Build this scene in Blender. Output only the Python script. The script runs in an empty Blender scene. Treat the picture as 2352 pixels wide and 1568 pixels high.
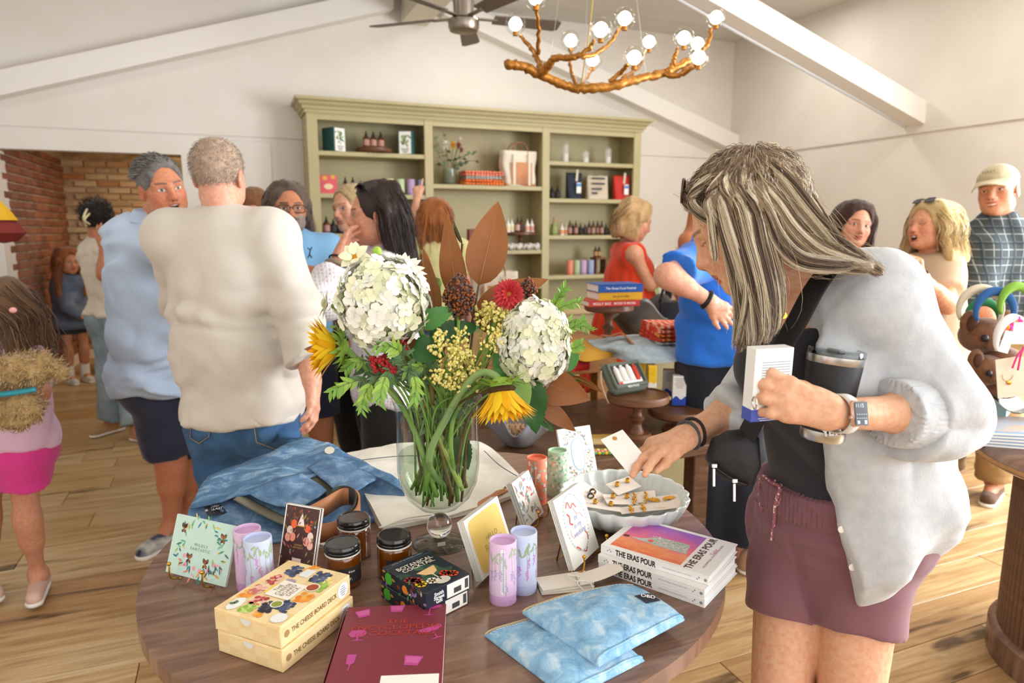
import bpy,math,random
import numpy as np
from mathutils import Vector,Matrix,Euler
SC=bpy.context.scene
COL=SC.collection
PI=math.pi
R=math.radians
random.seed(7)
RNG=np.random.default_rng(7)
HC,FPX=1.45,1568.0
PITCH,YAW=R(9.43),R(22.14)
TZ=0.76
cy_,sy_,cp_,sp_=math.cos(YAW),math.sin(YAW),math.cos(PITCH),math.sin(PITCH)
CF=Vector((sy_*cp_,cy_*cp_,-sp_));CR=Vector((cy_,-sy_,0));CU=CR.cross(CF)
CAMP=Vector((0,0,HC))
cam=bpy.data.cameras.new('camera');camo=bpy.data.objects.new('camera',cam);COL.objects.link(camo)
cam.sensor_width=36;cam.lens=FPX/2352*36;cam.clip_start=.05;cam.clip_end=100
camo.matrix_world=Matrix(((CR.x,CU.x,-CF.x,0),(CR.y,CU.y,-CF.y,0),(CR.z,CU.z,-CF.z,HC),(0,0,0,1)))
cam.dof.use_dof=True;cam.dof.focus_distance=1.38;cam.dof.aperture_fstop=4.0
SC.camera=camo
SC.view_settings.view_transform='Standard';SC.view_settings.look='None'
SC.view_settings.gamma=1;SC.view_settings.use_curve_mapping=False
SC.view_settings.exposure=-0.32
SC.cycles.use_denoising=True
SC.cycles.max_bounces=10;SC.cycles.diffuse_bounces=4;SC.cycles.transmission_bounces=10
SC.cycles.glossy_bounces=4;SC.cycles.transparent_max_bounces=12
SC.cycles.caustics_reflective=False;SC.cycles.caustics_refractive=False
SC.cycles.sample_clamp_indirect=6
world=bpy.data.worlds.new('daylight');SC.world=world;world.use_nodes=True
bg=world.node_tree.nodes['Background'];bg.inputs[0].default_value=(.80,.90,1,1);bg.inputs[1].default_value=1.2
def area(name,loc,rot,sx,sy,power,col):
 l=bpy.data.lights.new(name,'AREA');l.shape='RECTANGLE';l.size=sx;l.size_y=sy;l.energy=power;l.color=col
 o=bpy.data.objects.new(name,l);COL.objects.link(o);o.location=loc;o.rotation_euler=rot;o['kind']='helper'
 return o
area('shopfront_daylight',(2.2,-3.0,1.75),(R(90),0,0),5.6,2.3,125,(1.0,.985,.96))
area('side_window_daylight',(5.2,.1,1.75),(R(90),0,R(90)),4.2,2.1,620,(.95,.98,1.0))
def can_light(x,y,power=17):
 l=bpy.data.lights.new('downlight','AREA');l.shape='DISK';l.size=.3;l.energy=power;l.color=(1,.95,.87)
 o=bpy.data.objects.new('downlight',l);COL.objects.link(o);o.location=(x,y,3.42);o['kind']='helper'
for p_ in((-.4,3.2,7),(-.4,5.0,6),(4.3,2.9,15),(4.5,5.0,17),(1.7,3.4,14),(2.1,5.3,15)):can_light(*p_)
l_=bpy.data.lights.new('brick_room_lamp','AREA');l_.size=.8;l_.energy=34;l_.color=(1,.78,.5)
o_=bpy.data.objects.new('brick_room_lamp',l_);COL.objects.link(o_);o_.location=(-.1,7.7,2.3);o_['kind']='helper'
def ray(x,y):return CF+CR*((x-1176)/FPX)-CU*((y-784)/FPX)
def PZ(x,y,z):d=ray(x,y);return CAMP+d*((z-HC)/d.z)
def PY(x,y,Y):d=ray(x,y);return CAMP+d*(Y/d.y)
def PX(x,y,X):d=ray(x,y);return CAMP+d*(X/d.x)
def PD(x,y,d):return CAMP+ray(x,y)*d
def PT(x,y):return PZ(x,y,TZ)
def lin(h):
 if isinstance(h,str):
  h=h.lstrip('#');c=[int(h[i:i+2],16)/255 for i in(0,2,4)]
 else:c=list(h)[:3]
 return tuple((v/12.92 if v<=.04045 else((v+.055)/1.055)**2.4)for v in c)
MATS={}
class NT:
 def __init__(s,m):s.t=m.node_tree;s.n=s.t.nodes;s.b=s.n['Principled BSDF']
 def new(s,t,**kw):
  n=s.n.new(t)
  for k,v in kw.items():
   if hasattr(n,k):setattr(n,k,v)
   else:n.inputs[k.replace('_',' ')].default_value=v
  return n
 def link(s,a,b):s.t.links.new(a,b)
 def coords(s,kind='Object',scale=(1,1,1),rot=(0,0,0)):
  tc=s.new('ShaderNodeTexCoord');mp=s.new('ShaderNodeMapping')
  mp.inputs['Scale'].default_value=scale;mp.inputs['Rotation'].default_value=rot
  s.link(tc.outputs[kind],mp.inputs[0]);return mp.outputs[0]
 def noise(s,vec,scale,detail=4,rough=.5,dist=0):
  n=s.new('ShaderNodeTexNoise');n.inputs['Scale'].default_value=scale;n.inputs['Detail'].default_value=detail
  n.inputs['Roughness'].default_value=rough;n.inputs['Distortion'].default_value=dist
  s.link(vec,n.inputs['Vector']);return n.outputs['Fac']
 def ramp(s,fac,stops):
  r=s.new('ShaderNodeValToRGB');e=r.color_ramp.elements
  while len(e)<len(stops):e.new(.5)
  for i,(p,c)in enumerate(stops):e[i].position=p;e[i].color=(*lin(c),1)
  s.link(fac,r.inputs[0]);return r.outputs[0]
 def mix(s,fac,a,b,mode='MIX'):
  m=s.new('ShaderNodeMix',data_type='RGBA',blend_type=mode)
  for soc,v in((m.inputs[0],fac),(m.inputs[6],a),(m.inputs[7],b)):
   if hasattr(v,'is_output'):s.link(v,soc)
   else:soc.default_value=v if not isinstance(v,(tuple,list,str))else(*lin(v),1)
  return m.outputs[2]
 def bump(s,h,strength=.3,dist=.002):
  b=s.new('ShaderNodeBump');b.inputs['Strength'].default_value=strength;b.inputs['Distance'].default_value=dist
  s.link(h,b.inputs['Height']);s.link(b.outputs[0],s.b.inputs['Normal'])
def mat(name,col='#888888',rough=.6,metal=0,col2=None,ns=12,stretch=(1,1,1),lo=.35,hi=.65,bump=0,bs=60,bstretch=None,attr=False,spec=.5,sheen=0,sub=0,coat=0,emit=0,trans=0,ior=1.45,alpha=1,coords='Object'):
 if name in MATS:return MATS[name]
 m=bpy.data.materials.new(name);m.use_nodes=True;t=NT(m);b=t.b
 b.inputs['Roughness'].default_value=rough;b.inputs['Metallic'].default_value=metal
 b.inputs['Specular IOR Level'].default_value=spec;b.inputs['IOR'].default_value=ior
 b.inputs['Base Color'].default_value=(*lin(col),1)
 base=None
 if attr:
  a=t.new('ShaderNodeVertexColor');a.layer_name='Col';base=a.outputs[0]
 if col2:
  v=t.coords(coords,stretch);f=t.noise(v,ns,6)
  if attr:base=t.mix(t.ramp(f,[(lo,'#000000'),(hi,'#ffffff')]),base,t.mix(1.0,base,col2,'MULTIPLY'))
  else:base=t.ramp(f,[(lo,col),(hi,col2)])
 if base is not None:t.link(base,b.inputs['Base Color'])
 if bump:
  v=t.coords(coords,bstretch or(1,1,1));t.bump(t.noise(v,bs,4),bump)
 if sheen:b.inputs['Sheen Weight'].default_value=sheen
 if sub:
  b.inputs['Subsurface Weight'].default_value=sub;b.inputs['Subsurface Radius'].default_value=(.012,.005,.003);b.inputs['Subsurface Scale'].default_value=1
 if coat:b.inputs['Coat Weight'].default_value=coat;b.inputs['Coat Roughness'].default_value=.08
 if emit:b.inputs['Emission Color'].default_value=(*lin(col),1);b.inputs['Emission Strength'].default_value=emit
 if trans:b.inputs['Transmission Weight'].default_value=trans
 if alpha<1:b.inputs['Alpha'].default_value=alpha
 MATS[name]=m;return m
def print_mat():return mat('printed_ink',attr=True,rough=.55)
def tag(o,label=None,cat=None,group=None,kind=None):
 if label:o['label']=label
 if cat:o['category']=cat
 if group:o['group']=group
 if kind:o['kind']=kind
 return o
def empty(name,loc=(0,0,0),rotz=0,label=None,cat=None,group=None,parent=None):
 o=bpy.data.objects.new(name,None);COL.objects.link(o);o.empty_display_size=.05
 o.location=loc;o.rotation_euler=(0,0,rotz);o.parent=parent
 return tag(o,label,cat,group)
def link(name,me,parent=None,mtx=None):
 o=bpy.data.objects.new(name,me);COL.objects.link(o)
 if parent:o.parent=parent
 if mtx is not None:o.matrix_local=mtx
 return o
def T(loc=(0,0,0),rot=(0,0,0),sc=1):
 s=(sc,)*3 if not isinstance(sc,(tuple,list))else sc
 return Matrix.LocRotScale(Vector(loc),Euler(rot),Vector(s))
def frame(o,x,z):
 x=Vector(x).normalized();z=Vector(z);y=z.cross(x).normalized();z=x.cross(y)
 return Matrix(((x.x,y.x,z.x,o[0]),(x.y,y.y,z.y,o[1]),(x.z,y.z,z.z,o[2]),(0,0,0,1)))
class MB:
 def __init__(s):s.v=[];s.f=[];s.c=[];s.cur=None
 def add(s,vs,fs,mtx=None,col=None):
  n=len(s.v)
  s.v+=[tuple(mtx@Vector(p))if mtx is not None else tuple(p)for p in vs]
  s.f+=[tuple(i+n for i in f)for f in fs];s.c+=[col or s.cur]*len(fs);return s
 def box(s,c,d,rot=None,mtx=None,col=None,bev=0):
  x,y,z=d[0]/2,d[1]/2,d[2]/2
  if bev:
   b=min(bev,x*.9,y*.9,z*.9);vs=[];idx={}
   def vid(p):
    if p not in idx:idx[p]=len(vs);vs.append(p)
    return idx[p]
   fs=[];X=(x,x-b);Y=(y,y-b);Z=(z,z-b)
   P=lambda sx,sy,sz,k:vid((sx*(x if k==0 else x-b),sy*(y if k==1 else y-b),sz*(z if k==2 else z-b)))
   for g in(-1,1):
    q=[P(g,-1,-1,0),P(g,1,-1,0),P(g,1,1,0),P(g,-1,1,0)];fs.append(q if g>0 else q[::-1])
    q=[P(-1,g,-1,1),P(-1,g,1,1),P(1,g,1,1),P(1,g,-1,1)];fs.append(q if g>0 else q[::-1])
    q=[P(-1,-1,g,2),P(1,-1,g,2),P(1,1,g,2),P(-1,1,g,2)];fs.append(q if g>0 else q[::-1])
   for a in(-1,1):
    for c2 in(-1,1):
     def e(q,flip):fs.append(q if not flip else q[::-1])
     e([P(a,c2,-1,0),P(a,c2,-1,1),P(a,c2,1,1),P(a,c2,1,0)],a*c2<0)
     e([P(a,-1,c2,0),P(a,1,c2,0),P(a,1,c2,2),P(a,-1,c2,2)],a*c2<0)
     e([P(-1,a,c2,1),P(-1,a,c2,2),P(1,a,c2,2),P(1,a,c2,1)],a*c2<0)
     for d2 in(-1,1):e([P(a,c2,d2,0),P(a,c2,d2,1),P(a,c2,d2,2)],a*c2*d2<0)
  else:
   vs=[(i,j,k)for i in(-x,x)for j in(-y,y)for k in(-z,z)]
   fs=[(0,1,3,2),(4,6,7,5),(0,4,5,1),(2,3,7,6),(0,2,6,4),(1,5,7,3)]
  m=T(c,rot or(0,0,0));m=mtx@m if mtx is not None else m
  return s.add(vs,fs,m,col)
 def lathe(s,prof,n=24,mtx=None,col=None,close=False,rfun=None):
  vs=[];fs=[]
  for i in range(n):
   a=2*PI*i/n
   for j,(r,z)in enumerate(prof):
    k=rfun(a,j)if rfun else 1
    vs.append((r*k*math.cos(a),r*k*math.sin(a),z))
  m=len(prof)
  for i in range(n):
   for j in range(m-1 if not close else m):
    a,b=i*m+j,i*m+(j+1)%m;c,d=((i+1)%n)*m+(j+1)%m,((i+1)%n)*m+j
    fs.append((a,d,c,b))
  return s.add(vs,fs,mtx,col)
 def tube(s,pts,r,n=8,col=None,cap=True,mtx=None,flat=1):
  pts=[Vector(p)for p in pts];k=len(pts);rr=r if isinstance(r,(list,tuple))else[r]*k
  vs=[];up=None
  for i,p in enumerate(pts):
   t=(pts[min(i+1,k-1)]-pts[max(i-1,0)]);
   t=t.normalized()if t.length>1e-9 else Vector((0,0,1))
   if up is None:up=Vector((0,0,1))if abs(t.z)<.9 else Vector((1,0,0))
   a=t.cross(up)
   a=a.normalized()if a.length>1e-6 else t.orthogonal().normalized()
   b=a.cross(t);up=b
   for j in range(n):
    an=2*PI*j/n;vs.append(p+a*(rr[i]*math.cos(an))+b*(rr[i]*flat*math.sin(an)))
  fs=[(i*n+j,i*n+(j+1)%n,(i+1)*n+(j+1)%n,(i+1)*n+j)for i in range(k-1)for j in range(n)]
  if cap:fs+=[tuple(range(n))[::-1],tuple(range((k-1)*n,k*n))]
  return s.add(vs,fs,mtx,col)
 def prism(s,poly,h,mtx=None,col=None):
  n=len(poly);vs=[(x,y,0)for x,y in poly]+[(x,y,h)for x,y in poly]
  fs=[tuple(range(n))[::-1],tuple(range(n,2*n))]+[(i,(i+1)%n,n+(i+1)%n,n+i)for i in range(n)]
  return s.add(vs,fs,mtx,col)
 def poly(s,pts,mtx=None,col=None):
  pts=[(p[0],p[1],p[2]if len(p)>2 else 0)for p in pts]
  return s.add(pts,[tuple(range(len(pts)))],mtx,col)
 def disc(s,c,r,n=14,mtx=None,col=None,ry=None,rot=0):
  ry=ry or r;ca,sa=math.cos(rot),math.sin(rot);z=c[2]if len(c)>2 else 0
  return s.poly([(c[0]+ca*r*math.cos(2*PI*i/n)-sa*ry*math.sin(2*PI*i/n),c[1]+sa*r*math.cos(2*PI*i/n)+ca*ry*math.sin(2*PI*i/n),z)for i in range(n)],mtx,col)
 def sphere(s,c,r,n=10,m=6,col=None,mtx=None):
  rr=r if isinstance(r,(tuple,list))else(r,r,r)
  vs=[(c[0],c[1],c[2]+rr[2])]+[(c[0]+rr[0]*math.sin(PI*j/m)*math.cos(2*PI*i/n),c[1]+rr[1]*math.sin(PI*j/m)*math.sin(2*PI*i/n),c[2]+rr[2]*math.cos(PI*j/m))for j in range(1,m)for i in range(n)]+[(c[0],c[1],c[2]-rr[2])]
  fs=[(0,1+i,1+(i+1)%n)for i in range(n)]+[(1+j*n+i,1+(j+1)*n+i,1+(j+1)*n+(i+1)%n,1+j*n+(i+1)%n)for j in range(m-2)for i in range(n)]
  L=1+(m-1)*n;fs+=[(L,1+(m-2)*n+(i+1)%n,1+(m-2)*n+i)for i in range(n)]
  return s.add(vs,fs,mtx,col)
 def sheet(s,fn,nu,nv,col=None,mtx=None,closed_u=False):
  vs=[fn(i/(nu-1)if not closed_u else i/nu,j/(nv-1))for i in range(nu)for j in range(nv)]
  fs=[(i*nv+j,((i+1)%nu)*nv+j,((i+1)%nu)*nv+j+1,i*nv+j+1)for i in range(nu if closed_u else nu-1)for j in range(nv-1)]
  return s.add(vs,fs,mtx,col)
 def mesh(s,name,m=None,smooth=False):
  me=bpy.data.meshes.new(name);me.from_pydata(s.v,[],s.f)
  if any(c is not None for c in s.c):
   at=me.color_attributes.new('Col','FLOAT_COLOR','CORNER');buf=[]
   cache={}
   for f,c in zip(s.f,s.c):
    c=c or '#ffffff'
    if c not in cache:cache[c]=(*lin(c),1)
    buf+=cache[c]*len(f)
   at.data.foreach_set('color',buf)
  if smooth is True:me.polygons.foreach_set('use_smooth',[True]*len(me.polygons))
  elif smooth:me.shade_smooth()if hasattr(me,'shade_smooth')else None;me.set_sharp_from_angle(angle=R(smooth))
  if m:me.materials.append(m)
  return me
 def build(s,name,m=None,parent=None,smooth=False,mtx=None):
  return link(name,s.mesh(name,m,smooth),parent,mtx)
def solidify(o,th,off=0):
 m=o.modifiers.new('thickness','SOLIDIFY');m.thickness=th;m.offset=off;return o
def bez(p,n=12):
 p=[Vector(q)for q in p];q=[p[0]*2-p[1]]+p+[p[-1]*2-p[-2]];out=[]
 for i in range(1,len(q)-2):
  for k in range(n):
   t=k/n
   out.append(.5*((2*q[i])+(q[i+1]-q[i-1])*t+(2*q[i-1]-5*q[i]+4*q[i+1]-q[i+2])*t*t+(3*q[i]-q[i-1]-3*q[i+1]+q[i+2])*t**3))
 return out+[p[-1]]
def text_mesh(txt,size,bold=0,spacing=1,shear=0,align='CENTER',sx=1,line=1.0):
 c=bpy.data.curves.new('t','FONT');c.body=txt;c.size=size;c.offset=bold;c.space_character=spacing
 c.shear=shear;c.align_x=align;c.align_y='CENTER';c.space_line=line;c.resolution_u=3
 o=bpy.data.objects.new('t',c);COL.objects.link(o)
 me=bpy.data.meshes.new_from_object(o)
 bpy.data.objects.remove(o);bpy.data.curves.remove(c)
 return me
def letters(txt,size,m,parent,mtx,name='lettering',sx=1,**kw):
 me=text_mesh(txt,size,**kw)
 if sx!=1:
  for v in me.vertices:v.co.x*=sx
 me.materials.clear();me.materials.append(m)
 return link(name,me,parent,mtx)
def ink(col):return mat('ink_'+col.strip('#'),col,.5)
D,RX,LX,CZ=6.5,5.32,-1.95,3.475
FRONT=-3.15
def struct(name,mb,m,**kw):
 o=mb.build(name,m,**kw);o['kind']='structure';return o
M_wall=mat('white_paint','#e6e1da',.75,col2='#e2dcd4',ns=3,bump=.05,bs=180)
M_ceil=mat('ceiling_paint','#dcd9d4',.8,col2='#d8d5cf',ns=3)
M_trim=mat('trim_paint','#ebe7e2',.5)
def plank_material():
 m=bpy.data.materials.new('hickory_plank');m.use_nodes=True;t=NT(m)
 oi=t.new('ShaderNodeObjectInfo');tc=t.new('ShaderNodeTexCoord');ad=t.new('ShaderNodeVectorMath',operation='ADD')
 sc=t.new('ShaderNodeVectorMath',operation='SCALE');cmb=t.new('ShaderNodeCombineXYZ')
 for i in range(3):t.link(oi.outputs['Random'],cmb.inputs[i])
 t.link(cmb.outputs[0],sc.inputs[0]);sc.inputs['Scale'].default_value=37
 t.link(tc.outputs['Object'],ad.inputs[0]);t.link(sc.outputs[0],ad.inputs[1])
 mp=t.new('ShaderNodeMapping');mp.inputs['Scale'].default_value=(1.1,13,1);t.link(ad.outputs[0],mp.inputs[0])
 g=t.noise(mp.outputs[0],2.4,7,.6,.8)
 base=t.ramp(g,[(.3,'#a5845a'),(.5,'#c6aa80'),(.72,'#dbc6a2')])
 mp2=t.new('ShaderNodeMapping');mp2 .inputs['Scale'].default_value=(.8,5.5,1);t.link(ad.outputs[0],mp2 .inputs[0])
 st=t.noise(mp2 .outputs[0],1.7,3,.5,.5)
 streak=t.ramp(st,[(.30,'#54381f'),(.38,'#ffffff')])
 c1=t.mix(.85,base,streak,'MULTIPLY')
 tint=t.ramp(oi.outputs['Random'],[(0,'#cfae86'),(.35,'#f1e3cb'),(.7,'#ffffff'),(1,'#dcbf93')])
 c2=t.mix(.75,c1,tint,'MULTIPLY')
 t.link(c2,t.b.inputs['Base Color']);t.b.inputs['Roughness'].default_value=.34;t.bump(g,.08,.001)
 return m
M_plank=plank_material()
fl=struct('floor',MB().box(((RX+LX)/2,(FRONT+8.95)/2,-.032),(RX-LX+.3,8.95-FRONT,.04)),mat('subfloor','#8d6f48',.8))
pl_mesh={}
rr=random.Random(3)
W=.185
row=0;y=-.35
while y<8.9:
 x=LX-rr.uniform(0,1.3)
 while x<RX:
  L=rr.choice((1.22,1.52,1.83))
  if y>6.6 and x>.9:break
  if y<1.0 and x+L<-.6:x+=L;continue
  if L not in pl_mesh:pl_mesh[L]=MB().box((0,0,-.006),(L-.003,W-.0025,.012),bev=.0016).mesh('plank',M_plank)
  if x+L/2<RX+.4:link('plank',pl_mesh[L],fl,T((x+L/2,y+W/2,0)))
  x+=L
 y+=W
OX0,OX1,OZ=-1.68,-.345,2.055
TRIM=2.225
wb=MB()
wb.box(((OX1+RX)/2,D+.06,TRIM/2),(RX-OX1,.12,TRIM)).box(((LX+OX0)/2,D+.06,TRIM/2),(OX0-LX,.12,TRIM))
wb.box(((OX0+OX1)/2,D+.06,(TRIM+OZ)/2),(OX1-OX0,.12,TRIM-OZ))
wall_back=struct('wall_back',wb,M_wall)
up=MB().box(((LX+RX)/2,D+.05,(TRIM+CZ)/2),(RX-LX,.13,CZ-TRIM)).build('upper_panel',M_wall,wall_back)
wr=MB().box((RX+.06,3.9,TRIM/2),(.12,5.4,TRIM)).box((RX+.06,-2.7,TRIM/2),(.12,1.0,TRIM)).box((RX+.06,-.5,.4),(.12,3.4,.8))
wall_right=struct('wall_right',wr,M_wall)
MB().box((RX+.05,(FRONT+D)/2,(TRIM+.5+CZ)/2),(.13,D-FRONT,CZ-TRIM-.5)).build('upper_panel',M_wall,wall_right)
MB().box((RX+.05,3.85,TRIM+.25),(.13,5.3,.5)).build('upper_panel',M_wall,wall_right)
struct('wall_left',MB().box((LX-.06,(FRONT+D)/2,CZ/2),(.12,D-FRONT,CZ)),M_wall)
wf=MB().box((1.7,FRONT-.06,.3),(RX-LX,.12,.6)).box((1.7,FRONT-.06,3.2),(RX-LX,.12,.55))
for x in(LX+.15,1.0,3.2,RX-.15):wf.box((x,FRONT-.06,1.75),(.3,.12,2.4))
struct('wall_front',wf,M_wall)
wq=MB()
for y in(-2.2,-.5,1.2):wq.box((RX+.02,y,1.75),(.06,.05,1.95))
wq.box((RX+.02,-.5,.8),(.1,3.5,.06)).box((RX+.02,-.5,2.7),(.1,3.5,.06))
struct('window_1',wq,M_trim)
ce=struct('ceiling',MB().box(((LX+RX)/2,(FRONT+D)/2,CZ+.06),(RX-LX+.2,D-FRONT+.2,.12)),M_ceil)
for y in(1.2,2.42,3.64,4.86,6.08):MB().box(((LX+RX)/2,y,CZ-.002),(RX-LX,.012,.006)).build('joint_strip',mat('ceil_joint','#c9c4bd',.8),ce)
def rafter(yc,th,name,lab):
 ap,sl,h=1.737,.316,.178
 for side in(0,1):
  xe=RX if side else LX
  zt0=2.463 if side else 2.463
  dz=(CZ-zt0)/sl;xa=xe-dz-.2 if side else xe+dz+.2
  zz=zt0+(dz+.2)*sl
  vs=[(xe,zt0),(xe,zt0-h),(xa,zz-h),(xa,zz)]
  mb=MB();pts=[(x,yc-th/2,z)for x,z in vs]+[(x,yc+th/2,z)for x,z in vs]
  fs=[(0,1,2,3),(7,6,5,4)]+[(i,4+i,4+(i+1)%4,(i+1)%4)for i in range(4)]
  if not side:fs=[f[::-1]for f in fs]
  o=struct(name+('_right' if side else '_left'),mb.add(pts,fs),M_trim);o['label']=lab+(' on the right' if side else ' on the left')
rafter(D-.09,.15,'trim_back_rafter','white sloping rafter board against the back wall')
rafter(4.17,.15,'trim_middle_rafter','white sloping rafter crossing the room')
rafter(1.75,.15,'trim_near_rafter','white sloping rafter above the camera')
tr=MB().tube([(RX-.02,4.275,2.30),(2.6,4.275,2.30+.316*2.7)],.018,10)
struct('trim_conduit',tr,mat('conduit_white','#cfd2d4',.35))
struct('trim_ridge_beam',MB().box((1.66,4.2,3.375),(.24,4.5,.2)),mat('ridge_paint','#d9d0bf',.6))
ap_=MB().box((.12,D-.008,1.86),(.5,.02,.66),bev=.006)
tag(ap_.build('access_panel',M_wall),'flush white access panel set in the back wall beside the shelving unit','panel')
tag(MB().lathe([(0,-.012),(.011,-.012),(.013,0),(0,.001)],10).build('wall_knob',mat('black_plastic','#161616',.4),smooth=40,mtx=T((PY(600,441,D-.02)),(R(90),0,0))),'small black knob on the white wall beside the shelving unit','knob')
def brick_material(name,stops,mort,ns):
 m=bpy.data.materials.new(name);m.use_nodes=True;t=NT(m)
 oi=t.new('ShaderNodeObjectInfo');v=t.coords('Object');n=t.noise(v,ns,5)
 geo=t.new('ShaderNodeNewGeometry');wn=t.noise(geo.outputs['Position'],3.2,6,.6)
 base=t.ramp(oi.outputs['Random'],stops)
 c=t.mix(t.ramp(n,[(.35,'#000000'),(.75,'#ffffff')]),base,mort)
 c=t.mix(t.ramp(wn,[(.45,'#000000'),(.62,'#ffffff')]),base,c)
 t.link(c,t.b.inputs['Base Color']);t.b.inputs['Roughness'].default_value=.9;t.bump(n,.5,.004);return m
M_brickL=brick_material('red_brick',[(0,'#6b4334'),(.4,'#84503c'),(.8,'#9a6148'),(1,'#7a4a3a')],'#8c6a58',30)
M_brickB=brick_material('limewashed_brick',[(0,'#a08a74'),(.3,'#c4b199'),(.7,'#d2c2ab'),(.94,'#b58a68'),(1,'#b9683a')],'#e2d5c2',22)
M_mort=mat('pale_mortar','#cdb9a2',.95,col2='#a48f7a',ns=9,bump=.5,bs=50)
bwl=struct('wall_brick_left',MB().box((-1.71,7.75,1.25),(.1,2.5,2.5)),M_mort)
bwb=struct('wall_brick_back',MB().box((-.3,8.9,1.25),(2.8,.1,2.5)),M_mort)
bm1=MB().box((0,0,0),(.03,.205,.057),bev=.006).mesh('brick',M_brickL)
bm2=MB().box((0,0,0),(.205,.03,.058),bev=.007).mesh('brick',M_brickB)
rb=random.Random(5)
for k in range(30):
 z=.13+k*.072
 if z>2.2:break
 for j in range(11):
  y=6.72+j*.216+(.108 if k%2 else 0)
  if y<8.84:link('brick',bm1,bwl,T((-1.652+rb.uniform(-.003,.004),y,z+rb.uniform(-.002,.002)),(0,0,rb.uniform(-.012,.012))))
 for j in range(8):
  x=-1.55+j*.216+(.108 if k%2 else 0)
  if x<.05:link('brick',bm2,bwb,T((x,8.842+rb.uniform(-.006,.006),z+rb.uniform(-.003,.003)),(0,rb.uniform(-.02,.02),0)))
struct('baseboard_brick_left',MB().box((-1.63,7.7,.05),(.03,2.3,.1),bev=.004),M_trim)
struct('baseboard_brick_back',MB().box((-.3,8.82,.05),(2.8,.03,.1),bev=.004),M_trim)
struct('wall_brick_right',MB().box((1.1,7.77,1.25),(.1,2.26,2.5)),M_wall)
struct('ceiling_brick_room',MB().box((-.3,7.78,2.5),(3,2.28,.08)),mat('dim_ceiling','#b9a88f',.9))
wd=mat('honey_wood','#c9964e',.5,col2='#a8763a',ns=5,stretch=(1,8,8))
struct('trim_doorway_header',MB().box((-.32,7.35,2.135),(1.0,.12,.05),bev=.005),wd)
fr=MB().box((-.60,7.4,1.05),(.10,.1,2.1),bev=.004)
struct('trim_doorway_post',fr,mat('cream_post','#d9c49a',.6))
struct('wall_cream_partition',MB().box((.2,7.45,1.1),(1.5,.05,2.2)),mat('cream_wall','#e7d6ab',.8))
struct('trim_doorway_jamb',MB().box((-1.74,6.60,OZ/2),(.20,.30,OZ),bev=.003),M_trim)
def orient(o,rz):o.rotation_euler=(0,0,rz)
M_amber=mat('amber_glass','#5a2d10',.08,spec=.6,coat=.5)
M_ambd=mat('dark_bottle','#1b1514',.2,coat=.4)
M_blk=mat('black_plastic','#161616',.4)
M_white=mat('white_plastic','#efece6',.4)
M_steel=mat('brushed_steel','#c9c9c7',.28,1)
M_gold=mat('brass_wire','#d9a441',.2,1)
M_wood=mat('walnut_turned','#7a5035',.4,col2='#5b3822',ns=9,stretch=(1,1,6))
M_leather=mat('tan_leather','#bd7f55',.55,col2='#a86d45',ns=6,bump=.1,bs=120)
M_canvas=mat('natural_canvas','#e2d8c6',.9,bump=.3,bs=300)
_bm={}
def bottle(x,y,z,h,r,kind,label,group,labcol='#c9a99a'):
 o=empty('bottle',(x,y,z),random.uniform(0,6),label,'bottle',group)
 key=(kind,round(h,3),round(r,4),labcol)
 if key not in _bm:
  bm={'amber':M_amber,'dark':M_ambd,'white':M_white,'green':mat('olive_glass','#8a9a55',.1,coat=.5)}[kind]
  hb=h*.66
  body=MB().lathe([(0,0),(r*.92,0),(r,r*.12),(r,hb*.86),(r*.8,hb*.96),(r*.42,hb),(r*.42,hb*1.05),(0,hb*1.05)],16).mesh('body',bm,40)
  band=MB().lathe([(r*1.012,hb*.2),(r*1.012,hb*.74)],16).mesh('label_band',mat('label_'+labcol[1:],labcol,.6),True)
  if kind=='white':cap=[(0,hb),(r*.5,hb),(r*.5,hb*1.15),(r*.18,hb*1.28),(r*.12,h),(0,h)]
  elif kind=='green':cap=[(0,hb),(r*.3,hb),(r*.3,h*.9),(r*.36,h*.9),(r*.36,h),(0,h)]
  else:cap=[(0,hb),(r*.52,hb),(r*.52,hb*1.13),(r*.3,hb*1.2),(r*.13,h),(0,h)]
  capm=MB().lathe(cap,12).mesh('cap',{'white':M_white,'green':mat('cork','#b98d62',.8)}.get(kind,M_blk),40)
  _bm[key]=(body,band,capm)
 for n,me in zip(('body','label_band','cap'),_bm[key]):link(n,me,o)
 return o
_tm={}
def paper_tube(x,y,z,h,r,col,capcol,label,group=None,rz=0,motif=None):
 o=empty('paper_tube',(x,y,z),rz,label,'tube',group)
 key=(col,round(h,3),round(r,4),motif is not None)
 if key not in _tm:
  m1=mat('tube_'+col[1:],col,.5);m2=mat('tubecap_'+capcol[1:],capcol,.5)
  bar=MB().lathe([(0,h*.16),(r,h*.16),(r,h*.985),(r*.97,h),(r*.9,h),(r*.88,h*.985),(r*.88,h*.95),(0,h*.95)],28).mesh('barrel',m1,40)
  base=MB().lathe([(0,0),(r*.97,0),(r*.985,h*.01),(r*.985,h*.157),(r*.9,h*.158),(0,h*.158)],28).mesh('base_band',m2,40)
  lid=MB().disc((0,0,h*.951),r*.87,24).mesh('lid',m2)
  _tm[key]=[('barrel',bar),('base_band',base),('lid',lid)]
  if motif:_tm[key].append(('wrap_print',motif(r*1.006,h)))
 for n,me in _tm[key]:link(n,me,o)
 return o
def cyl_patch(mb,pts,r,col):
 mb.add([(r*math.cos(u/r),r*math.sin(u/r),z)for u,z in pts],[tuple(range(len(pts)))],None,col)
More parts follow.
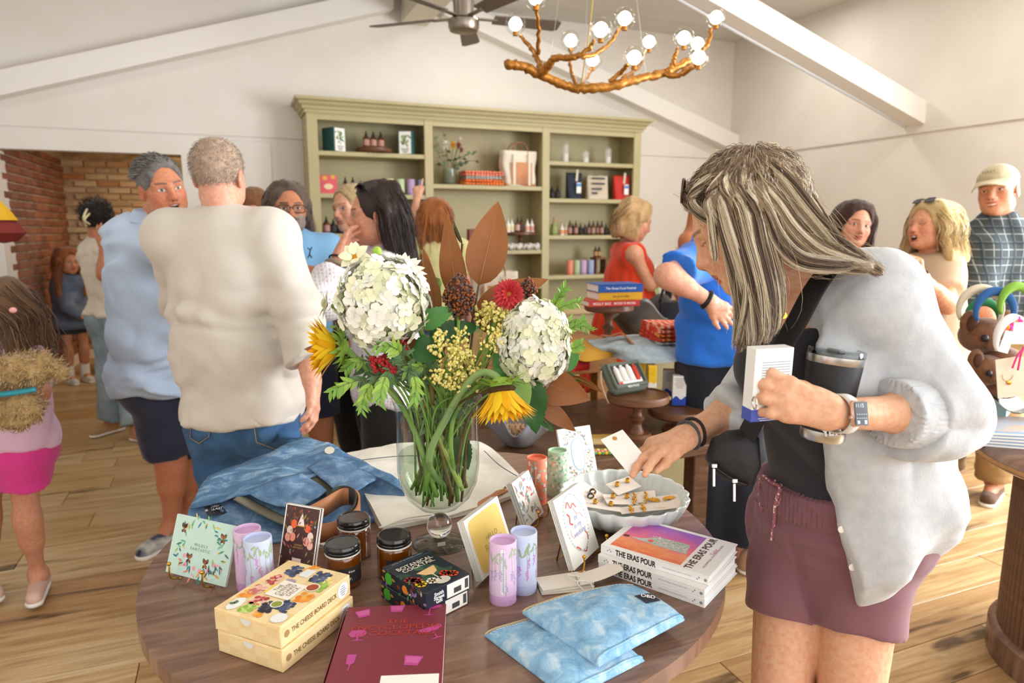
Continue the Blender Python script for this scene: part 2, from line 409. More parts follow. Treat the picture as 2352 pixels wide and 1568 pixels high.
def ellip(cu,cz,a,b,rot=0,n=8):
 return[(cu+a*math.cos(t)*math.cos(rot)-b*math.sin(t)*math.sin(rot),cz+a*math.cos(t)*math.sin(rot)+b*math.sin(t)*math.cos(rot))for t in[2*PI*i/n for i in range(n)]]
def leafp(cu,cz,L,w,rot,n=5):
 p=[(L*i/n,w*math.sin(PI*i/n))for i in range(n+1)]+[(L*i/n,-w*math.sin(PI*i/n))for i in range(n-1,0,-1)]
 return[(cu+a*math.cos(rot)-b*math.sin(rot),cz+a*math.sin(rot)+b*math.cos(rot))for a,b in p]
def motif_wisteria(pal,seed,panel=None):
 def f(r,h):
  g=random.Random(seed);mb=MB();C=2*PI*r
  for k in range(16):
   u=C*k/16+g.uniform(-.004,.004);z0=h*g.uniform(.78,.96);z1=z0-h*g.uniform(.2,.5)
   cyl_patch(mb,[(u,z0),(u+.0008,z0),(u+.0022,z1),(u+.0012,z1)],r,pal[0])
   for j in range(9):
    z=z1-j*h*.018;w=.0045*(1-j/11);cyl_patch(mb,ellip(u+.0016+g.uniform(-.002,.002),z,w,h*.014,g.uniform(0,3),6),r*1.0005,pal[1+j%2])
   for j in range(3):cyl_patch(mb,leafp(u,z0-h*.04*j,.012,.0022,g.uniform(-2.4,-.7)),r*1.0003,pal[3])
  if panel:
   cyl_patch(mb,[(panel-.004,h*.2),(panel+.004,h*.2),(panel+.004,h*.93),(panel-.004,h*.93)],r*1.001,'#eef0f6')
   for j in range(34):cyl_patch(mb,[(panel-.0026,h*(.24+j*.019)),(panel+.0026,h*(.24+j*.019)),(panel+.0026,h*(.247+j*.019)),(panel-.0026,h*(.247+j*.019))],r*1.0015,'#8a8fb0')
  return mb.mesh('wrap_print',print_mat())
 return f
def motif_blossom(pal,seed,panel=None):
 def f(r,h):
  g=random.Random(seed);mb=MB();C=2*PI*r
  for k in range(11):cyl_patch(mb,ellip(g.uniform(0,C),h*g.uniform(.3,.93),.010,.010,0,12),r,pal[0])
  for k in range(70):cyl_patch(mb,leafp(g.uniform(0,C),h*g.uniform(.2,.95),.011,.0026,g.uniform(0,6.3)),r*1.0004,pal[1])
  for k in range(46):
   u,z=g.uniform(0,C),h*g.uniform(.22,.95)
   for j in range(5):cyl_patch(mb,ellip(u+.0026*math.cos(j*1.257),z+.0026*math.sin(j*1.257),.0021,.0021,0,6),r*1.0008,pal[2])
  for k in range(9):
   u=C*k/9;cyl_patch(mb,[(u,h*.2),(u+.0007,h*.2),(u+.006,h*.95),(u+.0053,h*.95)],r*1.0002,pal[3])
  if panel is not None:
   cyl_patch(mb,[(panel-.006,h*.17),(panel+.006,h*.17),(panel+.006,h*.9),(panel-.006,h*.9)],r*1.001,'#e9e4e2')
   for j in range(4):cyl_patch(mb,[(panel-.0042+j*.0024,h*.3),(panel-.0034+j*.0024,h*.3),(panel-.0034+j*.0024,h*.86),(panel-.0042+j*.0024,h*.86)],r*1.0014,'#6a6a74')
  return mb.mesh('wrap_print',print_mat())
 return f
def tote(name,loc,rz,w,h,d,label,panelcol,strap=M_leather,big=True):
 o=empty(name,loc,rz,label,'bag')
 def body(u,v):
  a=2*PI*u;k=.86+.14*v;cx,cy=math.cos(a),math.sin(a);e=.35
  x=math.copysign(abs(cx)**e,cx)*w/2*k;y=math.copysign(abs(cy)**e,cy)*d/2*(1-.25*v)
  return(x+.006*math.sin(9*v+3*x),y+.006*math.sin(7*v+20*x),v*h)
 b=MB().sheet(body,40,10,closed_u=True);b.poly([body(i/40,0)for i in range(40)][::-1])
 solidify(b.build('bag_body',M_canvas,o,True),.006)
 pt=MB().box((0,-d/2*1.04-.004,h*.36),(w*.6,.008,h*.62),bev=.002).box((0,0,.012),(w*.87,d*1.02,.024),bev=.004)
 pt.build('leather_patch',mat('patch_'+panelcol[1:],panelcol,.55,col2='#a8693e',ns=5),o)
 for s in(-1,1):
  st=MB().box((s*w*.22,-d/2*1.04-.009,h*.46),(w*.07,.006,h*.86));st.build('webbing',M_canvas,o)
 for s in(-1,1):
  p=bez([(-w*.22,s*d*.36,h*.86),(-w*.2,s*d*.34,h*1.08),(-w*.1,s*d*.3,h*1.22),(w*.1,s*d*.3,h*1.22),(w*.2,s*d*.34,h*1.08),(w*.22,s*d*.36,h*.86)],6)
  MB().tube(p,w*.035,6,flat=.35).build('handle',strap,o,True)
 return o
def folded_stack(name,loc,rz,w,d,layers,label,cat='blanket'):
 z=0
 for k,(th,m,sx,lab)in enumerate(layers):
  o=empty(name,(loc[0],loc[1],loc[2]+z),rz+random.uniform(-.06,.06),lab,cat)
  n=2;t=th/n
  for j in range(n):
   def sec(u,v,j=j):
    a=2*PI*v;ww=w*sx*(1-.02*j);cx,cyy=math.cos(a),math.sin(a)
    y=math.copysign(abs(cx)**.3,cx)*d/2;zz=t*(j+.5)+math.copysign(abs(cyy)**.6,cyy)*t*.5*(1+.18*math.sin(7*u+2*y*20+k))
    return((u-.5)*ww+.008*math.sin(9*y*6),y+.006*math.sin(6*u+j),zz)
   mb=MB().sheet(sec,14,25)
   mb.poly([sec(0,i/24)for i in range(24)][::-1]);mb.poly([sec(1,i/24)for i in range(24)])
   mb.build('fold',m,o,60)
  z+=th
def cake_stand(x,y,z,r,h,label,rz=0,lip=.02):
 o=empty('cake_stand',(x,y,z),rz,label,'stand')
 MB().lathe([(0,h-.035),(r*.9,h-.035),(r,h-.026),(r,h-.006),(r*.985,h),(r*.95,h),(r*.94,h-.006),(0,h-.006)],40).build('plate',M_wood,o,40)
 MB().lathe([(.045,0),(.046,.012),(.03,.02),(.018,h*.3),(.018,h*.36),(.03,h*.42),(.031,h*.46),(.02,h*.5),(.017,h*.62),(.026,h*.72),(.032,h-.035)],20).build('pedestal',M_wood,o,50)
 MB().lathe([(0,0),(r*.5,0),(r*.5,.01),(.05,.02),(0,.02)],30).build('foot',M_wood,o,40)
 return o
def plain_box(name,loc,rz,d,col,label,cat='box',m=None):
 o=empty(name,loc,rz,label,cat)
 MB().box((0,0,d[2]/2),d,bev=.0015).build('carton',m or mat('carton_'+col[1:],col,.5),o)
 return o
SF,SB=6.12,6.485
M_sage=mat('sage_paint','#b9ae85',.5,col2='#b3a87e',ns=4)
su=empty('shelving_unit',(2.27,SF,0),0,'tall sage green shelving unit with crown moulding and three bays on the back wall','shelving')
def sh(name,c,d,bev=.003):return MB().box((c[0]-2.27,c[1]-SF,c[2]),d,bev=bev).build(name,M_sage,su)
for a,b in((.639,.728),(1.647,1.724),(2.805,2.881),(3.818,3.9)):sh('upright',((a+b)/2,SF+.012,1.21),(b-a,.03,2.42));
for x in(.66,1.685,2.843,3.88):sh('partition',(x,(SF+SB)/2+.015,1.21),(.04,SB-SF-.03,2.42))
sh('back_panel',(2.27,SB-.006,1.21),(3.24,.012,2.42),0)
sh('top_rail',(2.27,SF+.016,2.385),(3.2,.026,.075));sh('plinth',(2.27,SF+.03,.05),(3.2,.04,.1))
sh('top_board',(2.27,(SF+SB)/2,2.435),(3.24,SB-SF,.03))
cr=MB()
prof=[(0,2.40),(-.012,2.40),(-.016,2.425),(-.03,2.43),(-.034,2.45),(-.055,2.468),(-.06,2.485),(-.085,2.497),(-.088,2.52),(0,2.52)]
x0,x1=.639-2.27,3.9-2.27
vs=[];n=len(prof)
for p,z in prof:vs+=[(x0+p,.36,z),(x0+p,p,z),(x1-p,p,z),(x1-p,.36,z)]
fs=[(i*4+j,i*4+j+1,((i+1)%n)*4+j+1,((i+1)%n)*4+j)for i in range(n)for j in range(3)]
cr.add(vs,fs).build('crown_moulding',M_sage,su)
BAY={'L':(.69,1.66),'M':(1.71,2.82),'R':(2.865,3.85)}
SHZ={'L':(2.096,1.743,1.402,.98,.55),'M':(1.843,1.241,.90,.5),'R':(2.087,1.734,1.379,.984,.55)}
for k,(a,b)in BAY.items():
 for z in SHZ[k]:sh('shelf_board',((a+b)/2,(SF+SB)/2,z-.019),(b-a,SB-SF-.01,.038))
def sx(zx,zy,Y):return PY(650+zx/2.6133,180+zy/2.6133,Y)
def on_shelf(zx,Y,z,zy=500):return Vector((sx(zx,zy,Y).x,Y,z))
teal=mat('teal_cloth','#2c5a5c',.6,bump=.2,bs=200)
def book_box(zx,lab,flip):
 p=on_shelf(zx,6.22,2.096,360);o=empty('boxed_book_set',p,R(-24 if flip else 30),lab,'box')
 MB().box((0,0,.1),(.13,.16,.2),bev=.003).build('case',teal,o)
 f=MB().box((0,-.0815,.1),(.105,.003,.19));f.build('front_card',mat('white_card','#f1efe9',.6),o)
 pr_=MB();g=random.Random(zx)
 for k in range(26):pr_.poly([(a,0,b)for a,b in leafp(g.uniform(-.03,.03),g.uniform(.08,.17),.035,.006,g.uniform(0,6.3))],T((0,-.0836,0)),g.choice(['#5f9a4e','#86b36a','#3d7a44','#d58b3b','#2f5e49']))
 for k in range(3):pr_.box((0,-.0836,.045-k*.014),(.07-.015*k,.0004,.006),col='#555a58')
 pr_.build('printed_leaves',print_mat(),o)
book_box(305,'teal boxed book set with green leaf print, left end of the top shelf',False)
book_box(742,'teal boxed book set with fruit print, right of the three amber bottles',True)
p=on_shelf(547,6.25,2.096,440);o=empty('wood_riser',p,0,'low dark wooden riser under the three amber bottles on the top shelf','riser')
MB().lathe([(0,.008),(.15,.008),(.158,.02),(.158,.045),(.15,.05),(0,.05)],30).build('disc',M_wood,o,40)
for s in(0,1,2):MB().sphere((.11*math.cos(s*2.1),.11*math.sin(s*2.1),.006),.012).build('ball_foot',M_wood,o,True)
for k,zx in enumerate((500,543,588)):
 b=on_shelf(zx,6.24,2.146,400);bottle(b.x,b.y,b.z,.145,.029,'amber','%s of the three amber bottles on the round wooden riser'%('left','middle','right')[k],'amber bottles on the riser','#b9897a')
p=on_shelf(272,6.2,1.743,640);o=plain_box('pink_box',p,R(-4),(.148,.06,.155),'#e0606a','pink box with cream emblem on the second shelf of the left bay')
MB().disc((.0,0,0),.038,16,T((0,-.0305,.06),(R(90),0,0)),'#efd9b0',.024).disc((-.03,0,0),.02,8,T((0,-.0304,.13),(R(90),0,0)),'#e8b24b').disc((.04,0,0),.018,8,T((0,-.0304,.14),(R(90),0,0)),'#e8b24b').build('printed_emblem',print_mat(),o)
for k,(zx,col,cc,nm)in enumerate(((640,'#d9cf9a','#cfc48c','straw yellow'),(705,'#b9c9a0','#a9bb8e','pale green'),(768,'#b79ac4','#a585b5','lavender'),(834,'#8f9cc6','#7f8cbb','dusty blue'))):
 q=on_shelf(zx,6.2,1.743,640);paper_tube(q.x,q.y,q.z,.14,.036,col,cc,nm+' paper tube on the second shelf of the left bay','paper tubes on the left bay')
for k,zx in enumerate((375,420)):q=on_shelf(zx,6.25,1.743,640);bottle(q.x,q.y,q.z,.15,.03,'dark','dark pump bottle %s on the second shelf behind the blonde head'%('nearer the pink box' if k==0 else 'further from the pink box'),'dark bottles on the second shelf','#2b2b2b')
for k,(zx,kd,hh)in enumerate(((260,'amber',.15),(302,'dark',.13),(345,'dark',.13),(395,'dark',.13))):
 q=on_shelf(zx,6.2,1.402,850);bottle(q.x,q.y,q.z,hh,.031,kd,('amber bottle with pink label' if kd=='amber' else 'dark bottle with black label')+', %s from the left in the left bay third shelf'%('first','second','third','fourth')[k],'bottles on the left bay third shelf','#b98d86' if kd=='amber' else '#33302f')
zM=1.843
p=on_shelf(1000,6.28,zM,580);VS=empty('glass_vase',p,0,'small clear glass vase holding eucalyptus on the middle shelf','vase')
M_glass=mat('clear_glass','#ffffff',.02,trans=1,ior=1.45)
MB().lathe([(0,0),(.05,0),(.062,.02),(.066,.15),(.063,.15),(.058,.022),(0,.012)],24).build('glass',mat('shelf_vase_glass','#dfe6d2',.05,trans=.85),VS,40)
M_euc=mat('eucalyptus_green','#5f7a62',.6,col2='#7d947a',ns=20)
g=random.Random(11)
def sprig(name,base,tip,lab,n=9,r=.02,m=None,grp=None):
 b,t=Vector(base),Vector(tip);mid=(b+t)/2+Vector((0,0,.05));path=bez([b,mid,t],6)
 o=empty(name,b,0,lab,'foliage',grp)
 MB().tube([q-b for q in path],.002,5).build('stem',mat('sprig_stem','#7c7a52',.7),o,True)
 mm=MB().disc((r,0,0),r,10,None,None,r*.85).mesh('leaf',m or M_euc)
 for k in range(n):
  q=path[int(len(path)*(.3+.68*k/n))]-b
  link('leaf',mm,o,T(q,(g.uniform(-.9,.9),g.uniform(-.7,.7),g.uniform(0,6.3)),g.uniform(.7,1.2)))
 return o
for k,(zx,zy)in enumerate(((880,310),(830,340),(1180,495),(1100,520),(905,520),(1165,440),(960,320),(1060,480))):
 sprig('eucalyptus_sprig',p+Vector((0,0,.1)),sx(zx,zy,6.18+.02*k%.1),'eucalyptus sprig in the shelf vase reaching %s'%('far up left','out to the left','out to the right','low right','low left','high right','straight up','forward to the right')[k],grp='eucalyptus in the shelf vase')
def pom(name,c,r,cols,lab,stem,n=60,mm=None):
 o=empty(name,c,0,lab,'flower')
 mats=[mat('petal_'+q[1:],q,.6)for q in cols]
 me=[MB().add([(0,0,0),(r*.14,r*.5,r*.05),(0,r*1.0,0),(-r*.14,r*.5,r*.05)],[(0,1,2,3)]).mesh('petal',m)for m in mats]
 for k in range(n):
  th=math.acos(1-2*(k+.5)/n);ph=k*2.39996
  d=Vector((math.sin(th)*math.cos(ph),-abs(math.cos(th))*1.0 if th<2.2 else math.cos(th)*-1,math.sin(th)*math.sin(ph)))
  link('petal',me[k%len(me)],o,d.to_track_quat('Y','Z').to_matrix().to_4x4())
 if stem is not None:MB().tube([(0,0,0),Vector(stem)-Vector(c)],.003,5).build('stem',mat('sprig_stem','#7c7a52',.7),o)
 return o
for zx,zy,r,cols,nm in((972,398,.055,('#f2efe6','#e6e0cf'),'white round flower left of the yellow one'),(1022,400,.045,('#e8b920','#d99a17'),'yellow flower'),(1055,402,.04,('#8e1f24','#a92a2c'),'dark red flower'),(1060,372,.04,('#efeae0','#ddd5c6'),'white flower above the dark red one'),(1070,430,.03,('#8e1f24','#701a1e'),'small dark red flower lower right')):
 pom('shelf_flower',sx(zx,zy,6.2),r,cols,nm+' in the shelf bouquet',p+Vector((0,0,.1)),40)
def ikat(name,c1,c2,c3,sc=9):
 m=bpy.data.materials.new(name);m.use_nodes=True;t=NT(m);v=t.coords('Object',(sc,sc*2,sc*2))
 w=t.new('ShaderNodeTexWave');w.inputs['Scale'].default_value=1.2;w.inputs['Distortion'].default_value=7;t.link(v,w.inputs[0])
 c=t.ramp(w.outputs['Fac'],[(.3,c1),(.42,c2),(.6,c2),(.72,c3)]);r_=c.node.color_ramp;r_.interpolation='CONSTANT'
 t.link(c,t.b.inputs['Base Color']);t.b.inputs['Roughness'].default_value=.9;t.bump(t.noise(t.coords(),300),.3);return m
IK1=ikat('orange_ikat','#d8432a','#ee7a5a','#f0b79a');IK2=ikat('red_ikat','#c7352a','#e05a3a','#e8a23a');IK3=ikat('grey_ikat','#9a9492','#b7b0ab','#cfc9c2')
p=on_shelf(1187,6.22,zM,590)
folded_stack('folded_throw',p,0,.38,.2,[(.055,IK2,1,''),(.03,IK3,.93,''),(.045,IK1,.98,'')],'')
for o,lab in zip([q for q in COL.objects if q.name.startswith('folded_throw')][-3:],('red and gold folded throw, bottom of the pile on the shelf','grey folded throw, middle of the pile on the shelf','orange patterned folded throw, top of the pile on the shelf')):o['label']=lab
p=on_shelf(1408,6.23,zM,500);tote('tote_bag',p,R(3),.36,.33,.17,'canvas tote with tan leather pocket on the middle shelf of the unit','#c98a5a')
zl=1.241
p=on_shelf(1427,6.24,zl,960);cake_stand(p.x,p.y,p.z,.15,.172,'wooden pedestal stand with six bottles on the lower middle shelf')
for k,(zx,kd,lc)in enumerate(((1352,'white','#efe2c0'),(1374,'white','#e9d9a8'),(1408,'amber','#c9a99a'),(1432,'amber','#4a3a34'),(1467,'white','#e8b09a'),(1494,'white','#e3a08a'))):
 q=on_shelf(zx,6.2+.03*(k%2),zl+.166,880);bottle(q.x,q.y,q.z,.13 if kd=='white' else.155,.023,kd,('white nozzle bottle' if kd=='white' else 'amber bottle')+', %s from the left on the pedestal stand'%('first','second','third','fourth','fifth','sixth')[k],'bottles on the pedestal stand',lc)
def scrunchies(zx,lab):
 o=empty('striped_scrunchie',on_shelf(zx,6.17,zl+.03,1030),0,lab,'scrunchie')
 mb=MB()
 def tor(u,v):
  a,b=2*PI*u,2*PI*v;r=.024*(1+.25*math.sin(14*a));return((.045+r*math.cos(b))*math.cos(a),(.045+r*math.cos(b))*math.sin(a),r*math.sin(b)+.01*math.sin(6*a))
 mb.sheet(tor,56,9,closed_u=True).build('ruffle',ikat('scrunchie_stripe','#d9d2cb','#8d8480','#efe9e2',22),o,True);return o
for k,zx in enumerate((1350,1395,1455,1500)):scrunchies(zx,'grey and white striped scrunchie, %s from the left below the pedestal stand'%('first','second','third','fourth')[k])
plain_box('brown_box',on_shelf(1130,6.25,zl,850),0,(.07,.07,.2),'#7a3527','dark red brown box standing beside the red haired woman')
p=on_shelf(1335,6.2,.90,1150);plain_box('red_box',p,0,(.17,.12,.09),'#b0362e','red box on the low middle shelf beside the tan tote')
def glass_jar(zx,h,r,lab):
 o=empty('glass_jar',on_shelf(zx,6.24,2.087,470),0,lab,'jar')
 G=mat('thin_glass','#e9ebe4',.05,alpha=.32,spec=.8)
 MB().lathe([(0,.002),(r*.8,.002),(r,.012),(r,h*.8),(r*.97,h*.8)],20).build('glass_body',G,o,40)
 MB().lathe([(r*1.05,h*.8),(r*1.1,h*.83),(r*.5,h*.9),(.012,h*.93),(.016,h*.97),(0,h)],20).build('glass_lid',G,o,40)
 MB().lathe([(0,.003),(r*.75,.003),(r*.75,h*.4),(0,h*.42)],14).build('white_filling',mat('bath_salt','#f2efe8',.8),o,40)
for zx,h,r,lab in((1695,.21,.036,'tallest clear glass jar on the top right shelf'),(1816,.135,.036,'shortest clear glass jar, middle of the top right shelf'),(1950,.18,.036,'medium clear glass jar, right of the shortest one')):glass_jar(zx,h,r,lab)
z2_=1.734
for k,zx in enumerate((1614,1648)):q=on_shelf(zx,6.22,z2_,680);bottle(q.x,q.y,q.z,.125,.026,'dark','black bottle %s on the right bay second shelf'%('next to the upright' if k==0 else 'next to the navy bag'),'black bottles beside the navy bag','#2e2b2c')
def flat_bag(zx,w,h,col,lab,kind):
 o=empty('pouch_bag',on_shelf(zx,6.21,z2_,640),0,lab,'bag')
 def body(u,v):
  a=2*PI*u;cx,cyy=math.cos(a),math.sin(a);k=.86+.14*v if kind!='canvas' else 1
  return(math.copysign(abs(cx)**.4,cx)*w/2*k,math.copysign(abs(cyy)**.5,cyy)*.05*(1-.75*v),h*v+.004*math.sin(11*cx))
 m=mat('bag_'+col[1:],col,.75,bump=.2,bs=250)
 MB().sheet(body,32,8,closed_u=True).poly([body(i/32,0)for i in range(32)][::-1]).poly([body(i/32,1)for i in range(32)]).build('bag_body',m,o,50)
 if kind=='canvas':
  st=MB()
  for k,(a,b,zz)in enumerate(((-.085,.06,.2),(-.085,.06,.15),(-.085,.03,.1),(-.085,-.02,.06))):st.box(((a+b)/2,-.052,zz*h/.23),(b-a,.003,.018))
  st.build('black_stripes',ink('#22242a'),o)
 else:
  MB().box((.02,-.03,h*.9),(.022,.004,h*.45),rot=(R(8),0,0)).build('loop_strap',M_canvas,o)
  tg=MB().box((.025,-.062,h*.42),(.05,.003,.1));tg.build('paper_tag',mat('white_card','#f1efe9',.6),o)
  MB().box((.025,-.0645,h*.53),(.05,.0006,.03)).build('tag_print',ink('#4f8fd0'),o)
flat_bag(1745,.175,.255,'#242a38','navy pouch bag with white tag on the right bay second shelf','navy')
flat_bag(1885,.235,.235,'#cfc2ac','natural canvas pouch with black stripes on the right bay second shelf','canvas')
flat_bag(2030,.195,.24,'#c8342a','bright red pouch bag with white tag on the right bay second shelf','red')
z3=1.379
q=on_shelf(1627,6.22,z3,870);bottle(q.x,q.y,q.z,.175,.033,'green','olive green bottle with cork stopper on the right bay third shelf',None,'#97a566')
row=[(1675,'white'),(1700,'white'),(1722,'amber'),(1738,'dark'),(1758,'amber'),(1785,'dark'),(1813,'dark'),(1838,'amber'),(1862,'amber'),(1889,'amber'),(1913,'amber'),(1938,'dark'),(1965,'dark'),(1990,'amber'),(2012,'amber')]
names='first second third fourth fifth sixth seventh eighth ninth tenth eleventh twelfth thirteenth fourteenth fifteenth'.split()
for k,(zx,kd)in enumerate(row):
 q=on_shelf(zx,6.19+.035*(k%2),z3,890)
 bottle(q.x,q.y,q.z,{'white':.115,'amber':.15,'dark':.12}[kd],.022,kd,'%s bottle, %s from the cork bottle in the row on the right bay'%({'white':'white','amber':'amber','dark':'black'}[kd],names[k]),'bottle row on the right bay third shelf',{'white':'#e9a37a','amber':'#a98478','dark':'#2f2c2b'}[kd])
z4=.984
for k,(zx,col,cc,nm)in enumerate(((1722,'#dd8a6e','#d27c60','coral'),(1762,'#a8bf95','#98b084','sage'),(1802,'#bf9fc4','#b08db6','lilac'),(1846,'#9aa6cc','#8895c0','periwinkle'))):
 q=on_shelf(zx,6.2,z4,1130);paper_tube(q.x,q.y,q.z,.145,.035,col,cc,nm+' paper tube on the low right shelf beside the orange dress','paper tubes on the right bay')
p=on_shelf(1895,6.22,z4,1130);o=empty('small_riser',p,0,'small dark wooden riser with two dropper bottles beside the orange dress','riser')
MB().box((0,0,.16),(.14,.14,.02),bev=.004).build('top',M_wood,o);[MB().box((s*.055,0,.075),(.02,.12,.15),bev=.003).build('leg',M_wood,o)for s in(-1,1)]
for k,zx in enumerate((1876,1897)):q=on_shelf(zx,6.2,z4+.17,1040);bottle(q.x,q.y,q.z,.12,.022,'amber','small amber dropper bottle on the %s of the small riser'%('left' if k==0 else 'right'),'dropper bottles','#b08c5a')
TC=Vector((.402,1.40,0));TR=.61
def zat(P,y):
 v=Vector((P[0],P[1],0))-CAMP;k=y-784
 return-(FPX*v.dot(CU)+k*v.dot(CF))/(FPX*CU.z+k*CF.z)
def thin_glass(name,tint='#f4f8f6',gloss=.02,mixk=1.0):
 if name in MATS:return MATS[name]
 m=bpy.data.materials.new(name);m.use_nodes=True;t=NT(m);t.n.remove(t.b)
 tr=t.new('ShaderNodeBsdfTransparent');tr.inputs[0].default_value=(*lin(tint),1)
 gl=t.new('ShaderNodeBsdfGlossy');gl.inputs['Roughness'].default_value=gloss
 fr=t.new('ShaderNodeLayerWeight');pw=t.new('ShaderNodeMath',operation='POWER');pw.inputs[1].default_value=3.5;t.link(fr.outputs['Facing'],pw.inputs[0])
 ml=t.new('ShaderNodeMath',operation='MULTIPLY_ADD');ml.inputs[1].default_value=.75*mixk;ml.inputs[2].default_value=.035;t.link(pw.outputs[0],ml.inputs[0])
 mx=t.new('ShaderNodeMixShader');t.link(ml.outputs[0],mx.inputs[0]);t.link(tr.outputs[0],mx.inputs[1]);t.link(gl.outputs[0],mx.inputs[2])
 t.link(mx.outputs[0],t.n['Material Output'].inputs[0]);MATS[name]=m;return m
def walnut(name,c1,c2,c3,rough=.3,sc=(1.2,9,1),rz=0):
 m=bpy.data.materials.new(name);m.use_nodes=True;t=NT(m)
 v=t.coords('Object',sc,(0,0,rz));n=t.noise(v,3.2,8,.62,1.2)
 t.link(t.ramp(n,[(.3,c1),(.5,c2),(.72,c3)]),t.b.inputs['Base Color']);t.b.inputs['Roughness'].default_value=rough;t.bump(n,.06,.001)
 MATS[name]=m;return m
M_top=walnut('walnut_veneer','#5e4437','#7c5d4d','#957663',.26,(1.3,8,1),R(-14))
tb=empty('round_table',TC,0,'round walnut display table in the foreground covered with gifts','table')
ang=R(-11)
for s in(1,-1):
 n=48;poly=[(TR*math.cos(ang+s*PI*i/n),TR*math.sin(ang+s*PI*i/n))for i in range(n+1)]
 off=Vector((-math.sin(ang),math.cos(ang)))*s*.0006-Vector((-math.sin(ang),math.cos(ang)))*.18*0
 poly=[(x+off.x,y+off.y)for x,y in poly]
 if s<0:poly=poly[::-1]
 MB().prism(poly,.03,T((0,0,TZ-.03))).build('top_leaf',M_top,tb)
 tag(tb,None)
MB().lathe([(0,.0),(.3,.0),(.3,.03),(.06,.06),(.05,.1),(.05,.66),(.2,.73),(0,.73)],32).build('pedestal',M_wood,tb,40)
def lean(bl,br,tl,tilt=18,lift=.012):
 a,b=PZ(*bl,TZ+lift),PZ(*br,TZ+lift);e=(b-a).normalized();nh=e.cross(Vector((0,0,1))).normalized()
 if nh.dot(CAMP-a)<0:nh=-nh
 u=Vector((0,0,math.cos(R(tilt))))-nh*math.sin(R(tilt));nn=e.cross(u)
 d=ray(*tl);t=(a-CAMP).dot(nn)/d.dot(nn);h=(CAMP+d*t-a).dot(u)
 m=Matrix(((e.x,u.x,nn.x,(a.x+b.x)/2),(e.y,u.y,nn.y,(a.y+b.y)/2),(e.z,u.z,nn.z,(a.z+b.z)/2),(0,0,0,1)))
 return m,(b-a).length,h
def easel(m,w,h,lab,spread=.5,hookz=.016,tilt=18):
 o=empty('brass_easel',(0,0,0),0,lab,'easel');o.matrix_world=m
 s2,c2=math.sin(R(tilt)),math.cos(R(tilt))
 def fl(x,back,z=0):
  return Vector((x,-.010*c2+z*c2+s2*back*1.0,-.010*s2-back*c2-z*s2*0))
 for s in(-1,1):
  x=s*w*spread/2
  MB().tube(bez([(x,.022,hookz+.012),(x,.008,hookz+.008),(x,-.004,hookz),(x,-.006,.004),(x,-.004,-.010),(x,h*.3,-.011),(x*.5,h*.66,-.012),(0,h*.72,-.012)],5),.0018,7).build('front_wire',M_gold,o,True)
  MB().sphere((x,.024,hookz+.013),.0042,10,6).build('ball_tip',M_gold,o,True)
 MB().tube([(-w*.16,h*.6,-.012),fl(-w*.16,h*.42),fl(w*.16,h*.42),(w*.16,h*.6,-.012)],.0018,7).build('rear_leg',M_gold,o,True)
 return o
M_card=mat('white_card','#f1efe9',.6)
def card_stack(name,m,w,h,n,face,lab,th=.0022,gap=.0012,cat='card'):
 o=empty(name,(0,0,0),0,lab,cat);o.matrix_world=m
 for k in range(n-1,-1,-1):
  MB().box((random.uniform(-.0012,.0012),h/2,-th/2-k*(th+gap)),(w,h,th)).build('card',mat('cardface_'+face[1:],face,.5)if k==0 else M_card,o)
 return o
def art(o,mb,name='printed_art',z=.0004):return mb.build(name,print_mat(),o,mtx=T((0,0,z)))
m,w,h=lean((380,1312),(517,1348),(415,1181),20)
cd=card_stack('greeting_card',m,w,h,2,'#c3e2d8','mint greeting card with wreath of plants and butterflies on a brass easel')
g=random.Random(2);mb=MB()
for k in range(70):
 a=g.uniform(0,2*PI);rr_=w*g.uniform(.26,.4)*(1 if g.random()<.8 else.9)
 x,y=rr_*math.cos(a),h*.5+rr_*math.sin(a)*.95
 mb.poly(leafp(x,y,w*g.uniform(.06,.11),w*.012,a+g.uniform(-1.2,1.2)),None,g.choice(['#4f9e7b','#6db58c','#9cc86a','#3f7f7a','#4a8f9e','#e0c66a','#7bbf9a'])if y>h*.35 else g.choice(['#e58a7a','#4a8f9e','#3f7f7a','#d9a24a','#f0a7b0','#59605c']))
for x,y in((-.33,.78),(.33,.74),(-.16,.3),(.12,.27)):
 for s in(-1,1):
  for q,(L,wd,r0)in enumerate(((.085,.024,.9),(.06,.018,-.5))):mb.poly(leafp(x*w,y*h,w*L,w*wd,PI/2+s*r0*.6 if q==0 else-PI/2+s*.6),None,'#4a3a30');mb.poly(leafp(x*w,y*h,w*L*.88,w*wd*.78,PI/2+s*r0*.6 if q==0 else-PI/2+s*.6),None,'#e0935f')
for x,y in((-.24,.34),(.26,.3),(-.05,.17),(.05,.15),(-.2,.2),(.18,.18)):mb.disc((x*w,y*h),w*.028,9,None,'#ef9fb4')
art(cd,mb)
letters('WILDLY\nFANTASTIC',w*.052,ink('#8a9a86'),cd,T((0,h*.52,.0006)),spacing=1.3)
easel(m,w,h,'small brass wire easel holding the mint greeting card',.55)
m,w,h=lean((634,1330),(714,1348),(645,1152),17)
cd=card_stack('greeting_card',m,w,h,3,'#4a2e2c','dark brown birthday card with balloons and cake on a brass easel')
fr_=MB();b_=w*.03
for c,d in(((-w/2+b_/2,h/2),(b_,h)),((w/2-b_/2,h/2),(b_,h)),((0,h-b_/2),(w,b_))):fr_.box((c[0],c[1],.0002),(d[0],d[1],.0004))
fr_.build('white_border',M_card,cd)
mb=MB();g=random.Random(4)
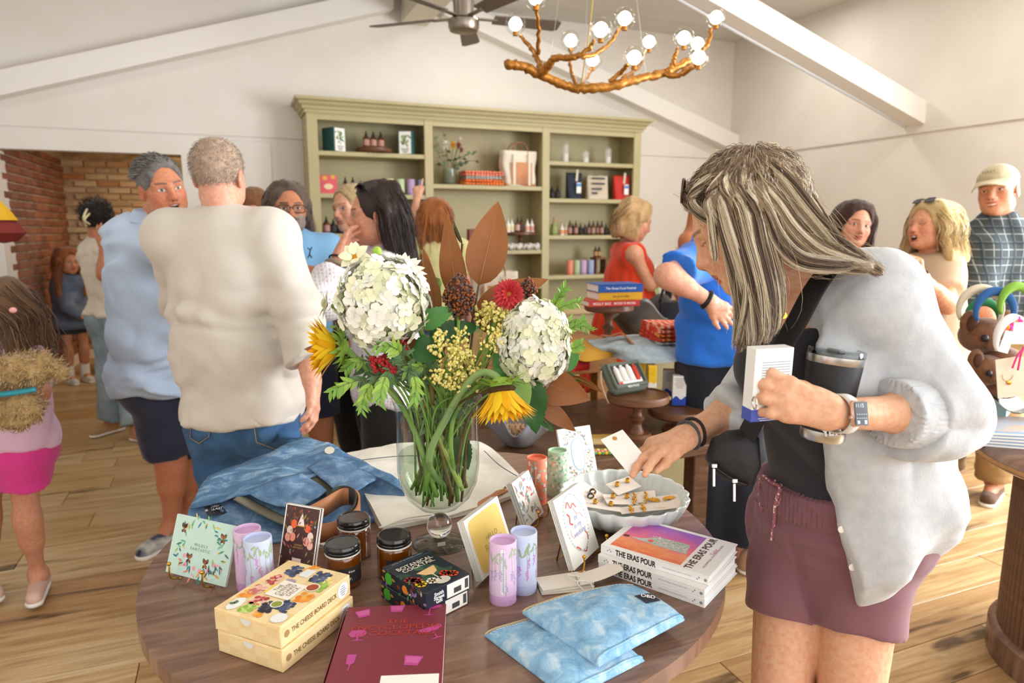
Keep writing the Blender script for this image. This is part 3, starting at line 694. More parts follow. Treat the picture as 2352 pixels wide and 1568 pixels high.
for k in range(70):mb.poly(leafp(g.uniform(-.42,.42)*w,g.uniform(.03,.93)*h,w*g.uniform(.08,.16),w*.02,g.choice((1,1.3,1.8,2.1))+g.uniform(-.5,.5)),None,g.choice(['#8e5a4e','#c98a80','#7a7a3c','#b0493a','#a88c4a','#6e4a40']))
for x,y,c in((-.3,.66,'#e6cfc0'),(-.2,.75,'#ef6a3c'),(-.33,.57,'#efa08e'),(-.2,.58,'#f0957e'),(.3,.62,'#e9d8cd'),(.2,.72,'#ef6a3c'),(.2,.55,'#f2a291'),(.32,.51,'#efb3a6')):mb.disc((x*w,y*h),w*.085,14,None,c,w*.105)
mb.poly([(-.1*w,.74*h),(.1*w,.74*h),(0,.92*h)],None,'#f0e4dc');mb.box((0,.735*h,.0001),(.22*w,.012*h,.0002),col='#c9a24a')
mb.box((0,.16*h,.0002),(.36*w,.13*h,.0002),col='#ecd2c6');mb.box((0,.27*h,.0002),(.25*w,.1*h,.0002),col='#efdacf');mb.box((0,.09*h,.0002),(.44*w,.012*h,.0002),col='#c9a24a')
for k in range(6):mb.disc((g.uniform(-.4,.4)*w,g.uniform(.4,.9)*h),w*.03,7,None,g.choice(['#e0533a','#d9b45a','#7fa6b8']))
art(cd,mb);letters('HAPPIEST\nBIRTHDAY',w*.06,ink('#caa355'),cd,T((0,h*.47,.0008)))
easel(m,w,h,'brass wire easel behind the brown birthday card',.95)
m,w,h=lean((1108,1334),(1182,1264),(1052,1206),20)
cd=card_stack('note_card_stack',m,w,h,5,'#f3efe6','stack of note cards with yellow scalloped front on an easel',cat='cards')
pts=[]
for i in range(44):
 t=i/44*2*PI;kx=math.copysign(abs(math.cos(t))**.25,math.cos(t));ky=math.copysign(abs(math.sin(t))**.25,math.sin(t));pts.append((kx*w*.44*(1+.03*math.sin(11*t*2)),h/2+ky*h*.45*(1+.02*math.sin(11*t*2))))
art(cd,MB().poly(pts,None,'#f0cf6e'));letters('HELLO\nSUNSHINE',w*.11,ink('#a8955a'),cd,T((w*.05,h*.45,.0008)))
easel(m,w,h,'brass wire easel behind the yellow note cards',.5)
m,w,h=lean((1212,1212),(1249,1176),(1172,1112),22)
cd=card_stack('note_card_stack',m,w,h,5,'#e5ddd4','stack of pale floral note cards seen edge-on beside the coral tube',cat='cards')
mb=MB();g=random.Random(9)
for k in range(60):mb.poly(leafp(g.uniform(-.45,.4)*w,g.uniform(.05,.93)*h,w*.16,w*.03,g.uniform(0,6.3)),None,g.choice(['#9fb0a0','#c98d86','#8a93b5','#b7a88d','#c95a50','#7d9484']))
art(cd,mb)
easel(m,w,h,'brass wire easel behind the pale floral note cards',.6)
m,w,h=lean((1300,1112),(1375,1098),(1270,988),20)
cd=card_stack('note_card_stack',m,w,h,3,'#f4f2ec','stack of white floral note cards with blue oval frame behind the bowl',cat='cards')
mb=MB();g=random.Random(12)
for k in range(90):
 a=g.uniform(0,6.28);x,y=w*.36*math.cos(a)*g.uniform(.8,1.25),h*.5+h*.4*math.sin(a)*g.uniform(.85,1.15)
 if abs(x)<w*.47 and 0<y<h*.98:mb.poly(leafp(x,y,w*.1,w*.014,g.uniform(0,6.3)),None,g.choice(['#9ab2c9','#e3b48d','#8fae93','#b3a6cf','#6b7f78','#d8a58f']))
mb.poly([(w*.2*math.cos(t),h*.5+h*.3*math.copysign(abs(math.sin(t))**.7,math.sin(t)))for t in[2*PI*i/28 for i in range(28)]],None,'#b3c9e4')
mb.poly([(w*.17*math.cos(t),h*.5+h*.28*math.copysign(abs(math.sin(t))**.7,math.sin(t)),.0003)for t in[2*PI*i/28 for i in range(28)]],None,'#f6f4f0')
art(cd,mb)
m,w,h=lean((1319,1310),(1376,1256),(1256,1160),20)
cd=card_stack('note_card_stack',m,w,h,4,'#f5f3ee','stack of white cards with ribbon lettering in an oval on a brass easel',cat='cards')
mb=MB()
for k in range(46):
 a=2*PI*k/46;mb.poly(leafp(w*.36*math.cos(a),h*.54+h*.4*math.sin(a),w*.045,w*.016,a+1.2),None,['#9cc7c0','#a9b4d6','#c2d6a8'][k%3])
def ribbon(p,wd,c,mb=mb):
 q=bez([(x*w,y*h,.0002)for x,y in p],6)
 for a,b in zip(q[:-1],q[1:]):n_=Vector((-(b-a).y,(b-a).x,0)).normalized()*wd*w;mb.poly([a-n_,b-n_,b+n_,a+n_],None,c)
ribbon([(-.2,.8),(-.1,.86),(-.05,.76),(.06,.8),(.14,.72)],.012,'#e0634f');ribbon([(-.22,.72),(-.16,.66),(-.2,.58),(-.12,.54)],.016,'#d9503c');ribbon([(.02,.74),(.1,.64),(.2,.62),(.28,.54)],.007,'#e9a0a8')
ribbon([(-.24,.5),(-.26,.42),(-.2,.36)],.006,'#eab0b0');ribbon([(.2,.34),(.24,.3),(.22,.22)],.014,'#d9604c');ribbon([(-.22,.24),(-.14,.2),(-.1,.16)],.014,'#e0634f');ribbon([(-.02,.12),(.06,.1),(.12,.14)],.012,'#d9503c')
art(cd,mb);letters('be\nin my\nwedding',w*.13,ink('#a3a8d8'),cd,T((w*.02,h*.5,.0008)),shear=.3)
easel(m,w,h,'brass wire easel holding the white ribbon lettered cards',.92)
TH,TRd=.121,.0258
def tube_at(x,y,*a,**k):P=PZ(x,y,TZ+TH);return paper_tube(P.x,P.y,TZ,TH,TRd,*a,**k)
MW=('#b9a9c9','#cf9ed6','#d8b0e0','#a9bfae')
tube_at(567,1213,'#dcbfe0','#cfa6d4','lavender paper tube behind the pale blue tube beside the mint card',rz=R(200),motif=motif_wisteria(MW,1))
tube_at(591,1233,'#c9d3f0','#bcc7ea','pale blue paper tube between the mint card and the brown card',rz=R(250),motif=motif_wisteria(('#b7bf9a','#cf9ed6','#d6a8dc','#a9bf9e'),2))
tube_at(1155,1238,'#e3c6e6','#d5aadb','lavender paper tube in front of the yellow note cards',rz=R(240),motif=motif_wisteria(('#b9c2a0','#a9b4cf','#d3a9dc','#b5c4a8'),3,panel=.004))
tube_at(1203,1218,'#cdd6f3','#c2ccf0','pale blue paper tube right of the lavender tube and yellow cards',rz=R(230),motif=motif_wisteria(('#a9b98e','#c98ed0','#cfa0d8','#9fb592'),4))
tube_at(1233,1049,'#e8805f','#e27455','coral blossom paper tube in front of the sage one',rz=R(215),motif=motif_blossom(('#f0a050','#8fc7b0','#f3e3dc','#6fae9c'),5,panel=.006))
tube_at(1281,1033,'#b4d3b4','#a8c9aa','sage green blossom paper tube beside the blue oval cards',rz=R(225),motif=motif_blossom(('#e8884a','#7fb39a','#e9e4d4','#b9a85a'),6))
M_jar=mat('amber_jar_glass','#6a3608',.05,coat=1,spec=.7);M_jarlid=mat('jar_lid_black','#17120f',.22,coat=.6)
def jar(x,y,lab,lid='#17120f',lettered=True,rz=0):
 P=PZ(x,y,TZ+.086);o=empty('candle_jar',(P.x,P.y,TZ),rz,lab,'jar')
 MB().lathe([(0,0),(.031,0),(.0345,.004),(.0345,.058),(.033,.064),(.0315,.066),(0,.066)],36).build('glass_body',M_jar,o,40)
 MB().lathe([(.0325,.0655),(.0345,.066),(.0345,.0685),(.0325,.069)],36).build('white_seal',M_white,o,40)
 MB().lathe([(0,.069),(.0338,.069),(.0348,.071),(.0348,.0735),(.0338,.075),(.0348,.0765),(.0348,.081),(.0325,.0855),(.030,.086),(.0285,.0845),(0,.0845)],36).build('lid',mat('lid_'+lid[1:],lid,.22,coat=.6),o,40)
 if lettered:
  lb=MB()
  lb.sheet(lambda u,v:(.0348*math.cos(-2.6+u*1.75),.0348*math.sin(-2.6+u*1.75),.012+v*.034),16,2);lb.build('label',mat('charcoal_label','#2b2a2a',.6),o,True)
  for tx,sz,u0,z0 in(('summer.',.0105,-2.22,.024),('frisco',.006,-1.72,.038)):
   me=text_mesh(tx,sz,bold=.0001)
   for v in me.vertices:
    a=u0+v.co.x/.035;v.co=Vector((.0352*math.cos(a),.0352*math.sin(a),z0+v.co.y))
   me.materials.clear();me.materials.append(ink('#f2eee6'));link('lettering',me,o)
 return o
jar(812,1186,'amber candle jar with black lid, hindmost of the three','#1c1412',False,.2)
jar(786,1244,'amber candle jar with charcoal label, nearest the cheese board decks','#15161a',True,R(28))
jar(905,1226,'amber candle jar with charcoal label, behind the botanical cocktail boxes','#161310',True,R(18))
def oriented(Fb,Rb,hh):e=(Rb-Fb).normalized();return Matrix(((e.x,-e.y,0,Fb.x),(e.y,e.x,0,Fb.y),(0,0,1,Fb.z),(0,0,0,1)))
def bamboo():
 m=bpy.data.materials.new('butcher_block_print');m.use_nodes=True;t=NT(m);v=t.coords('Object',(28,36,60))
 b=t.new('ShaderNodeTexChecker');b.inputs['Scale'].default_value=1.0;b.inputs['Color1'].default_value=(*lin('#f2d79c'),1);b.inputs['Color2'].default_value=(*lin('#e9c27c'),1);t.link(v,b.inputs[0])
 n=t.noise(t.coords('Object',(10,60,60)),4,4);t.link(t.mix(n,b.outputs[0],'#f4e0b4'),t.b.inputs['Base Color']);t.b.inputs['Roughness'].default_value=.4;return m
M_bam=bamboo()
Fb=PT(652.6,1544.5);Rb=PT(816,1411)
LX_,LY_,DH=.178,.138,.039
def deck(k,lab):
 o=empty('card_deck_box',(0,0,0),0,lab,'box');o.matrix_world=oriented(Fb,Rb,0)@T((.002*k-.002,.003*k,k*DH),(0,0,R(1.2*k)))
 MB().box((LX_/2,LY_/2,DH/2),(LX_,LY_,DH-.0006),bev=.0012).build('sleeve',M_bam,o)
 MB().box((-.0002,LY_/2,DH/2),(.0014,LY_-.008,DH-.008)).build('drawer_front',M_bam,o)
 MB().poly([(-.0013,LY_/2+.011*math.cos(t),DH-.004-.011*math.sin(t))for t in[PI*i/10 for i in range(11)]]).build('thumb_notch',mat('notch_white','#e6e4e0',.6),o)
 m2=T((LX_*.52,-.0004,DH*.48),(R(90),0,0))
 letters('THE CHEESE BOARD DECK',.0118,ink('#7a5a32'),o,T((LX_*.46,-.0004,DH*.48),(R(90),0,0)),sx=.8,bold=.0002)
 MB().disc((0,0,0),.0145,20).build('price_sticker',mat('sticker_white','#eef0f2',.5),o,mtx=T((LX_-.022,-.0006,DH*.5),(R(90),0,0)))
 lt=MB()
 for q in range(5):lt.box((0,.008-q*.004,0),(.016-.004*abs(q-2),.0014,.0001))
 lt.build('sticker_text',ink('#8b8f98'),o,mtx=T((LX_-.022,-.0008,DH*.5),(R(90),0,R(90)*0)))
 MB().disc((0,0,0),.006,14).build('publisher_mark',ink('#a98a5a'),o,mtx=T((.014,-.0005,DH*.5),(R(90),0,0)))
 return o
deck(0,'cheese board card deck box, lower of the two')
dk=deck(1,'cheese board card deck box with printed food spread, upper of the two')
def top_art(o,items,z):return items.build('printed_food',print_mat(),o,mtx=T((0,0,z)))
mb=MB();g=random.Random(21);cx,cyy=LX_*.54,LY_*.5
def dots(c,sp,n,r,cols):
 for k in range(n):mb.disc((c[0]+g.uniform(-sp,sp),c[1]+g.uniform(-sp,sp)*.75,.0002+k*1e-6),r*g.uniform(.8,1.2),8,None,g.choice(cols))
blue=['#39435f','#4a5678','#2c3550','#5d6a8e'];red=['#b8433f','#d0605a','#e9b9b0','#a63535'];grn=['#a9c75a','#8fb544','#c6d97e'];org=['#ee9a35','#f2ad4c','#e58425']
dots((LX_*.83,LY_*.72),.016,40,.004,blue);dots((LX_*.83,LY_*.3),.017,40,.004,blue);dots((LX_*.93,LY_*.55),.012,10,.005,org)
dots((LX_*.62,LY_*.78),.014,30,.004,red);dots((LX_*.42,LY_*.82),.014,26,.005,['#e7b2a4','#c9756a','#f0d3c8']);dots((LX_*.3,LY_*.86),.012,14,.005,org)
dots((LX_*.24,LY_*.62),.013,30,.004,red);dots((LX_*.2,LY_*.42),.015,40,.0045,['#2f3547','#454d66','#2a2430']);dots((LX_*.13,LY_*.62),.013,26,.005,grn)
dots((LX_*.28,LY_*.24),.015,36,.004,blue);dots((LX_*.7,LY_*.16),.014,26,.005,grn);dots((LX_*.46,LY_*.16),.013,20,.005,org);dots((LX_*.6,LY_*.58),.014,30,.0035,['#7a6c86','#b3a5b8','#e5dbe2'])
dots((LX_*.8,LY_*.14),.010,14,.005,['#e9d27a','#f2e29a']);dots((LX_*.1,LY_*.42),.008,10,.005,org)
mb.box((LX_*.84,LY_*.52,.0006),(.026,.02,.0004),col='#e7ebec');mb.box((LX_*.47,LY_*.66,.0006),(.03,.014,.0004),col='#f2d25c');mb.poly(ellip(LX_*.13,LY_*.82,.02,.012,0),T((0,0,.0007)),'#eef2f2')
for a in(.5,1.6):mb.poly(leafp(LX_*.12,LY_*.82,.012,.004,a),T((0,0,.0009)),'#5b7a55')
mb.disc((LX_*.64,LY_*.22,.0008),.013,18,None,'#f0e8dd');mb.disc((LX_*.64,LY_*.22,.0009),.0105,18,None,'#a8502c');mb.disc((LX_*.27,LY_*.36,.0008),.011,16,None,'#eef0ea');mb.disc((LX_*.27,LY_*.36,.0009),.0088,16,None,'#8f9a3a')
mb.disc((LX_*.1,LY_*.13,.0008),.0135,20,None,'#eceef0')
mb.box((LX_*.5,LY_*.48,.001),(.05,.05,.0004),col='#f6f1e6')
top_art(dk,mb,DH)
letters('THE\nCHEESE\nBOARD\nDECK',.0115,ink('#8a7a5c'),dk,T((LX_*.5,LY_*.48,DH+.0016),(0,0,R(-90)*0+R(0))),line=.9)
M_navy=mat('navy_print','#252c38',.35)
q0,q1=PZ(872,1370,TZ),PZ(1079,1389.6,TZ)
c0=Vector((.219,1.206,0));c1=Vector((.319,1.236,0));c2=Vector((.369,1.112,0));c3=Vector((.271,1.084,0))
ex=(c2-c1+c3-c0).normalized();bl_,bw_=.133,.103
for k in range(2):
 e=ex;ctr=(c0+c1+c2+c3)/4+Vector((.003*k,-.002*k,0))
 o=empty('cocktail_card_box',(0,0,0),0,'navy botanical cocktail card box, %s'%('lower of the two' if k==0 else 'upper of the two with drink and flowers on its lid'),'box')
 o.matrix_world=Matrix(((e.x,-e.y,0,ctr.x),(e.y,e.x,0,ctr.y),(0,0,1,TZ+.0312*k),(0,0,0,1)))
 MB().box((0,0,.0155),(bl_,bw_,.0306),bev=.001).build('carton',M_navy,o)
 MB().box((bl_/2+.0004,.022,.0155),(.0006,.052,.026)).build('barcode_label',M_card,o)
 bc=MB()
 for j in range(16):bc.box((bl_/2+.0009,.012+j*.0011,.012),(.0003,.0006*(1+j%2*.5),.010))
 for j in range(8):bc.box((bl_/2+.0009,.038+j*.0008*0+j*.001,.016),(.0003,.0006,.018))
 bc.build('barcode',ink('#3a3a3a'),o)
 letters('Smith\nStreet\nGift',.0095,ink('#eef0f0'),o,T((bl_/2+.0006,-.022,.013),(R(90),0,R(90))),bold=.0003,line=.75)
 sd=MB();g=random.Random(31)
 for j in range(26):sd.poly([(a,0,b)for a,b in leafp(g.uniform(-.06,.06),g.uniform(.003,.028),.012,.003,g.uniform(0,6.3))],T((0,-bw_/2-.0003,0)),g.choice(['#3f6b4a','#8a3a34','#c9d2c0','#5a8a5a','#9a6fb0','#b58a4a']))
 sd.disc((.005,0),.008,14,T((0,-bw_/2-.0006,.014),(R(90),0,0)),'#e58a2c')
 sd.disc((-.045,0),.0115,18,T((0,-bw_/2-.0008,.0155),(R(90),0,0)),'#4fae3a')
 sd.build('side_print',print_mat(),o)
tp=MB();g=random.Random(33)
for j in range(16):tp.poly(leafp(.02+g.uniform(-.035,.03),g.uniform(-.045,.03),.03,.008,g.uniform(0,6.3)),T((0,0,.0001*j/16)),g.choice(['#35553f','#2d4a3a','#48684a']))
tp.poly([(-.005,.022),(.0,-.022),(.016,-.012),(.022,.0),(.016,.014)],T((0,0,.0004)),'#e9c48a');tp.box((.032,.0,.0004),(.03,.0025,.0002),col='#ead9c0');tp.disc((.05,.0,.0005),.012,14,None,'#d8cfc4',.016)
for x,y,c in((.034,.018,'#d9432c'),(.045,.028,'#e2583a'),(.02,-.036,'#b8433f'),(.036,-.038,'#e8c22c'),(.04,-.016,'#f2efe8'),(.01,-.044,'#9a2f38')):
 for j in range(6):tp.disc((x+.006*math.cos(j*1.05),y+.006*math.sin(j*1.05),.0006),.0052,8,None,c)
 tp.disc((x,y,.0008),.003,8,None,'#e0a02c' if c=='#f2efe8' else '#5a2a20')
tp.build('lid_print',print_mat(),o,mtx=T((0,0,.0311)))
letters('BOTANICAL\nCOCKTAIL',.0155,ink('#ece6da'),o,T((-.028,0,.0316),(0,0,R(90))),bold=.0002,sx=.95,line=.8)
MB().box((-.0515,0,.0313),(.0006,bw_,.0003)).build('lid_line',ink('#5a6a84'),o);letters('DECK OF 60 RECIPE CARDS',.0058,ink('#b5bccb'),o,T((-.058,0,.0316),(0,0,R(90))))
a,b,c,d=[PZ(x,y,TZ+.031)for x,y in((800,1393),(1025,1385),(1032,1568),(775,1568))]
o=empty('cocktail_book',(0,0,0),0,'crimson cocktail encyclopedia with pink glassware silhouettes at the table edge','book')
e=(b-a).normalized();bw,bh=(b-a).length,.235
o.matrix_world=Matrix(((e.x,-e.y,0,a.x),(e.y,e.x,0,a.y),(0,0,1,TZ),(0,0,0,1)))
M_crim=mat('crimson_cloth','#7d2f3c',.42)
MB().box((bw/2,-bh/2,.029),(bw,bh,.003),bev=.0008).box((bw/2,-bh/2,.0015),(bw,bh,.003),bev=.0008).build('cover_boards',M_crim,o)
MB().sheet(lambda u,v:(-.002+.004*math.cos(PI/2+u*PI),-bh*v,.0155+.0148*math.sin(PI/2+u*PI)),10,2).build('spine',M_crim,o,True)
MB().box((bw/2+.002,-bh/2,.0155),(bw-.006,bh-.006,.025)).build('pages',mat('page_edges','#efeae0',.8),o)
P_='#b8478f'
def gl(x,y,s,rot,kind):
 pk=MB()
 mt=T((x*bw,-y*bh,.0003),(0,0,rot),s)
 if kind=='coupe':pk.poly([(-.02,.012),(.02,.012),(.019,.005),(.008,-.001),(-.008,-.001),(-.019,.005)],mt,P_).box((0,-.011,0),(.0022,.02,.0002),mtx=mt,col=P_).poly([(-.013,-.0225),(.013,-.0225),(.002,-.0195),(-.002,-.0195)],mt,P_)
 if kind=='rocks':pk.poly([(-.014,.012),(.016,.012),(.011,-.012),(-.010,-.012)],mt,P_).poly([(-.011,.009,.0002),(.013,.009,.0002),(.010,-.006,.0002),(-.009,-.006,.0002)],mt,'#c8609f')
 if kind=='snifter':pk.poly([(-.011,.012),(.011,.012),(.016,.002),(.010,-.008),(-.010,-.008),(-.016,.002)],mt,P_).box((0,-.012,0),(.003,.01,.0002),mtx=mt,col=P_).poly([(-.012,-.019),(.012,-.019),(.002,-.015),(-.002,-.015)],mt,P_)
 if kind=='flute':pk.poly([(-.008,.018),(.008,.018),(.007,-.006),(0,-.012),(-.007,-.006)],mt,P_).box((0,-.018,0),(.002,.014,.0002),mtx=mt,col=P_)
 pk.build('glass_print',print_mat(),o,mtx=T((0,0,.0306)))
for q in((.17,.1,.9,R(20),'rocks'),(.5,.05,.9,0,'rocks'),(.84,.06,.95,R(-4),'coupe'),(.17,.36,.95,R(5),'snifter'),(.88,.35,1.0,R(25),'coupe'),(.17,.66,.9,0,'flute'),(.72,.68,1.0,R(-8),'rocks')):gl(*q)
letters('THE\nENCYCLOPEDIA\nof COCKTAILS',.018,ink('#b33a2c'),o,T((bw*.53,-bh*.29,.031)),sx=1.15,line=.95)
MB().box((bw*.72,-bh*.875,.0307),(bw*.5,bh*.1,.0004)).build('price_card',M_card,o)
def erasbook(k,lab,z,rz,off):
 sp0,sp1=PZ(1374,1310,TZ),PZ(1618,1397,TZ)
 o=empty('cocktail_recipe_book',(0,0,0),0,lab,'book');e=(sp1-sp0).normalized();L=(sp1-sp0).length;dp=.165
 o.matrix_world=Matrix(((e.x,-e.y,0,sp0 .x+off[0]),(e.y,e.x,0,sp0 .y+off[1]),(0,0,1,z),(0,0,0,1)))@T((0,0,0),(0,0,rz))
 M_bk=mat('white_gloss_board','#f2f1ef',.25)
 MB().box((L/2,dp/2,.0167),(L,dp,.0018),bev=.0006).box((L/2,dp/2,.0009),(L,dp,.0018),bev=.0006).build('cover_boards',M_bk,o)
 MB().box((L/2,.0009,.0088),(L,.0018,.0174),bev=.0008).build('spine',M_bk,o)
 MB().box((L/2,dp/2,.0088),(L-.006,dp-.007,.0136)).build('pages',mat('page_white','#e9edf3',.7),o)
 letters('THE ERAS POUR',.0165,ink('#3a211a'),o,T((L*.34,-.0004,.0088),(R(90),0,0)),bold=.0005,sx=.72)
 letters('THE UNOFFICIAL TOUR COCKTAILS',.0036,ink('#b9a8a4'),o,T((L*.72,-.0004,.0088),(R(90),0,0)))
 st=MB()
 for u in(.07,.09,.105,.9,.915):st.poly([(u*L+.0016*(1 if j%2==0 else.45)*math.sin(j*PI/5),-.0005,.0088+.003*math.sin(u*90)+.0016*(1 if j%2==0 else.45)*math.cos(j*PI/5))for j in range(10)])
 st.build('star_marks',ink('#3a2a24'),o);MB().disc((0,0,0),.003,12).build('publisher_mark',ink('#8f8f93'),o,mtx=T((L*.97,-.0005,.0088),(R(90),0,0)))
 return o,L,dp
zz=TZ
for k,(lab,rz,off)in enumerate((('white cocktail recipe book, bottom of the stack of three',0,(0,0)),('white cocktail recipe book, middle of the stack of three',R(.5),(-.001,.001)),('white cocktail recipe book with sunset cover photo, top of the stack',R(2.5),(.008,.006)))):
 o,L,dp=erasbook(k,lab,zz,rz,off);zz+=.0178
def cover_mat():
 m=bpy.data.materials.new('sunset_silk_print');m.use_nodes=True;t=NT(m);v=t.coords('Object')
 sp=t.new('ShaderNodeSeparateXYZ');t.link(v,sp.inputs[0]);n=t.noise(t.coords('Object',(14,26,1),(0,0,R(-25))),1.4,3,.5,1.5)
 a=t.new('ShaderNodeMath',operation='MULTIPLY_ADD');a.inputs[1].default_value=6.3;a.inputs[2].default_value=-.15;t.link(sp.outputs[1],a.inputs[0])
 b=t.new('ShaderNodeMath',operation='MULTIPLY_ADD');b.inputs[1].default_value=.5;t.link(n,b.inputs[0]);t.link(a.outputs[0],b.inputs[2])
 c=t.ramp(b.outputs[0],[(.1,'#e0563a'),(.38,'#f2965c'),(.55,'#e8657a'),(.8,'#c95aa8'),(1,'#9a5ac0')]);t.link(c,t.b.inputs['Base Color']);t.b.inputs['Roughness'].default_value=.25;return m
MB().box((L*.40,dp*.5,.0178),(L*.66,dp*.86,.0004)).build('cover_photo',cover_mat(),o)
gm=MB();g=random.Random(41)
outl=[(.14,.42),(.24,.44),(.3,.50),(.38,.60),(.66,.62),(.70,.36),(.40,.36),(.3,.38),(.24,.38)]
gm.poly([(x*L,y*dp)for x,y in outl],None,'#b9c7b8')
for k in range(240):
 x,y=g.uniform(.31,.68),g.uniform(.38,.60);gm.disc((x*L,y*dp,.0002+k*1e-6),.0018,5,None,g.choice(['#d8e2dc','#9fb3ad','#e9e2ea','#c9b7c9','#8fa89e','#f1c9c0']))
gm.disc((.34*L,.44*dp,.0006),.006,12,None,'#e0605a');gm.box((.11*L,.405*dp,.0004),(.05*L,.008,.0002),rot=(0,0,R(8)),col='#4a2a2a')
gm.build('cover_bottle_art',print_mat(),o,mtx=T((0,0,.0182)))
letters('THE ERAS POUR',.021,ink('#4a2a20'),o,T((L*.80,dp*.5,.0182),(0,0,R(90))),bold=.0004,sx=.98)
letters('THE UNOFFICIAL TOUR COCKTAILS BOOK',.0058,ink('#6a5a54'),o,T((L*.905,dp*.5,.0182),(0,0,R(90))));letters('Taylor',.012,ink('#d77fae'),o,T((L*.885,dp*.6,.0184),(0,0,R(90))),shear=.4)
BC=PT(1434,1183)
BC=Vector((.822,1.318,TZ))
bo=empty('scalloped_bowl',BC,0,'large pale grey scalloped ceramic bowl full of earring cards','bowl')
NL=22;RB=.148
def scal(a,j):return 1+(.035*abs(math.sin(NL*a/2))-.018)*min(1,(j+1)/4)
prof=[(.0,.004),(.055,.004),(.062,0),(.07,.004),(.105,.018),(.130,.038),(.143,.06),(.148,.076),(.145,.079),(.140,.074),(.134,.058),(.12,.038),(.095,.022),(.06,.013),(0,.012)]
def scal2(a,j):k=min(j,14-j);return 1+(.05*abs(math.sin(NL*a/2))-.022)*min(1,k/5)
mb=MB().lathe(prof,176,rfun=scal2);mb.build('bowl_wall',mat('celadon_glaze','#d9dedb',.12,col2='#d2d8d6',ns=4,coat=.6),bo,True)
def earring_card(x,y,z,w,h,rot,lab,kind):
 o=empty('earring_card',(0,0,0),0,lab,'card');o.matrix_world=Matrix.Translation((x,y,z))@Euler(rot).to_matrix().to_4x4()
 MB().box((0,0,0),(w,h,.0012),bev=.0003).build('backing_card',mat('blush_card','#efe3d8',.6),o)
 if kind=='leaf':
  for s in(-1,1):
   mb=MB()
   for j in range(9):mb.poly(leafp(s*w*.22,h*.1,w*.2,w*.022,PI/2+s*.3+(j-4)*.33,4),T((0,0,.002+.0004*j)))
   solidify(mb.build('gold_earring',M_gold,o),.0012)
  letters('Planet',.009,ink('#d9b98d'),o,T((0,-h*.36,.0008)))
 elif kind=='stud':
  for s in(-1,1):MB().sphere((s*w*.22,h*.1,.005),(.006,.006,.005),10,6).lathe([(.004,0),(.006,.002),(.004,.004)],10,T((s*w*.22,h*.1,.008))).build('gold_earring',M_gold,o,True)
 elif kind=='hoop':
  for s in(0,1):
   MB().lathe([(.006,-.003),(.0085,-.003),(.0085,.003),(.006,.003)],16,T((w*.1,h*(.12-.3*s),.006),(R(70),0,.4)),close=True).build('black_gold_earring',mat('black_enamel','#1d1a16',.2,coat=.6),o,True)
   MB().tube([(w*.1+.0075*math.cos(t),h*(.12-.3*s)+.004*math.sin(t),.006+.007*math.sin(t))for t in[2*PI*i/14 for i in range(15)]],.0012,6).build('gold_band',M_gold,o,True)
 elif kind=='drop':
  for s in(-1,1):
   mb=MB()
   for j in range(10):mb.sphere((s*w*.18+.003*math.sin(j*1.3),h*.2-j*.0045,.004+.002*math.cos(j)),.0032,7,4)
   mb.build('gold_earring',M_gold,o,True)
 letters('Elandie',.006,ink('#d9c0a0'),o,T((-w*.1,h*.36,.0008)))if kind in('stud','drop')else None
 return o
ez=TZ
for(px,py,z,w_,h_,rot,lab,kd)in((1350,1135,.795+.012,.085,.052,(R(22),R(30),R(-35)),'earring card with black and gold hoops at the left of the bowl','hoop'),(1432,1118,.80+.012,.075,.05,(R(14),R(-6),R(8)),'blank topped earring card at the back of the bowl','stud'),(1425,1150,.788+.008,.08,.05,(R(6),R(4),R(-14)),'earring card with gold knot studs in the middle of the bowl','stud'),(1470,1145,.788+.010,.075,.05,(R(8),R(-10),R(-30)),'earring card with gold beaded drops right of the middle in the bowl','drop'),(1385,1165,.787+.006,.085,.05,(R(-4),R(8),R(-25)),'earring card lying low at the front left of the bowl','stud'),(1462,1172,.786+.006,.08,.05,(R(-6),R(-6),R(-20)),'earring card with woven gold loops at the front of the bowl','drop'),(1520,1158,.79+.012,.088,.056,(R(12),R(-12),R(-32)),'earring card with gold fan leaves at the right of the bowl','leaf')):
 P=PZ(px,py,z);earring_card(P.x,P.y,P.z+.004,w_,h_,rot,lab,kd)
P0=PT(1320,1342)
o=empty('tied_cards',P0,R(-12),'blank cream cards tied with white cord lying on the table','cards')
for k in range(3):MB().box((-.02,.004*k-.004,.002+.003*k),(.105,.05,.0022),rot=(0,0,R(3*k))).build('card',mat('cream_card','#e9e2d6',.6),o)
MB().sheet(lambda u,v:(.005+u*.09,-.025+v*.045+.01*u,.012+.018*u*u),8,3).build('lifted_card',mat('cream_card','#e9e2d6',.6),o,True)
MB().tube(bez([(.01,-.035,.004),(.0,-.02,.014),(.012,.0,.014),(-.012,.012,.015),(-.004,-.012,.015),(.022,-.018,.014),(.03,-.036,.004)],6),.0011,6).build('cord_bow',mat('white_cord','#f3f0ea',.8),o,True)
def vnoise(P,s=1.0,seed=0):
 P=np.asarray(P,float)*s;i=np.floor(P).astype(np.int64);f=P-i;f=f*f*(3-2*f)
 def h(a,b,c):
  n=(a*374761393+b*668265263+c*2147483647+seed*974634777)&0x7fffffff
  n=(n^(n>>13))*1274126177&0x7fffffff
  return((n^(n>>16))&0xffff)/65535.
 o=0
 for a in(0,1):
  for b in(0,1):
   for c in(0,1):
    w=(f[:,0]if a else 1-f[:,0])*(f[:,1]if b else 1-f[:,1])*(f[:,2]if c else 1-f[:,2])
    o=o+w*h(i[:,0]+a,i[:,1]+b,i[:,2]+c)
 return o
def vn(x,y,z,s,seed=0):return float(vnoise(np.array([[x,y,z]]),s,seed)[0])-.5
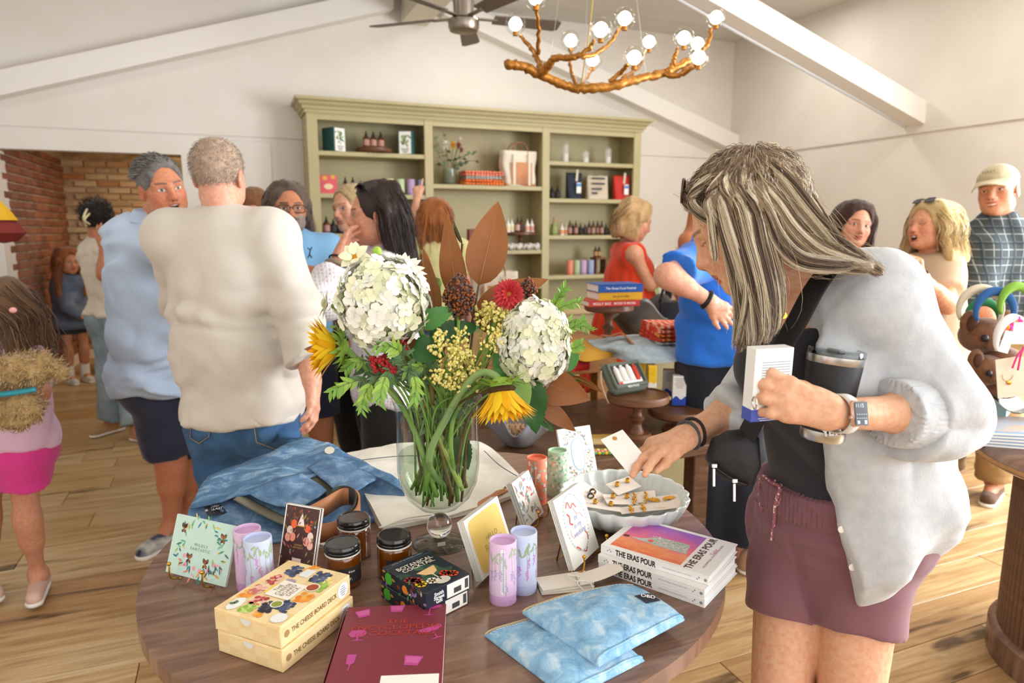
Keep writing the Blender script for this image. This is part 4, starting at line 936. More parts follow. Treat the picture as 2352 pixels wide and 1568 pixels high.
def denim(name,c1,c2,c3,ns=9,st=(1,1,1)):
 m=bpy.data.materials.new(name);m.use_nodes=True;t=NT(m)
 n=t.noise(t.coords('Object',st),ns,8,.65,.6);n2=t.noise(t.coords('Object',(1,3,3)),420,2)
 c=t.ramp(n,[(.32,c1),(.5,c2),(.68,c3)]);t.link(t.mix(.25,c,t.ramp(n2,[(.3,c1),(.7,c3)])),t.b.inputs['Base Color'])
 t.b.inputs['Roughness'].default_value=.9;t.bump(n2,.35,.0006);MATS[name]=m;return m
DN1=denim('bleached_denim','#4f8dc0','#84b8dc','#cfe4ef',34)
DN2=denim('washed_denim','#2f5078','#55789f','#8aa8c5',26)
DN3=denim('indigo_denim','#1f456d','#3a6894','#9dbdd5',13,(1,2.4,1))
DN4=denim('white_denim','#cfcbbf','#e3dfd3','#eeebe2',10)
def pouch(lab,A,B,C,D_,z0,th,seed):
 o=empty('denim_pouch',(A+B+C+D_)/4*1.0,0,lab,'pouch');c=(A+B+C+D_)/4;o.location=(c.x,c.y,z0)
 def pos(u,v):
  p=(A*(1-u)+B*u)*(1-v)+(D_*(1-u)+C*u)*v
  bow=Vector((0,.012*math.sin(PI*u)*(1-v),0));return p-c+bow
 def topf(u,v):
  p=pos(u,v);k=(1-abs(2*u-1)**7)*(1-abs(2*v-1)**5);e=max(0,k)**.5
  z=th*(.16+.84*e*(.75+.25*math.sin(PI*v)))+.008*vn(p.x,p.y,0,16,seed)*e+.006*vn(p.x,p.y,1,34,seed)*e
  return(p.x,p.y,max(z,.002))
 def botf(u,v):p=pos(u,v);return(p.x,p.y,.001)
 N=46;mb=MB().sheet(topf,N,N).sheet(lambda u,v:botf(1-u,v),N,4)
 ring=[(i/(N-1),0)for i in range(N)]+[(1,i/(N-1))for i in range(1,N)]+[(i/(N-1),1)for i in range(N-2,-1,-1)]+[(0,i/(N-1))for i in range(N-2,0,-1)]
 for a,b in zip(ring,ring[1:]+ring[:1]):mb.add([botf(*a),botf(*b),topf(*b),topf(*a)],[(3,2,1,0)])
 mb.build('body',DN1,o,True)
 zp=[Vector(topf(i/30,.012))+Vector((0,.003,.0))for i in range(31)]
 MB().tube(zp,.0022,6,flat=.6).build('zip_tape',mat('brass_zip','#cdb98a',.5),o,True)
 for off in(.045,.062):
  st=MB()
  for i in range(56):
   if i%2==0:a,b=Vector(topf(.02+i/58,off)),Vector(topf(.02+(i+1)/58,off));st.tube([a+Vector((0,0,.0006)),b+Vector((0,0,.0006))],.0005,4)
  st.build('stitching',mat('pale_thread','#dfe9ee',.8),o)
 MB().tube([Vector(topf(i/30,.965))+Vector((0,-.0,.001))for i in range(31)],.0022,6).build('seam',DN1,o,True)
 return o,topf
def vz(x,y,z=0):p=PZ(x,y,TZ+z);return Vector((p.x,p.y,0))
pouch('bleached denim zip pouch, the lower one half under the other',vz(1113,1462),vz(1330,1415),vz(1480,1520),vz(1305,1610),TZ,.022,3)
po,tf=pouch('bleached denim zip pouch with black label, lying on top of the other',vz(1200,1412,.02),vz(1455,1352,.02),vz(1572,1428,.02),vz(1375,1535,.02),TZ+.0215,.026,8)
lb=MB().sheet(lambda u,v:tuple(Vector(tf(.78+.16*u,.46+.2*v))+Vector((0,0,.0012))),6,5);lb.build('label',mat('black_label','#2a2d36',.7),po,True)
lq=Vector(tf(.86,.56));letters('OBD',.012,ink('#e9e9ea'),po,T(lq+Vector((0,0,.004)),(R(6),R(4),R(-33))),bold=.0003)
def net(rows,thick=.0,closed=True,nu=40,nv=26,wob=.004,seed=1):
 G=[bez([PZ(x,y,z)for x,y,z in r],8)for r in rows];n=len(G[0]);cols=[bez([g_[i]for g_ in G],8)for i in range(n)]
 m_=len(cols[0])
 P=[[c+Vector((0,0,wob*2*vn(c.x,c.y,0,14,seed)+wob*vn(c.x,c.y,3,33,seed)))for c in col]for col in cols]
 return P,n,m_
def net_mesh(P,n,m_,zb):
 mb=MB();vs=[p for col in P for p in col];fs=[(i*m_+j,i*m_+j+1,(i+1)*m_+j+1,(i+1)*m_+j)for i in range(n-1)for j in range(m_-1)]
 mb.add(vs,fs)
 if zb is not None:
  ring=[(i,0)for i in range(n)]+[(n-1,j)for j in range(1,m_)]+[(i,m_-1)for i in range(n-2,-1,-1)]+[(0,j)for j in range(m_-2,0,-1)]
  for a,b in zip(ring,ring[1:]+ring[:1]):
   p,q=P[a[0]][a[1]],P[b[0]][b[1]];mb.add([p,q,Vector((q.x,q.y,zb)),Vector((p.x,p.y,zb))],[(0,1,2,3)])
  mb.poly([Vector((P[a][b].x,P[a][b].y,zb))for a,b in ring])
 return mb
zt=TZ
wt=empty('white_denim_bag',(0,0,0),0,'pale white denim bag with navy piping lying under the flower vase','bag')
P,n,m_=net([[(795,1040,zt+.06),(905,1020,zt+.07),(1040,1015,zt+.07),(1115,1020,zt+.065),(1205,1100,zt+.03)],[(825,1110,zt+.05),(930,1110,zt+.04),(1030,1100,zt+.04),(1120,1095,zt+.035),(1200,1115,zt+.025)],[(880,1212,zt+.012),(960,1195,zt+.012),(1040,1180,zt+.012),(1110,1160,zt+.012),(1180,1135,zt+.01)]],wob=.003)
net_mesh(P,n,m_,zt+.0008).build('bag_body',DN4,wt,True)
for k,(a,b,c)in enumerate((((800,1060,.064),(905,1048,.066),(1000,1045,.07)),((1112,1035,.064),(1150,1070,.05),(1205,1103,.036)))):
 MB().tube(bez([PZ(x,y,zt+z)for x,y,z in(a,b,c)],8),.0012,5).build('navy_piping',ink('#2c3a52'),wt,True)
MB().tube(bez([PZ(870,1212,zt+.016),PZ(930,1190,zt+.02),PZ(1000,1180,zt+.02)],8),.004,6,flat=.5).build('hem',DN4,wt,True)
lt_=MB().tube(bez([PZ(1015,1185,zt+.006),PZ(1090,1160,zt+.012),PZ(1145,1130,zt+.02),PZ(1165,1125,zt+.012),PZ(1155,1145,zt+.006)],8),.016,8,flat=.16);lt_.build('leather_strap',M_leather,wt,True)
dt=empty('denim_tote',(0,0,0),0,'blue denim tote with dark flap and tan leather handle lying at the table back','bag')
rows=[[(478,1092,zt+.085),(600,1047,zt+.105),(712,1010,zt+.12),(800,1045,zt+.10),(915,1105,zt+.06)],[(436,1165,zt+.045),(560,1140,zt+.062),(665,1108,zt+.075),(790,1068,zt+.085),(925,1120,zt+.05)],[(432,1215,zt+.018),(560,1205,zt+.02),(680,1195,zt+.022),(800,1165,zt+.025),(930,1140,zt+.03)],[(440,1262,zt+.004),(560,1250,zt+.006),(690,1235,zt+.006),(810,1210,zt+.006),(925,1165,zt+.01)]]
P,n,m_=net(rows,wob=.006,seed=5);net_mesh(P,n,m_,zt+.0008).build('bag_body',DN2,dt,True)
P2,n2,m2_=net([[(x,y-1,z+.006)for x,y,z in rows[0]],[(x,y+2,z+.009)for x,y,z in rows[1]]],wob=.007,seed=9)
solidify(net_mesh(P2,n2,m2_,None).build('dark_flap',DN3,dt,True),.004)
def strip(name,pts,wd,m,par,fl=.12):return MB().tube(bez([PZ(x,y,zt+z)for x,y,z in pts],8),wd,8,flat=fl).build(name,m,par,True)
M_olive=mat('olive_webbing','#6f6b5c',.9,bump=.6,bs=400,bstretch=(1,1,1))
strip('webbing',[(545,1140,.074),(590,1165,.05),(640,1190,.035),(690,1210,.03)],.019,M_olive,dt,.16)
strip('webbing',[(697,1080,.09),(735,1110,.07),(770,1140,.05),(790,1150,.045)],.017,M_olive,dt,.16)
for nm,q in(('pocket_flap',[[(566,1128,.078),(640,1103,.088),(690,1085,.09)],[(600,1150,.06),(690,1135,.066),(745,1122,.066)],[(640,1165,.05),(690,1163,.054),(748,1130,.060)]]),('pocket_flap',[[(706,1072,.094),(745,1055,.10),(800,1062,.094)],[(740,1100,.08),(800,1088,.082),(868,1090,.074)],[(778,1135,.06),(820,1128,.066),(870,1096,.068)]])):
 P3,a_,b_=net([[(x,y,zt+z+.004)for x,y,z in r]for r in q],wob=.004,seed=11);solidify(net_mesh(P3,a_,b_,None).build(nm,DN2,dt,True),.004)
hp=bez([PZ(690,1195,zt+.05),PZ(745,1165,zt+.06),PZ(790,1140,zt+.062),PZ(822,1150,zt+.06),PZ(820,1185,zt+.05),PZ(780,1215,zt+.04),PZ(735,1225,zt+.03)],8)
hd=MB();hh=.042
vs=[];
for p in hp:vs+=[p+Vector((0,0,-hh/2)),p+Vector((0,0,hh/2))]
hd.add(vs,[(2*i,2*i+2,2*i+3,2*i+1)for i in range(len(hp)-1)]);solidify(hd.build('leather_handle',M_leather,dt,True),.005)
hp2=[p+Vector((-.006,.006,.004))for p in hp[12:40]];vs=[]
hd=MB()
for p in hp2:vs+=[p+Vector((0,0,-hh/2)),p+Vector((0,0,hh/2))]
hd.add(vs,[(2*i,2*i+2,2*i+3,2*i+1)for i in range(len(hp2)-1)]);solidify(hd.build('handle_lining',mat('dark_lining','#3a3a34',.9),dt,True),.004)
L0,L1,L2,L3=PZ(468,1166,zt+.046),PZ(503,1160,zt+.05),PZ(522,1181,zt+.036),PZ(479,1193,zt+.034)
solidify(MB().sheet(lambda u,v:tuple((L0*(1-u)+L1*u)*(1-v)+(L3*(1-u)+L2*u)*v+Vector((0,0,.006+.003*math.sin(6*u)))),8,6).build('woven_label',mat('black_label','#2a2d36',.7),dt,True),.001)
ce_=(L0+L1+L2+L3)/4;letters('OBD\nBALLAST',.010,ink('#dfe3e8'),dt,frame(ce_+Vector((0,0,.010)),(L1-L0),(L0-L3).cross(L1-L0)*-1),bold=.0002)
MB().disc((0,0,.0005),.013,14).build('bleached_spot',mat('bleach_spot','#cfcdbd',.9),dt,mtx=frame(PZ(757,1034,zt+.118),(1,-.3,-.1),(0,-.5,.85)))
tag(MB().box((0,0,.0015),(.05,.075,.003),bev=.0005).build('loose_card',M_card,None,mtx=T(PT(745,1236),(0,0,R(30)))),'loose white card behind the brown birthday card and jars','card')
VC=PT(1010,1247);VC=Vector((VC.x,VC.y,TZ))
z_rim=zat(VC,912);z_bot=zat(VC,1172);z_kn=zat(VC,1206)
G_v=thin_glass('vase_glass','#f6faf8',.015,1.0)
va=empty('flower_vase',VC,0,'large clear footed glass vase holding the bouquet at the table centre','vase')
H_=z_rim-TZ;hb=z_bot-TZ
pr_=[(0,hb),(.02,hb+.001),(.045,hb+.012),(.07,hb+.036),(.085,hb+.07),(.089,hb+.1),(.089,H_*.62),(.088,H_*.85),(.0905,H_*.95),(.096,H_-.002),(.0965,H_),(.0955,H_+.0012),(.0945,H_-.001)]
MB().lathe(pr_,56).build('glass_bowl',G_v,va,True)
kz=z_kn-TZ
MB().sphere((0,0,kz),(.028,.028,.028),28,16).build('glass_knob',mat('solid_glass','#ffffff',.0,trans=1,ior=1.45),va,True)
MB().lathe([(0,kz-.026),(.014,kz-.026),(.016,kz-.032),(.03,.010),(.055,.003),(.061,.001),(.061,0),(0,0)],48).build('glass_foot',G_v,va,True)
MB().box((-.001,-.018,kz-.036),(.018,.001,.008)).build('paper_sticker',M_card,va)
wl=zat(VC,1040)-TZ
MB().lathe([(0,hb+.010),(.04,hb+.019),(.066,hb+.042),(.081,hb+.07),(.0858,hb+.1),(.0858,wl),(0,wl)],40).build('water',thin_glass('vase_water','#eef4ea',.0,.7),va,40)
DV=1.457
def leafm(name,L,w,m,curl=.2,fold=.15,n=9,tipk=.6,wave=0,serr=0):
 mb=MB();vs=[];
 for i in range(n+1):
  t=i/n;ww=w/2*(math.sin(PI*min(1,t**tipk))**.85 if 0<t<1 else 0)
  if serr and i%2:ww*=1-serr
  y=L*math.sin(curl*t*1.6)/(curl*1.6)if abs(curl)>1e-3 else L*t;z=-L*(1-math.cos(curl*t*1.6))/(curl*1.6)if abs(curl)>1e-3 else 0
  for s in(-1,-.5,0,.5,1):vs.append((s*ww,y,z+abs(s)*ww*fold+wave*math.sin(9*t+s*2)*abs(s)))
 fs=[(i*5+j,i*5+j+1,(i+1)*5+j+1,(i+1)*5+j)for i in range(n)for j in range(4)]
 return mb.add(vs,fs).mesh(name,m,True)
def aim(base,tip,normal):
 b,t=Vector(base),Vector(tip);y=(t-b).normalized();z=Vector(normal);x=y.cross(z).normalized();z=x.cross(y)
 return Matrix(((x.x,y.x,z.x,b.x),(x.y,y.y,z.y,b.y),(x.z,y.z,z.z,b.z),(0,0,0,1)))
def rel(o,M):return o.matrix_world.inverted()@M
TOCAM=-CF
MOUTH=Vector((VC.x,VC.y,z_rim-.02))
STEMM=mat('green_stem','#6f9a3f',.5,col2='#8fb35a',ns=30)
def stem(o,head,r=.004,foot=None,name='stem',m=None,via=None):
 g_=random.Random(str(head));f=foot or(VC+Vector((g_.uniform(-.045,.045),g_.uniform(-.045,.045),hb+.02+g_.uniform(0,.03))))
 a=g_.uniform(-.04,.04);mid=MOUTH+Vector((a+(head.x-VC.x)*.3,g_.uniform(-.03,.03)+(head.y-VC.y)*.3,0))
 pts=bez([f,mid]+([via]if via else[])+[head],8)
 MB().tube([q-o.location for q in pts],r,7).build(name,m or STEMM,o,True)
def thing(name,c,lab,cat='flower',grp=None):o=empty(name,c,0,lab,cat,grp);bpy.context.view_layer.update();return o
def L4(M,o):return Matrix.Translation(-o.location)@M
PET=[mat('hydrangea_white','#f3f3e4',.6,sub=.0),mat('hydrangea_cream','#eef0cf',.6),mat('hydrangea_pure','#f8f8f0',.6)]
def floret(m,s):
 mb=MB()
 for k in range(4):
  a=k*PI/2+.2;c_,s_=math.cos(a),math.sin(a)
  P=[(0,0,0),(.3,.42,.10),(.62,.5,.16),(.95,.36,.12),(1.02,0,.06),(.95,-.36,.12),(.62,-.5,.16),(.3,-.42,.10),(.55,0,.02)]
  vs=[((x*c_-y*s_)*s,(x*s_+y*c_)*s,z*s+.0006*k)for x,y,z in P]
  mb.add(vs,[(0,1,8),(1,2,8),(2,3,8),(3,4,8),(4,5,8),(5,6,8),(6,7,8),(7,0,8)])
 return mb.mesh('floret',m,True)
FL=[floret(m,s)for m in PET for s in(.0155,.0185)]
def hydrangea(c,rx,ry,rz_,lab,n,seed):
 o=thing('hydrangea',c,lab);g=random.Random(seed)
 MB().sphere((0,0,0),(rx*.86,ry*.86,rz_*.86),18,10).build('flower_core',mat('hydrangea_core','#e3e6b4',.8),o,True)
 for k in range(n):
  th=math.acos(1-2*(k+.5)/n);ph=k*2.39996+g.uniform(-.15,.15)
  d=Vector((math.sin(th)*math.cos(ph),math.sin(th)*math.sin(ph),math.cos(th)))
  if d.dot(TOCAM)<-.55:continue
  jit=Vector((g.uniform(-.45,.45),g.uniform(-.45,.45),g.uniform(-.45,.45)))
  nn=(Vector((d.x/rx,d.y/ry,d.z/rz_)).normalized()+jit).normalized();p=Vector((d.x*rx,d.y*ry,d.z*rz_))*g.uniform(.9,1.06)
  M=nn.to_track_quat('Z','Y').to_matrix().to_4x4()@Matrix.Rotation(g.uniform(0,6.3),4,'Z');M.translation=p
  link('floret',g.choice(FL),o,M)
 stem(o,c,.005)
 return o
hydrangea(PD(880,695,1.36),.086,.08,.086,'full white hydrangea head on the left of the bouquet',250,1)
hydrangea(PD(1228,790,1.38),.067,.068,.083,'tall white hydrangea head on the right of the bouquet',210,2)
def rosette(name,c,axis,rings,m,lab,core=None,corer=.01,back=None,stemr=.0035,via=None,jit=.12,seed=3,grp=None):
 o=thing(name,c,lab,grp=grp);g=random.Random(seed);ax=Vector(axis).normalized();q=ax.to_track_quat('Z','Y')
 for(n,L,w,el,off,zz)in rings:
  me=[leafm('petal',L,w,mm,.25,.2,6,.75)for mm in(m if isinstance(m,list)else[m])]
  for k in range(n):
   a=2*PI*k/n+off+g.uniform(-jit,jit)*.6
   M=q.to_matrix().to_4x4()@Matrix.Rotation(a,4,'Z')@Matrix.Translation((0,corer*.7,zz))@Matrix.Rotation(R(el)+g.uniform(-jit,jit),4,'X')
   link('petal',g.choice(me),o,M)
 if core:MB().sphere((0,0,.001),(corer,corer,corer*.35),14,8,mtx=q.to_matrix().to_4x4()).build('flower_centre',core,o,True)
 if back:
  bm=leafm('sepal',back[1],back[2],back[3],-.35,.1,6,.5)
  for k in range(back[0]):link('sepal',bm,o,q.to_matrix().to_4x4()@Matrix.Rotation(2*PI*k/back[0]+g.uniform(-.1,.1),4,'Z')@Matrix.Translation((0,corer*.8,-.008-.004*(k%2)))@Matrix.Rotation(R(back[4])+g.uniform(-.4,.4),4,'X'))
  MB().sphere((0,0,-.010),(corer*.8,corer*.8,corer*.5),12,6,mtx=q.to_matrix().to_4x4()).build('calyx',back[3],o,True)
 if stemr:stem(o,c-ax*.01,stemr,via=via)
 return o
Wp=mat('dahlia_white','#f6f4e8',.6)
rosette('white_dahlia',PD(925,628,1.40),TOCAM+CU*.9+CR*.2,[(16,.045,.02,10,0,0),(14,.04,.019,30,.2,.004),(11,.03,.016,52,.1,.007),(7,.02,.012,72,0,.009)],Wp,'white dahlia rising behind the left hydrangea')
Cp=[mat('cosmos_cream','#f3f2d0',.6),mat('cosmos_pale','#f6f5de',.6)]
Yc=mat('pollen_orange','#c98a17',.8,bump=.8,bs=400)
for px,d_,ax,lab in(((815,590),1.36,TOCAM+CU*.35-CR*.1,'cream cosmos, uppermost on the left of the bouquet'),((860,633),1.33,TOCAM+CU*.1,'cream cosmos touching the top of the left hydrangea'),((752,700),1.40,-CR+CU*.2+TOCAM*.2,'cream cosmos seen from the side above the left sunflower')):
 rosette('cosmos',PD(*px,d_),ax,[(8,.030,.022,18,0,0),(4,.026,.018,34,.3,.002)],Cp,lab,Yc,.006,(6,.014,.005,STEMM,-10),.002,seed=px[0])
BUD=mat('bud_green','#9cc04a',.5)
for px,lab in(((866,578),'green flower bud right of the uppermost cosmos'),((829,618),'green flower bud below the uppermost cosmos'),((821,640),'smallest green bud left of the lower cosmos')):
 c=PD(*px,1.365);o=thing('flower_bud',c,lab,'bud')
 MB().sphere((0,0,0),(.010,.010,.011),12,8).build('bud',BUD,o,True);bm=leafm('sepal',.016,.006,STEMM,-.4,.1,5)
 for k in range(6):link('sepal',bm,o,T((0,0,-.010),(R(60),0,k*1.05)))
 stem(o,c,.0015)
SYm=[mat('sunflower_yellow','#f5bd12',.55,col2='#f0a60c',ns=30),mat('sunflower_bright','#f8cc22',.55)]
SEP=mat('sunflower_sepal','#8fb544',.6);DISC=mat('sunflower_disc','#4a3118',.9,bump=1,bs=300)
rosette('sunflower',PD(778,797,1.40),-CR*1.0+TOCAM*.18-CU*.05,[(28,.068,.018,52,0,.0),(24,.068,.017,62,.12,.003),(18,.058,.015,72,.3,.005)],SYm,'sunflower facing left at the left edge of the bouquet',DISC,.022,(30,.036,.012,SEP,10),.006,seed=5)
c2=PD(1152,893,1.31)
rosette('sunflower',c2,-CU*.93+TOCAM*.12+CR*.12,[(28,.070,.018,60,0,.0),(24,.072,.017,69,.12,.003),(16,.066,.015,76,.3,.005)],SYm,'sunflower hanging its head over the vase rim on the right',DISC,.028,(26,.034,.010,SEP,-15),None,seed=6)
s2=[o for o in COL.objects if o.name.startswith('sunflower')][-1]
so=[o for o in COL.objects if o.get('label')=='sunflower hanging its head over the vase rim on the right'][0]
MB().tube([q-so.location for q in bez([VC+Vector((.03,.0,hb+.03)),PD(985,1060,1.43),PD(1030,950,1.40),PD(1075,880,1.36),PD(1110,855,1.34),PD(1140,865,1.32),c2],8)],.0075,9).build('stem',mat('thick_stem','#8aa868',.6),so,True)
MAG=mat('magnolia_rust','#8a5222',.5,col2='#9c6230',ns=8,bump=.15,bs=200);MAGG=mat('magnolia_green','#3f6a3c',.3)
def magnolia(base,tip,w,lab,bd=0,td=0,nrm=None,curl=.25,wave=0,m=None,fold=.12):
 b,t=PD(*base,DV+bd),PD(*tip,DV+td);o=thing('magnolia_leaf',b,lab,'leaf',None);L=(t-b).length
 M=aim(b,t,nrm or TOCAM);link('blade',leafm('blade',L*1.02,w,m or MAG,curl,fold,14,.72,wave),o,L4(M,o))
 mp=[(0,L*math.sin(curl*q*1.6)/(curl*1.6),-L*(1-math.cos(curl*q*1.6))/(curl*1.6)+.0006)for q in[i/10 for i in range(10)]]
 MB().tube(mp,[.0016*(1-i/11)for i in range(10)],5).build('midrib',mat('midrib_tan','#a8784a',.6),o,True,mtx=L4(M,o))
 stem(o,b,.0028,m=mat('woody_stem','#6a5136',.8));return o
magnolia((1100,655),(1146,462),.088,'rust brown magnolia leaf, tallest of the bouquet',.02,-.02,TOCAM+CR*.1)
magnolia((1058,700),(1010,493),.062,'rust brown magnolia leaf, upright just left of the tallest',.03,.02,TOCAM-CR*.45,.2,.003)
magnolia((1062,560),(1035,510),.02,'green edged magnolia leaf between the two tall rust leaves',.05,.03,TOCAM-CR*1.5,.2,0,MAGG)
magnolia((1000,745),(992,578),.048,'rust brown magnolia leaf, narrow and left of the sorghum',.0,.02,TOCAM-CR*.7,-.2,.003)
magnolia((1092,715),(1252,618),.062,'rust brown magnolia leaf reaching right above the red flower',.0,-.02,TOCAM+CU*.5,.35)
magnolia((1212,862),(1352,922),.078,'rust brown magnolia leaf, broadest below the right hydrangea',-.06,-.10,TOCAM-CU*.15+CR*.1,.3)
magnolia((1232,918),(1326,990),.038,'rust brown magnolia leaf pointing down to the blue oval cards',-.06,-.08,TOCAM+CR*.2,.35)
magnolia((1312,865),(1396,886),.022,'rust brown magnolia leaf tip furthest right of the bouquet',-.04,-.06,TOCAM-CU*.8,-.4)
magnolia((985,860),(905,765),.07,'rust brown magnolia leaf shaded below the left hydrangea',.02,.0,TOCAM,.2)
magnolia((800,800),(693,797),.03,'rust brown magnolia leaf tip poking out left of the sunflower',.02,.02,TOCAM+CU*.3,.2)
magnolia((1150,760),(1075,700),.05,'rust brown magnolia leaf low behind the yellow statice',.03,.03,TOCAM,.2)
magnolia((1255,870),(1330,855),.035,'glossy green magnolia leaf at the right below the hydrangea',-.02,-.06,TOCAM+CU,.4,0,MAGG)
magnolia((1215,930),(1278,985),.032,'dark green magnolia leaf above the grey wavy bowl',-.02,-.04,TOCAM+CU*.6,.4,0,MAGG)
GLF=mat('leaf_green','#3f7a32',.45,col2='#5a9648',ns=14,bump=.25,bs=90);GDK=mat('leaf_dark','#21501f',.4,col2='#2f6a2a',ns=12,bump=.25,bs=80);GLT=mat('leaf_light','#82a85a',.5,col2='#94b86c',ns=12)
def gleaf(base,tip,w,m,lab,bd=-.04,td=-.06,nrm=None,curl=.25,serr=.1):
 b,t=PD(*base,DV+bd),PD(*tip,DV+td);o=thing('green_leaf',b,lab,'leaf');L=(t-b).length
 link('blade',leafm('blade',L,w,m,curl,.16,18,.62,.002,serr),o,L4(aim(b,t,nrm or TOCAM),o));stem(o,b,.0022);return o
gleaf((965,745),(1048,705),.045,GLF,'bright green serrated leaf right of the left hydrangea',-.07,-.08)
gleaf((985,775),(1110,745),.055,GDK,'dark green leaf under the sorghum head',-.04,-.03)
gleaf((948,800),(1026,805),.062,GDK,'round deep green leaf left of the yellow statice',-.09,-.10,TOCAM+CU*.4,.5)
gleaf((1170,860),(1132,810),.045,GLF,'smooth green leaf between statice and right hydrangea',-.07,-.07,None,.2,0)
gleaf((1215,872),(1232,1000),.068,GDK,'large dark serrated leaf hanging below the right sunflower',-.10,-.11,TOCAM-CU*.1,.2,.14)
gleaf((1190,865),(1205,955),.045,GLT,'pale green leaf right beside the hanging sunflower',-.11,-.13,None,.2,0)
gleaf((1290,845),(1335,812),.035,GLF,'small green leaf behind the right hydrangea',-.05,-.05)
gleaf((975,960),(1000,1010),.05,GDK,'dark leaf pressed inside the vase',.03,.03)
gleaf((1050,1000),(1075,1085),.05,GDK,'dark serrated leaf under water at the right of the vase',.02,.02)
gleaf((1010,640),(985,670),.025,GLT,'small grey green leaf beside the left hydrangea',.02,.02,None,.2,0)
RD=[mat('mum_red','#b3252c',.6),mat('mum_crimson','#c8343a',.6)];RDo=[mat('mum_orange','#d9702c',.6)]
rm=rosette('red_dahlia',PD(1168,676,1.37),TOCAM+CR*.1+CU*.05,[(20,.03,.009,2,0,0),(20,.028,.009,18,.15,.004),(18,.024,.008,36,0,.008),(12,.018,.007,56,.2,.011)],RD,'red dahlia with orange heart above the right hydrangea',mat('mum_core','#c9701f',.8),.007)
for px,d_,r_,lab in(((915,790),1.36,.022,'red celosia tuft just below the left hydrangea'),((868,832),1.35,.02,'red celosia tuft further left and lower'),((895,850),1.36,.014,'small red celosia tuft between the other two')):
 c=PD(*px,d_);o=thing('red_celosia',c,lab);g=random.Random(px[0]);mb=MB()
 for k in range(70):
  d=Vector((g.gauss(0,1),g.gauss(0,1),g.gauss(0,1))).normalized()*r_*g.uniform(.5,1);mb.sphere(d,.0042,6,4)
 tag(mb.build('blossoms',mat('celosia_red','#a8262a',.7),o,True),kind='stuff');stem(o,c,.0025)
def sorghum(px,d_,rx,rz_,lab,n):
 c=PD(*px,d_);o=thing('sorghum_head',c,lab);g=random.Random(px[0]);b1=MB();b2=MB()
 for k in range(n):
  d=Vector((g.gauss(0,1),g.gauss(0,1),g.gauss(0,1))).normalized();s=(1-.35*max(0,d.z));p=Vector((d.x*rx*s,d.y*rx*s,d.z*rz_))*g.uniform(.78,1.06)
  (b1 if g.random()<.62 else b2).sphere(p,g.uniform(.0024,.0036),6,4)
 tag(b1 .build('rust_grains',mat('sorghum_rust','#8a4a22',.6),o,True),kind='stuff');tag(b2 .build('grey_grains',mat('sorghum_grey','#5a4a48',.7),o,True),kind='stuff')
 MB().sphere((0,0,0),(rx*.8,rx*.8,rz_*.85),12,8).build('seed_core',mat('sorghum_core','#4f2c18',.9),o,True);stem(o,c,.0035)
sorghum((1055,680),1.40,.032,.045,'rust brown sorghum head in the centre of the bouquet',520)
sorghum((1214,662),1.43,.018,.022,'smaller sorghum head right of the red dahlia',180)
YB=mat('statice_yellow','#ecd95a',.7,col2='#f4ecaa',ns=200)
def statice(px,tips,lab):
 base=PD(*px,DV-.03);o=thing('yellow_statice',base,lab);g=random.Random(px[0]*3+px[1]);st=MB();bl=MB()
 for(tx,ty,dd)in tips:
  t=PD(tx,ty,DV+dd);st.tube([q-base for q in bez([base,(base+t)/2+Vector((g.uniform(-.01,.01),0,g.uniform(0,.01))),t],5)],.0009,4)
  for k in range(15):
   p=t-base+Vector((g.gauss(0,.009),g.gauss(0,.007),g.gauss(0,.009)))
   a=Vector((g.uniform(-1,1),g.uniform(-1,1),g.uniform(-1,1))).normalized();bl.sphere(p,g.uniform(.0025,.0042),6,4);bl.sphere(p+a*.004,.0024,5,3)
 tag(st.build('stems',STEMM,o),kind='stuff');tag(bl.build('blossoms',YB,o,True),kind='stuff');stem(o,base,.002)
g=random.Random(77)
statice((1040,930),[(g.uniform(995,1075),g.uniform(755,870),g.uniform(-.12,-.02))for k in range(17)],'yellow statice spray, lower one left of centre')
statice((1080,900),[(g.uniform(1102,1160),g.uniform(705,800),g.uniform(-.10,-.02))for k in range(15)],'yellow statice spray, higher one against the right hydrangea')
statice((1060,900),[(g.uniform(1030,1110),g.uniform(800,885),g.uniform(-.10,-.04))for k in range(9)],'yellow statice spray, lowest sparse one')
SG=[mat('silver_leaf','#74906a',.55),mat('sage_leaf','#5d8158',.55)];LG=[mat('lime_leaf','#9cc455',.5),mat('fresh_leaf','#7fae4a',.5)]
def spray(path,n,L,w,ms,lab,dd=-.06,spread=.9,hang=0):
 pts=[PD(x,y,DV+d)for x,y,d in path];o=thing('leafy_sprig',pts[0],lab,'foliage',None);P=bez(pts,8);g=random.Random(str(path))
 MB().tube([q-pts[0]for q in P],[.0016*(1-.6*i/len(P))for i in range(len(P))],5).build('twig',mat('twig_green','#7d8a4c',.7),o,True)
 me=[leafm('leaf',L,w,m,.3,.15,6,.7)for m in ms]
 for k in range(n):
  i=int((len(P)-2)*(.12+.88*k/(n-1)));t=(P[i+1]-P[i]).normalized();s=TOCAM.cross(t).normalized()*(1 if k%2 else-1)
  d=(t*g.uniform(.5,1.1)+s*spread*g.uniform(.5,1)+TOCAM*g.uniform(-.4,.5)-Vector((0,0,hang))).normalized()
  M=aim(P[i],P[i]+d,TOCAM+Vector((g.uniform(-.6,.6),)*3))@Matrix.Scale(g.uniform(.7,1.15)*(1-.3*k/n),4);link('leaf',me[min(len(me)-1,int(k/n*len(me)*1.0))],o,L4(M,o))
 stem(o,pts[0],.002);return o
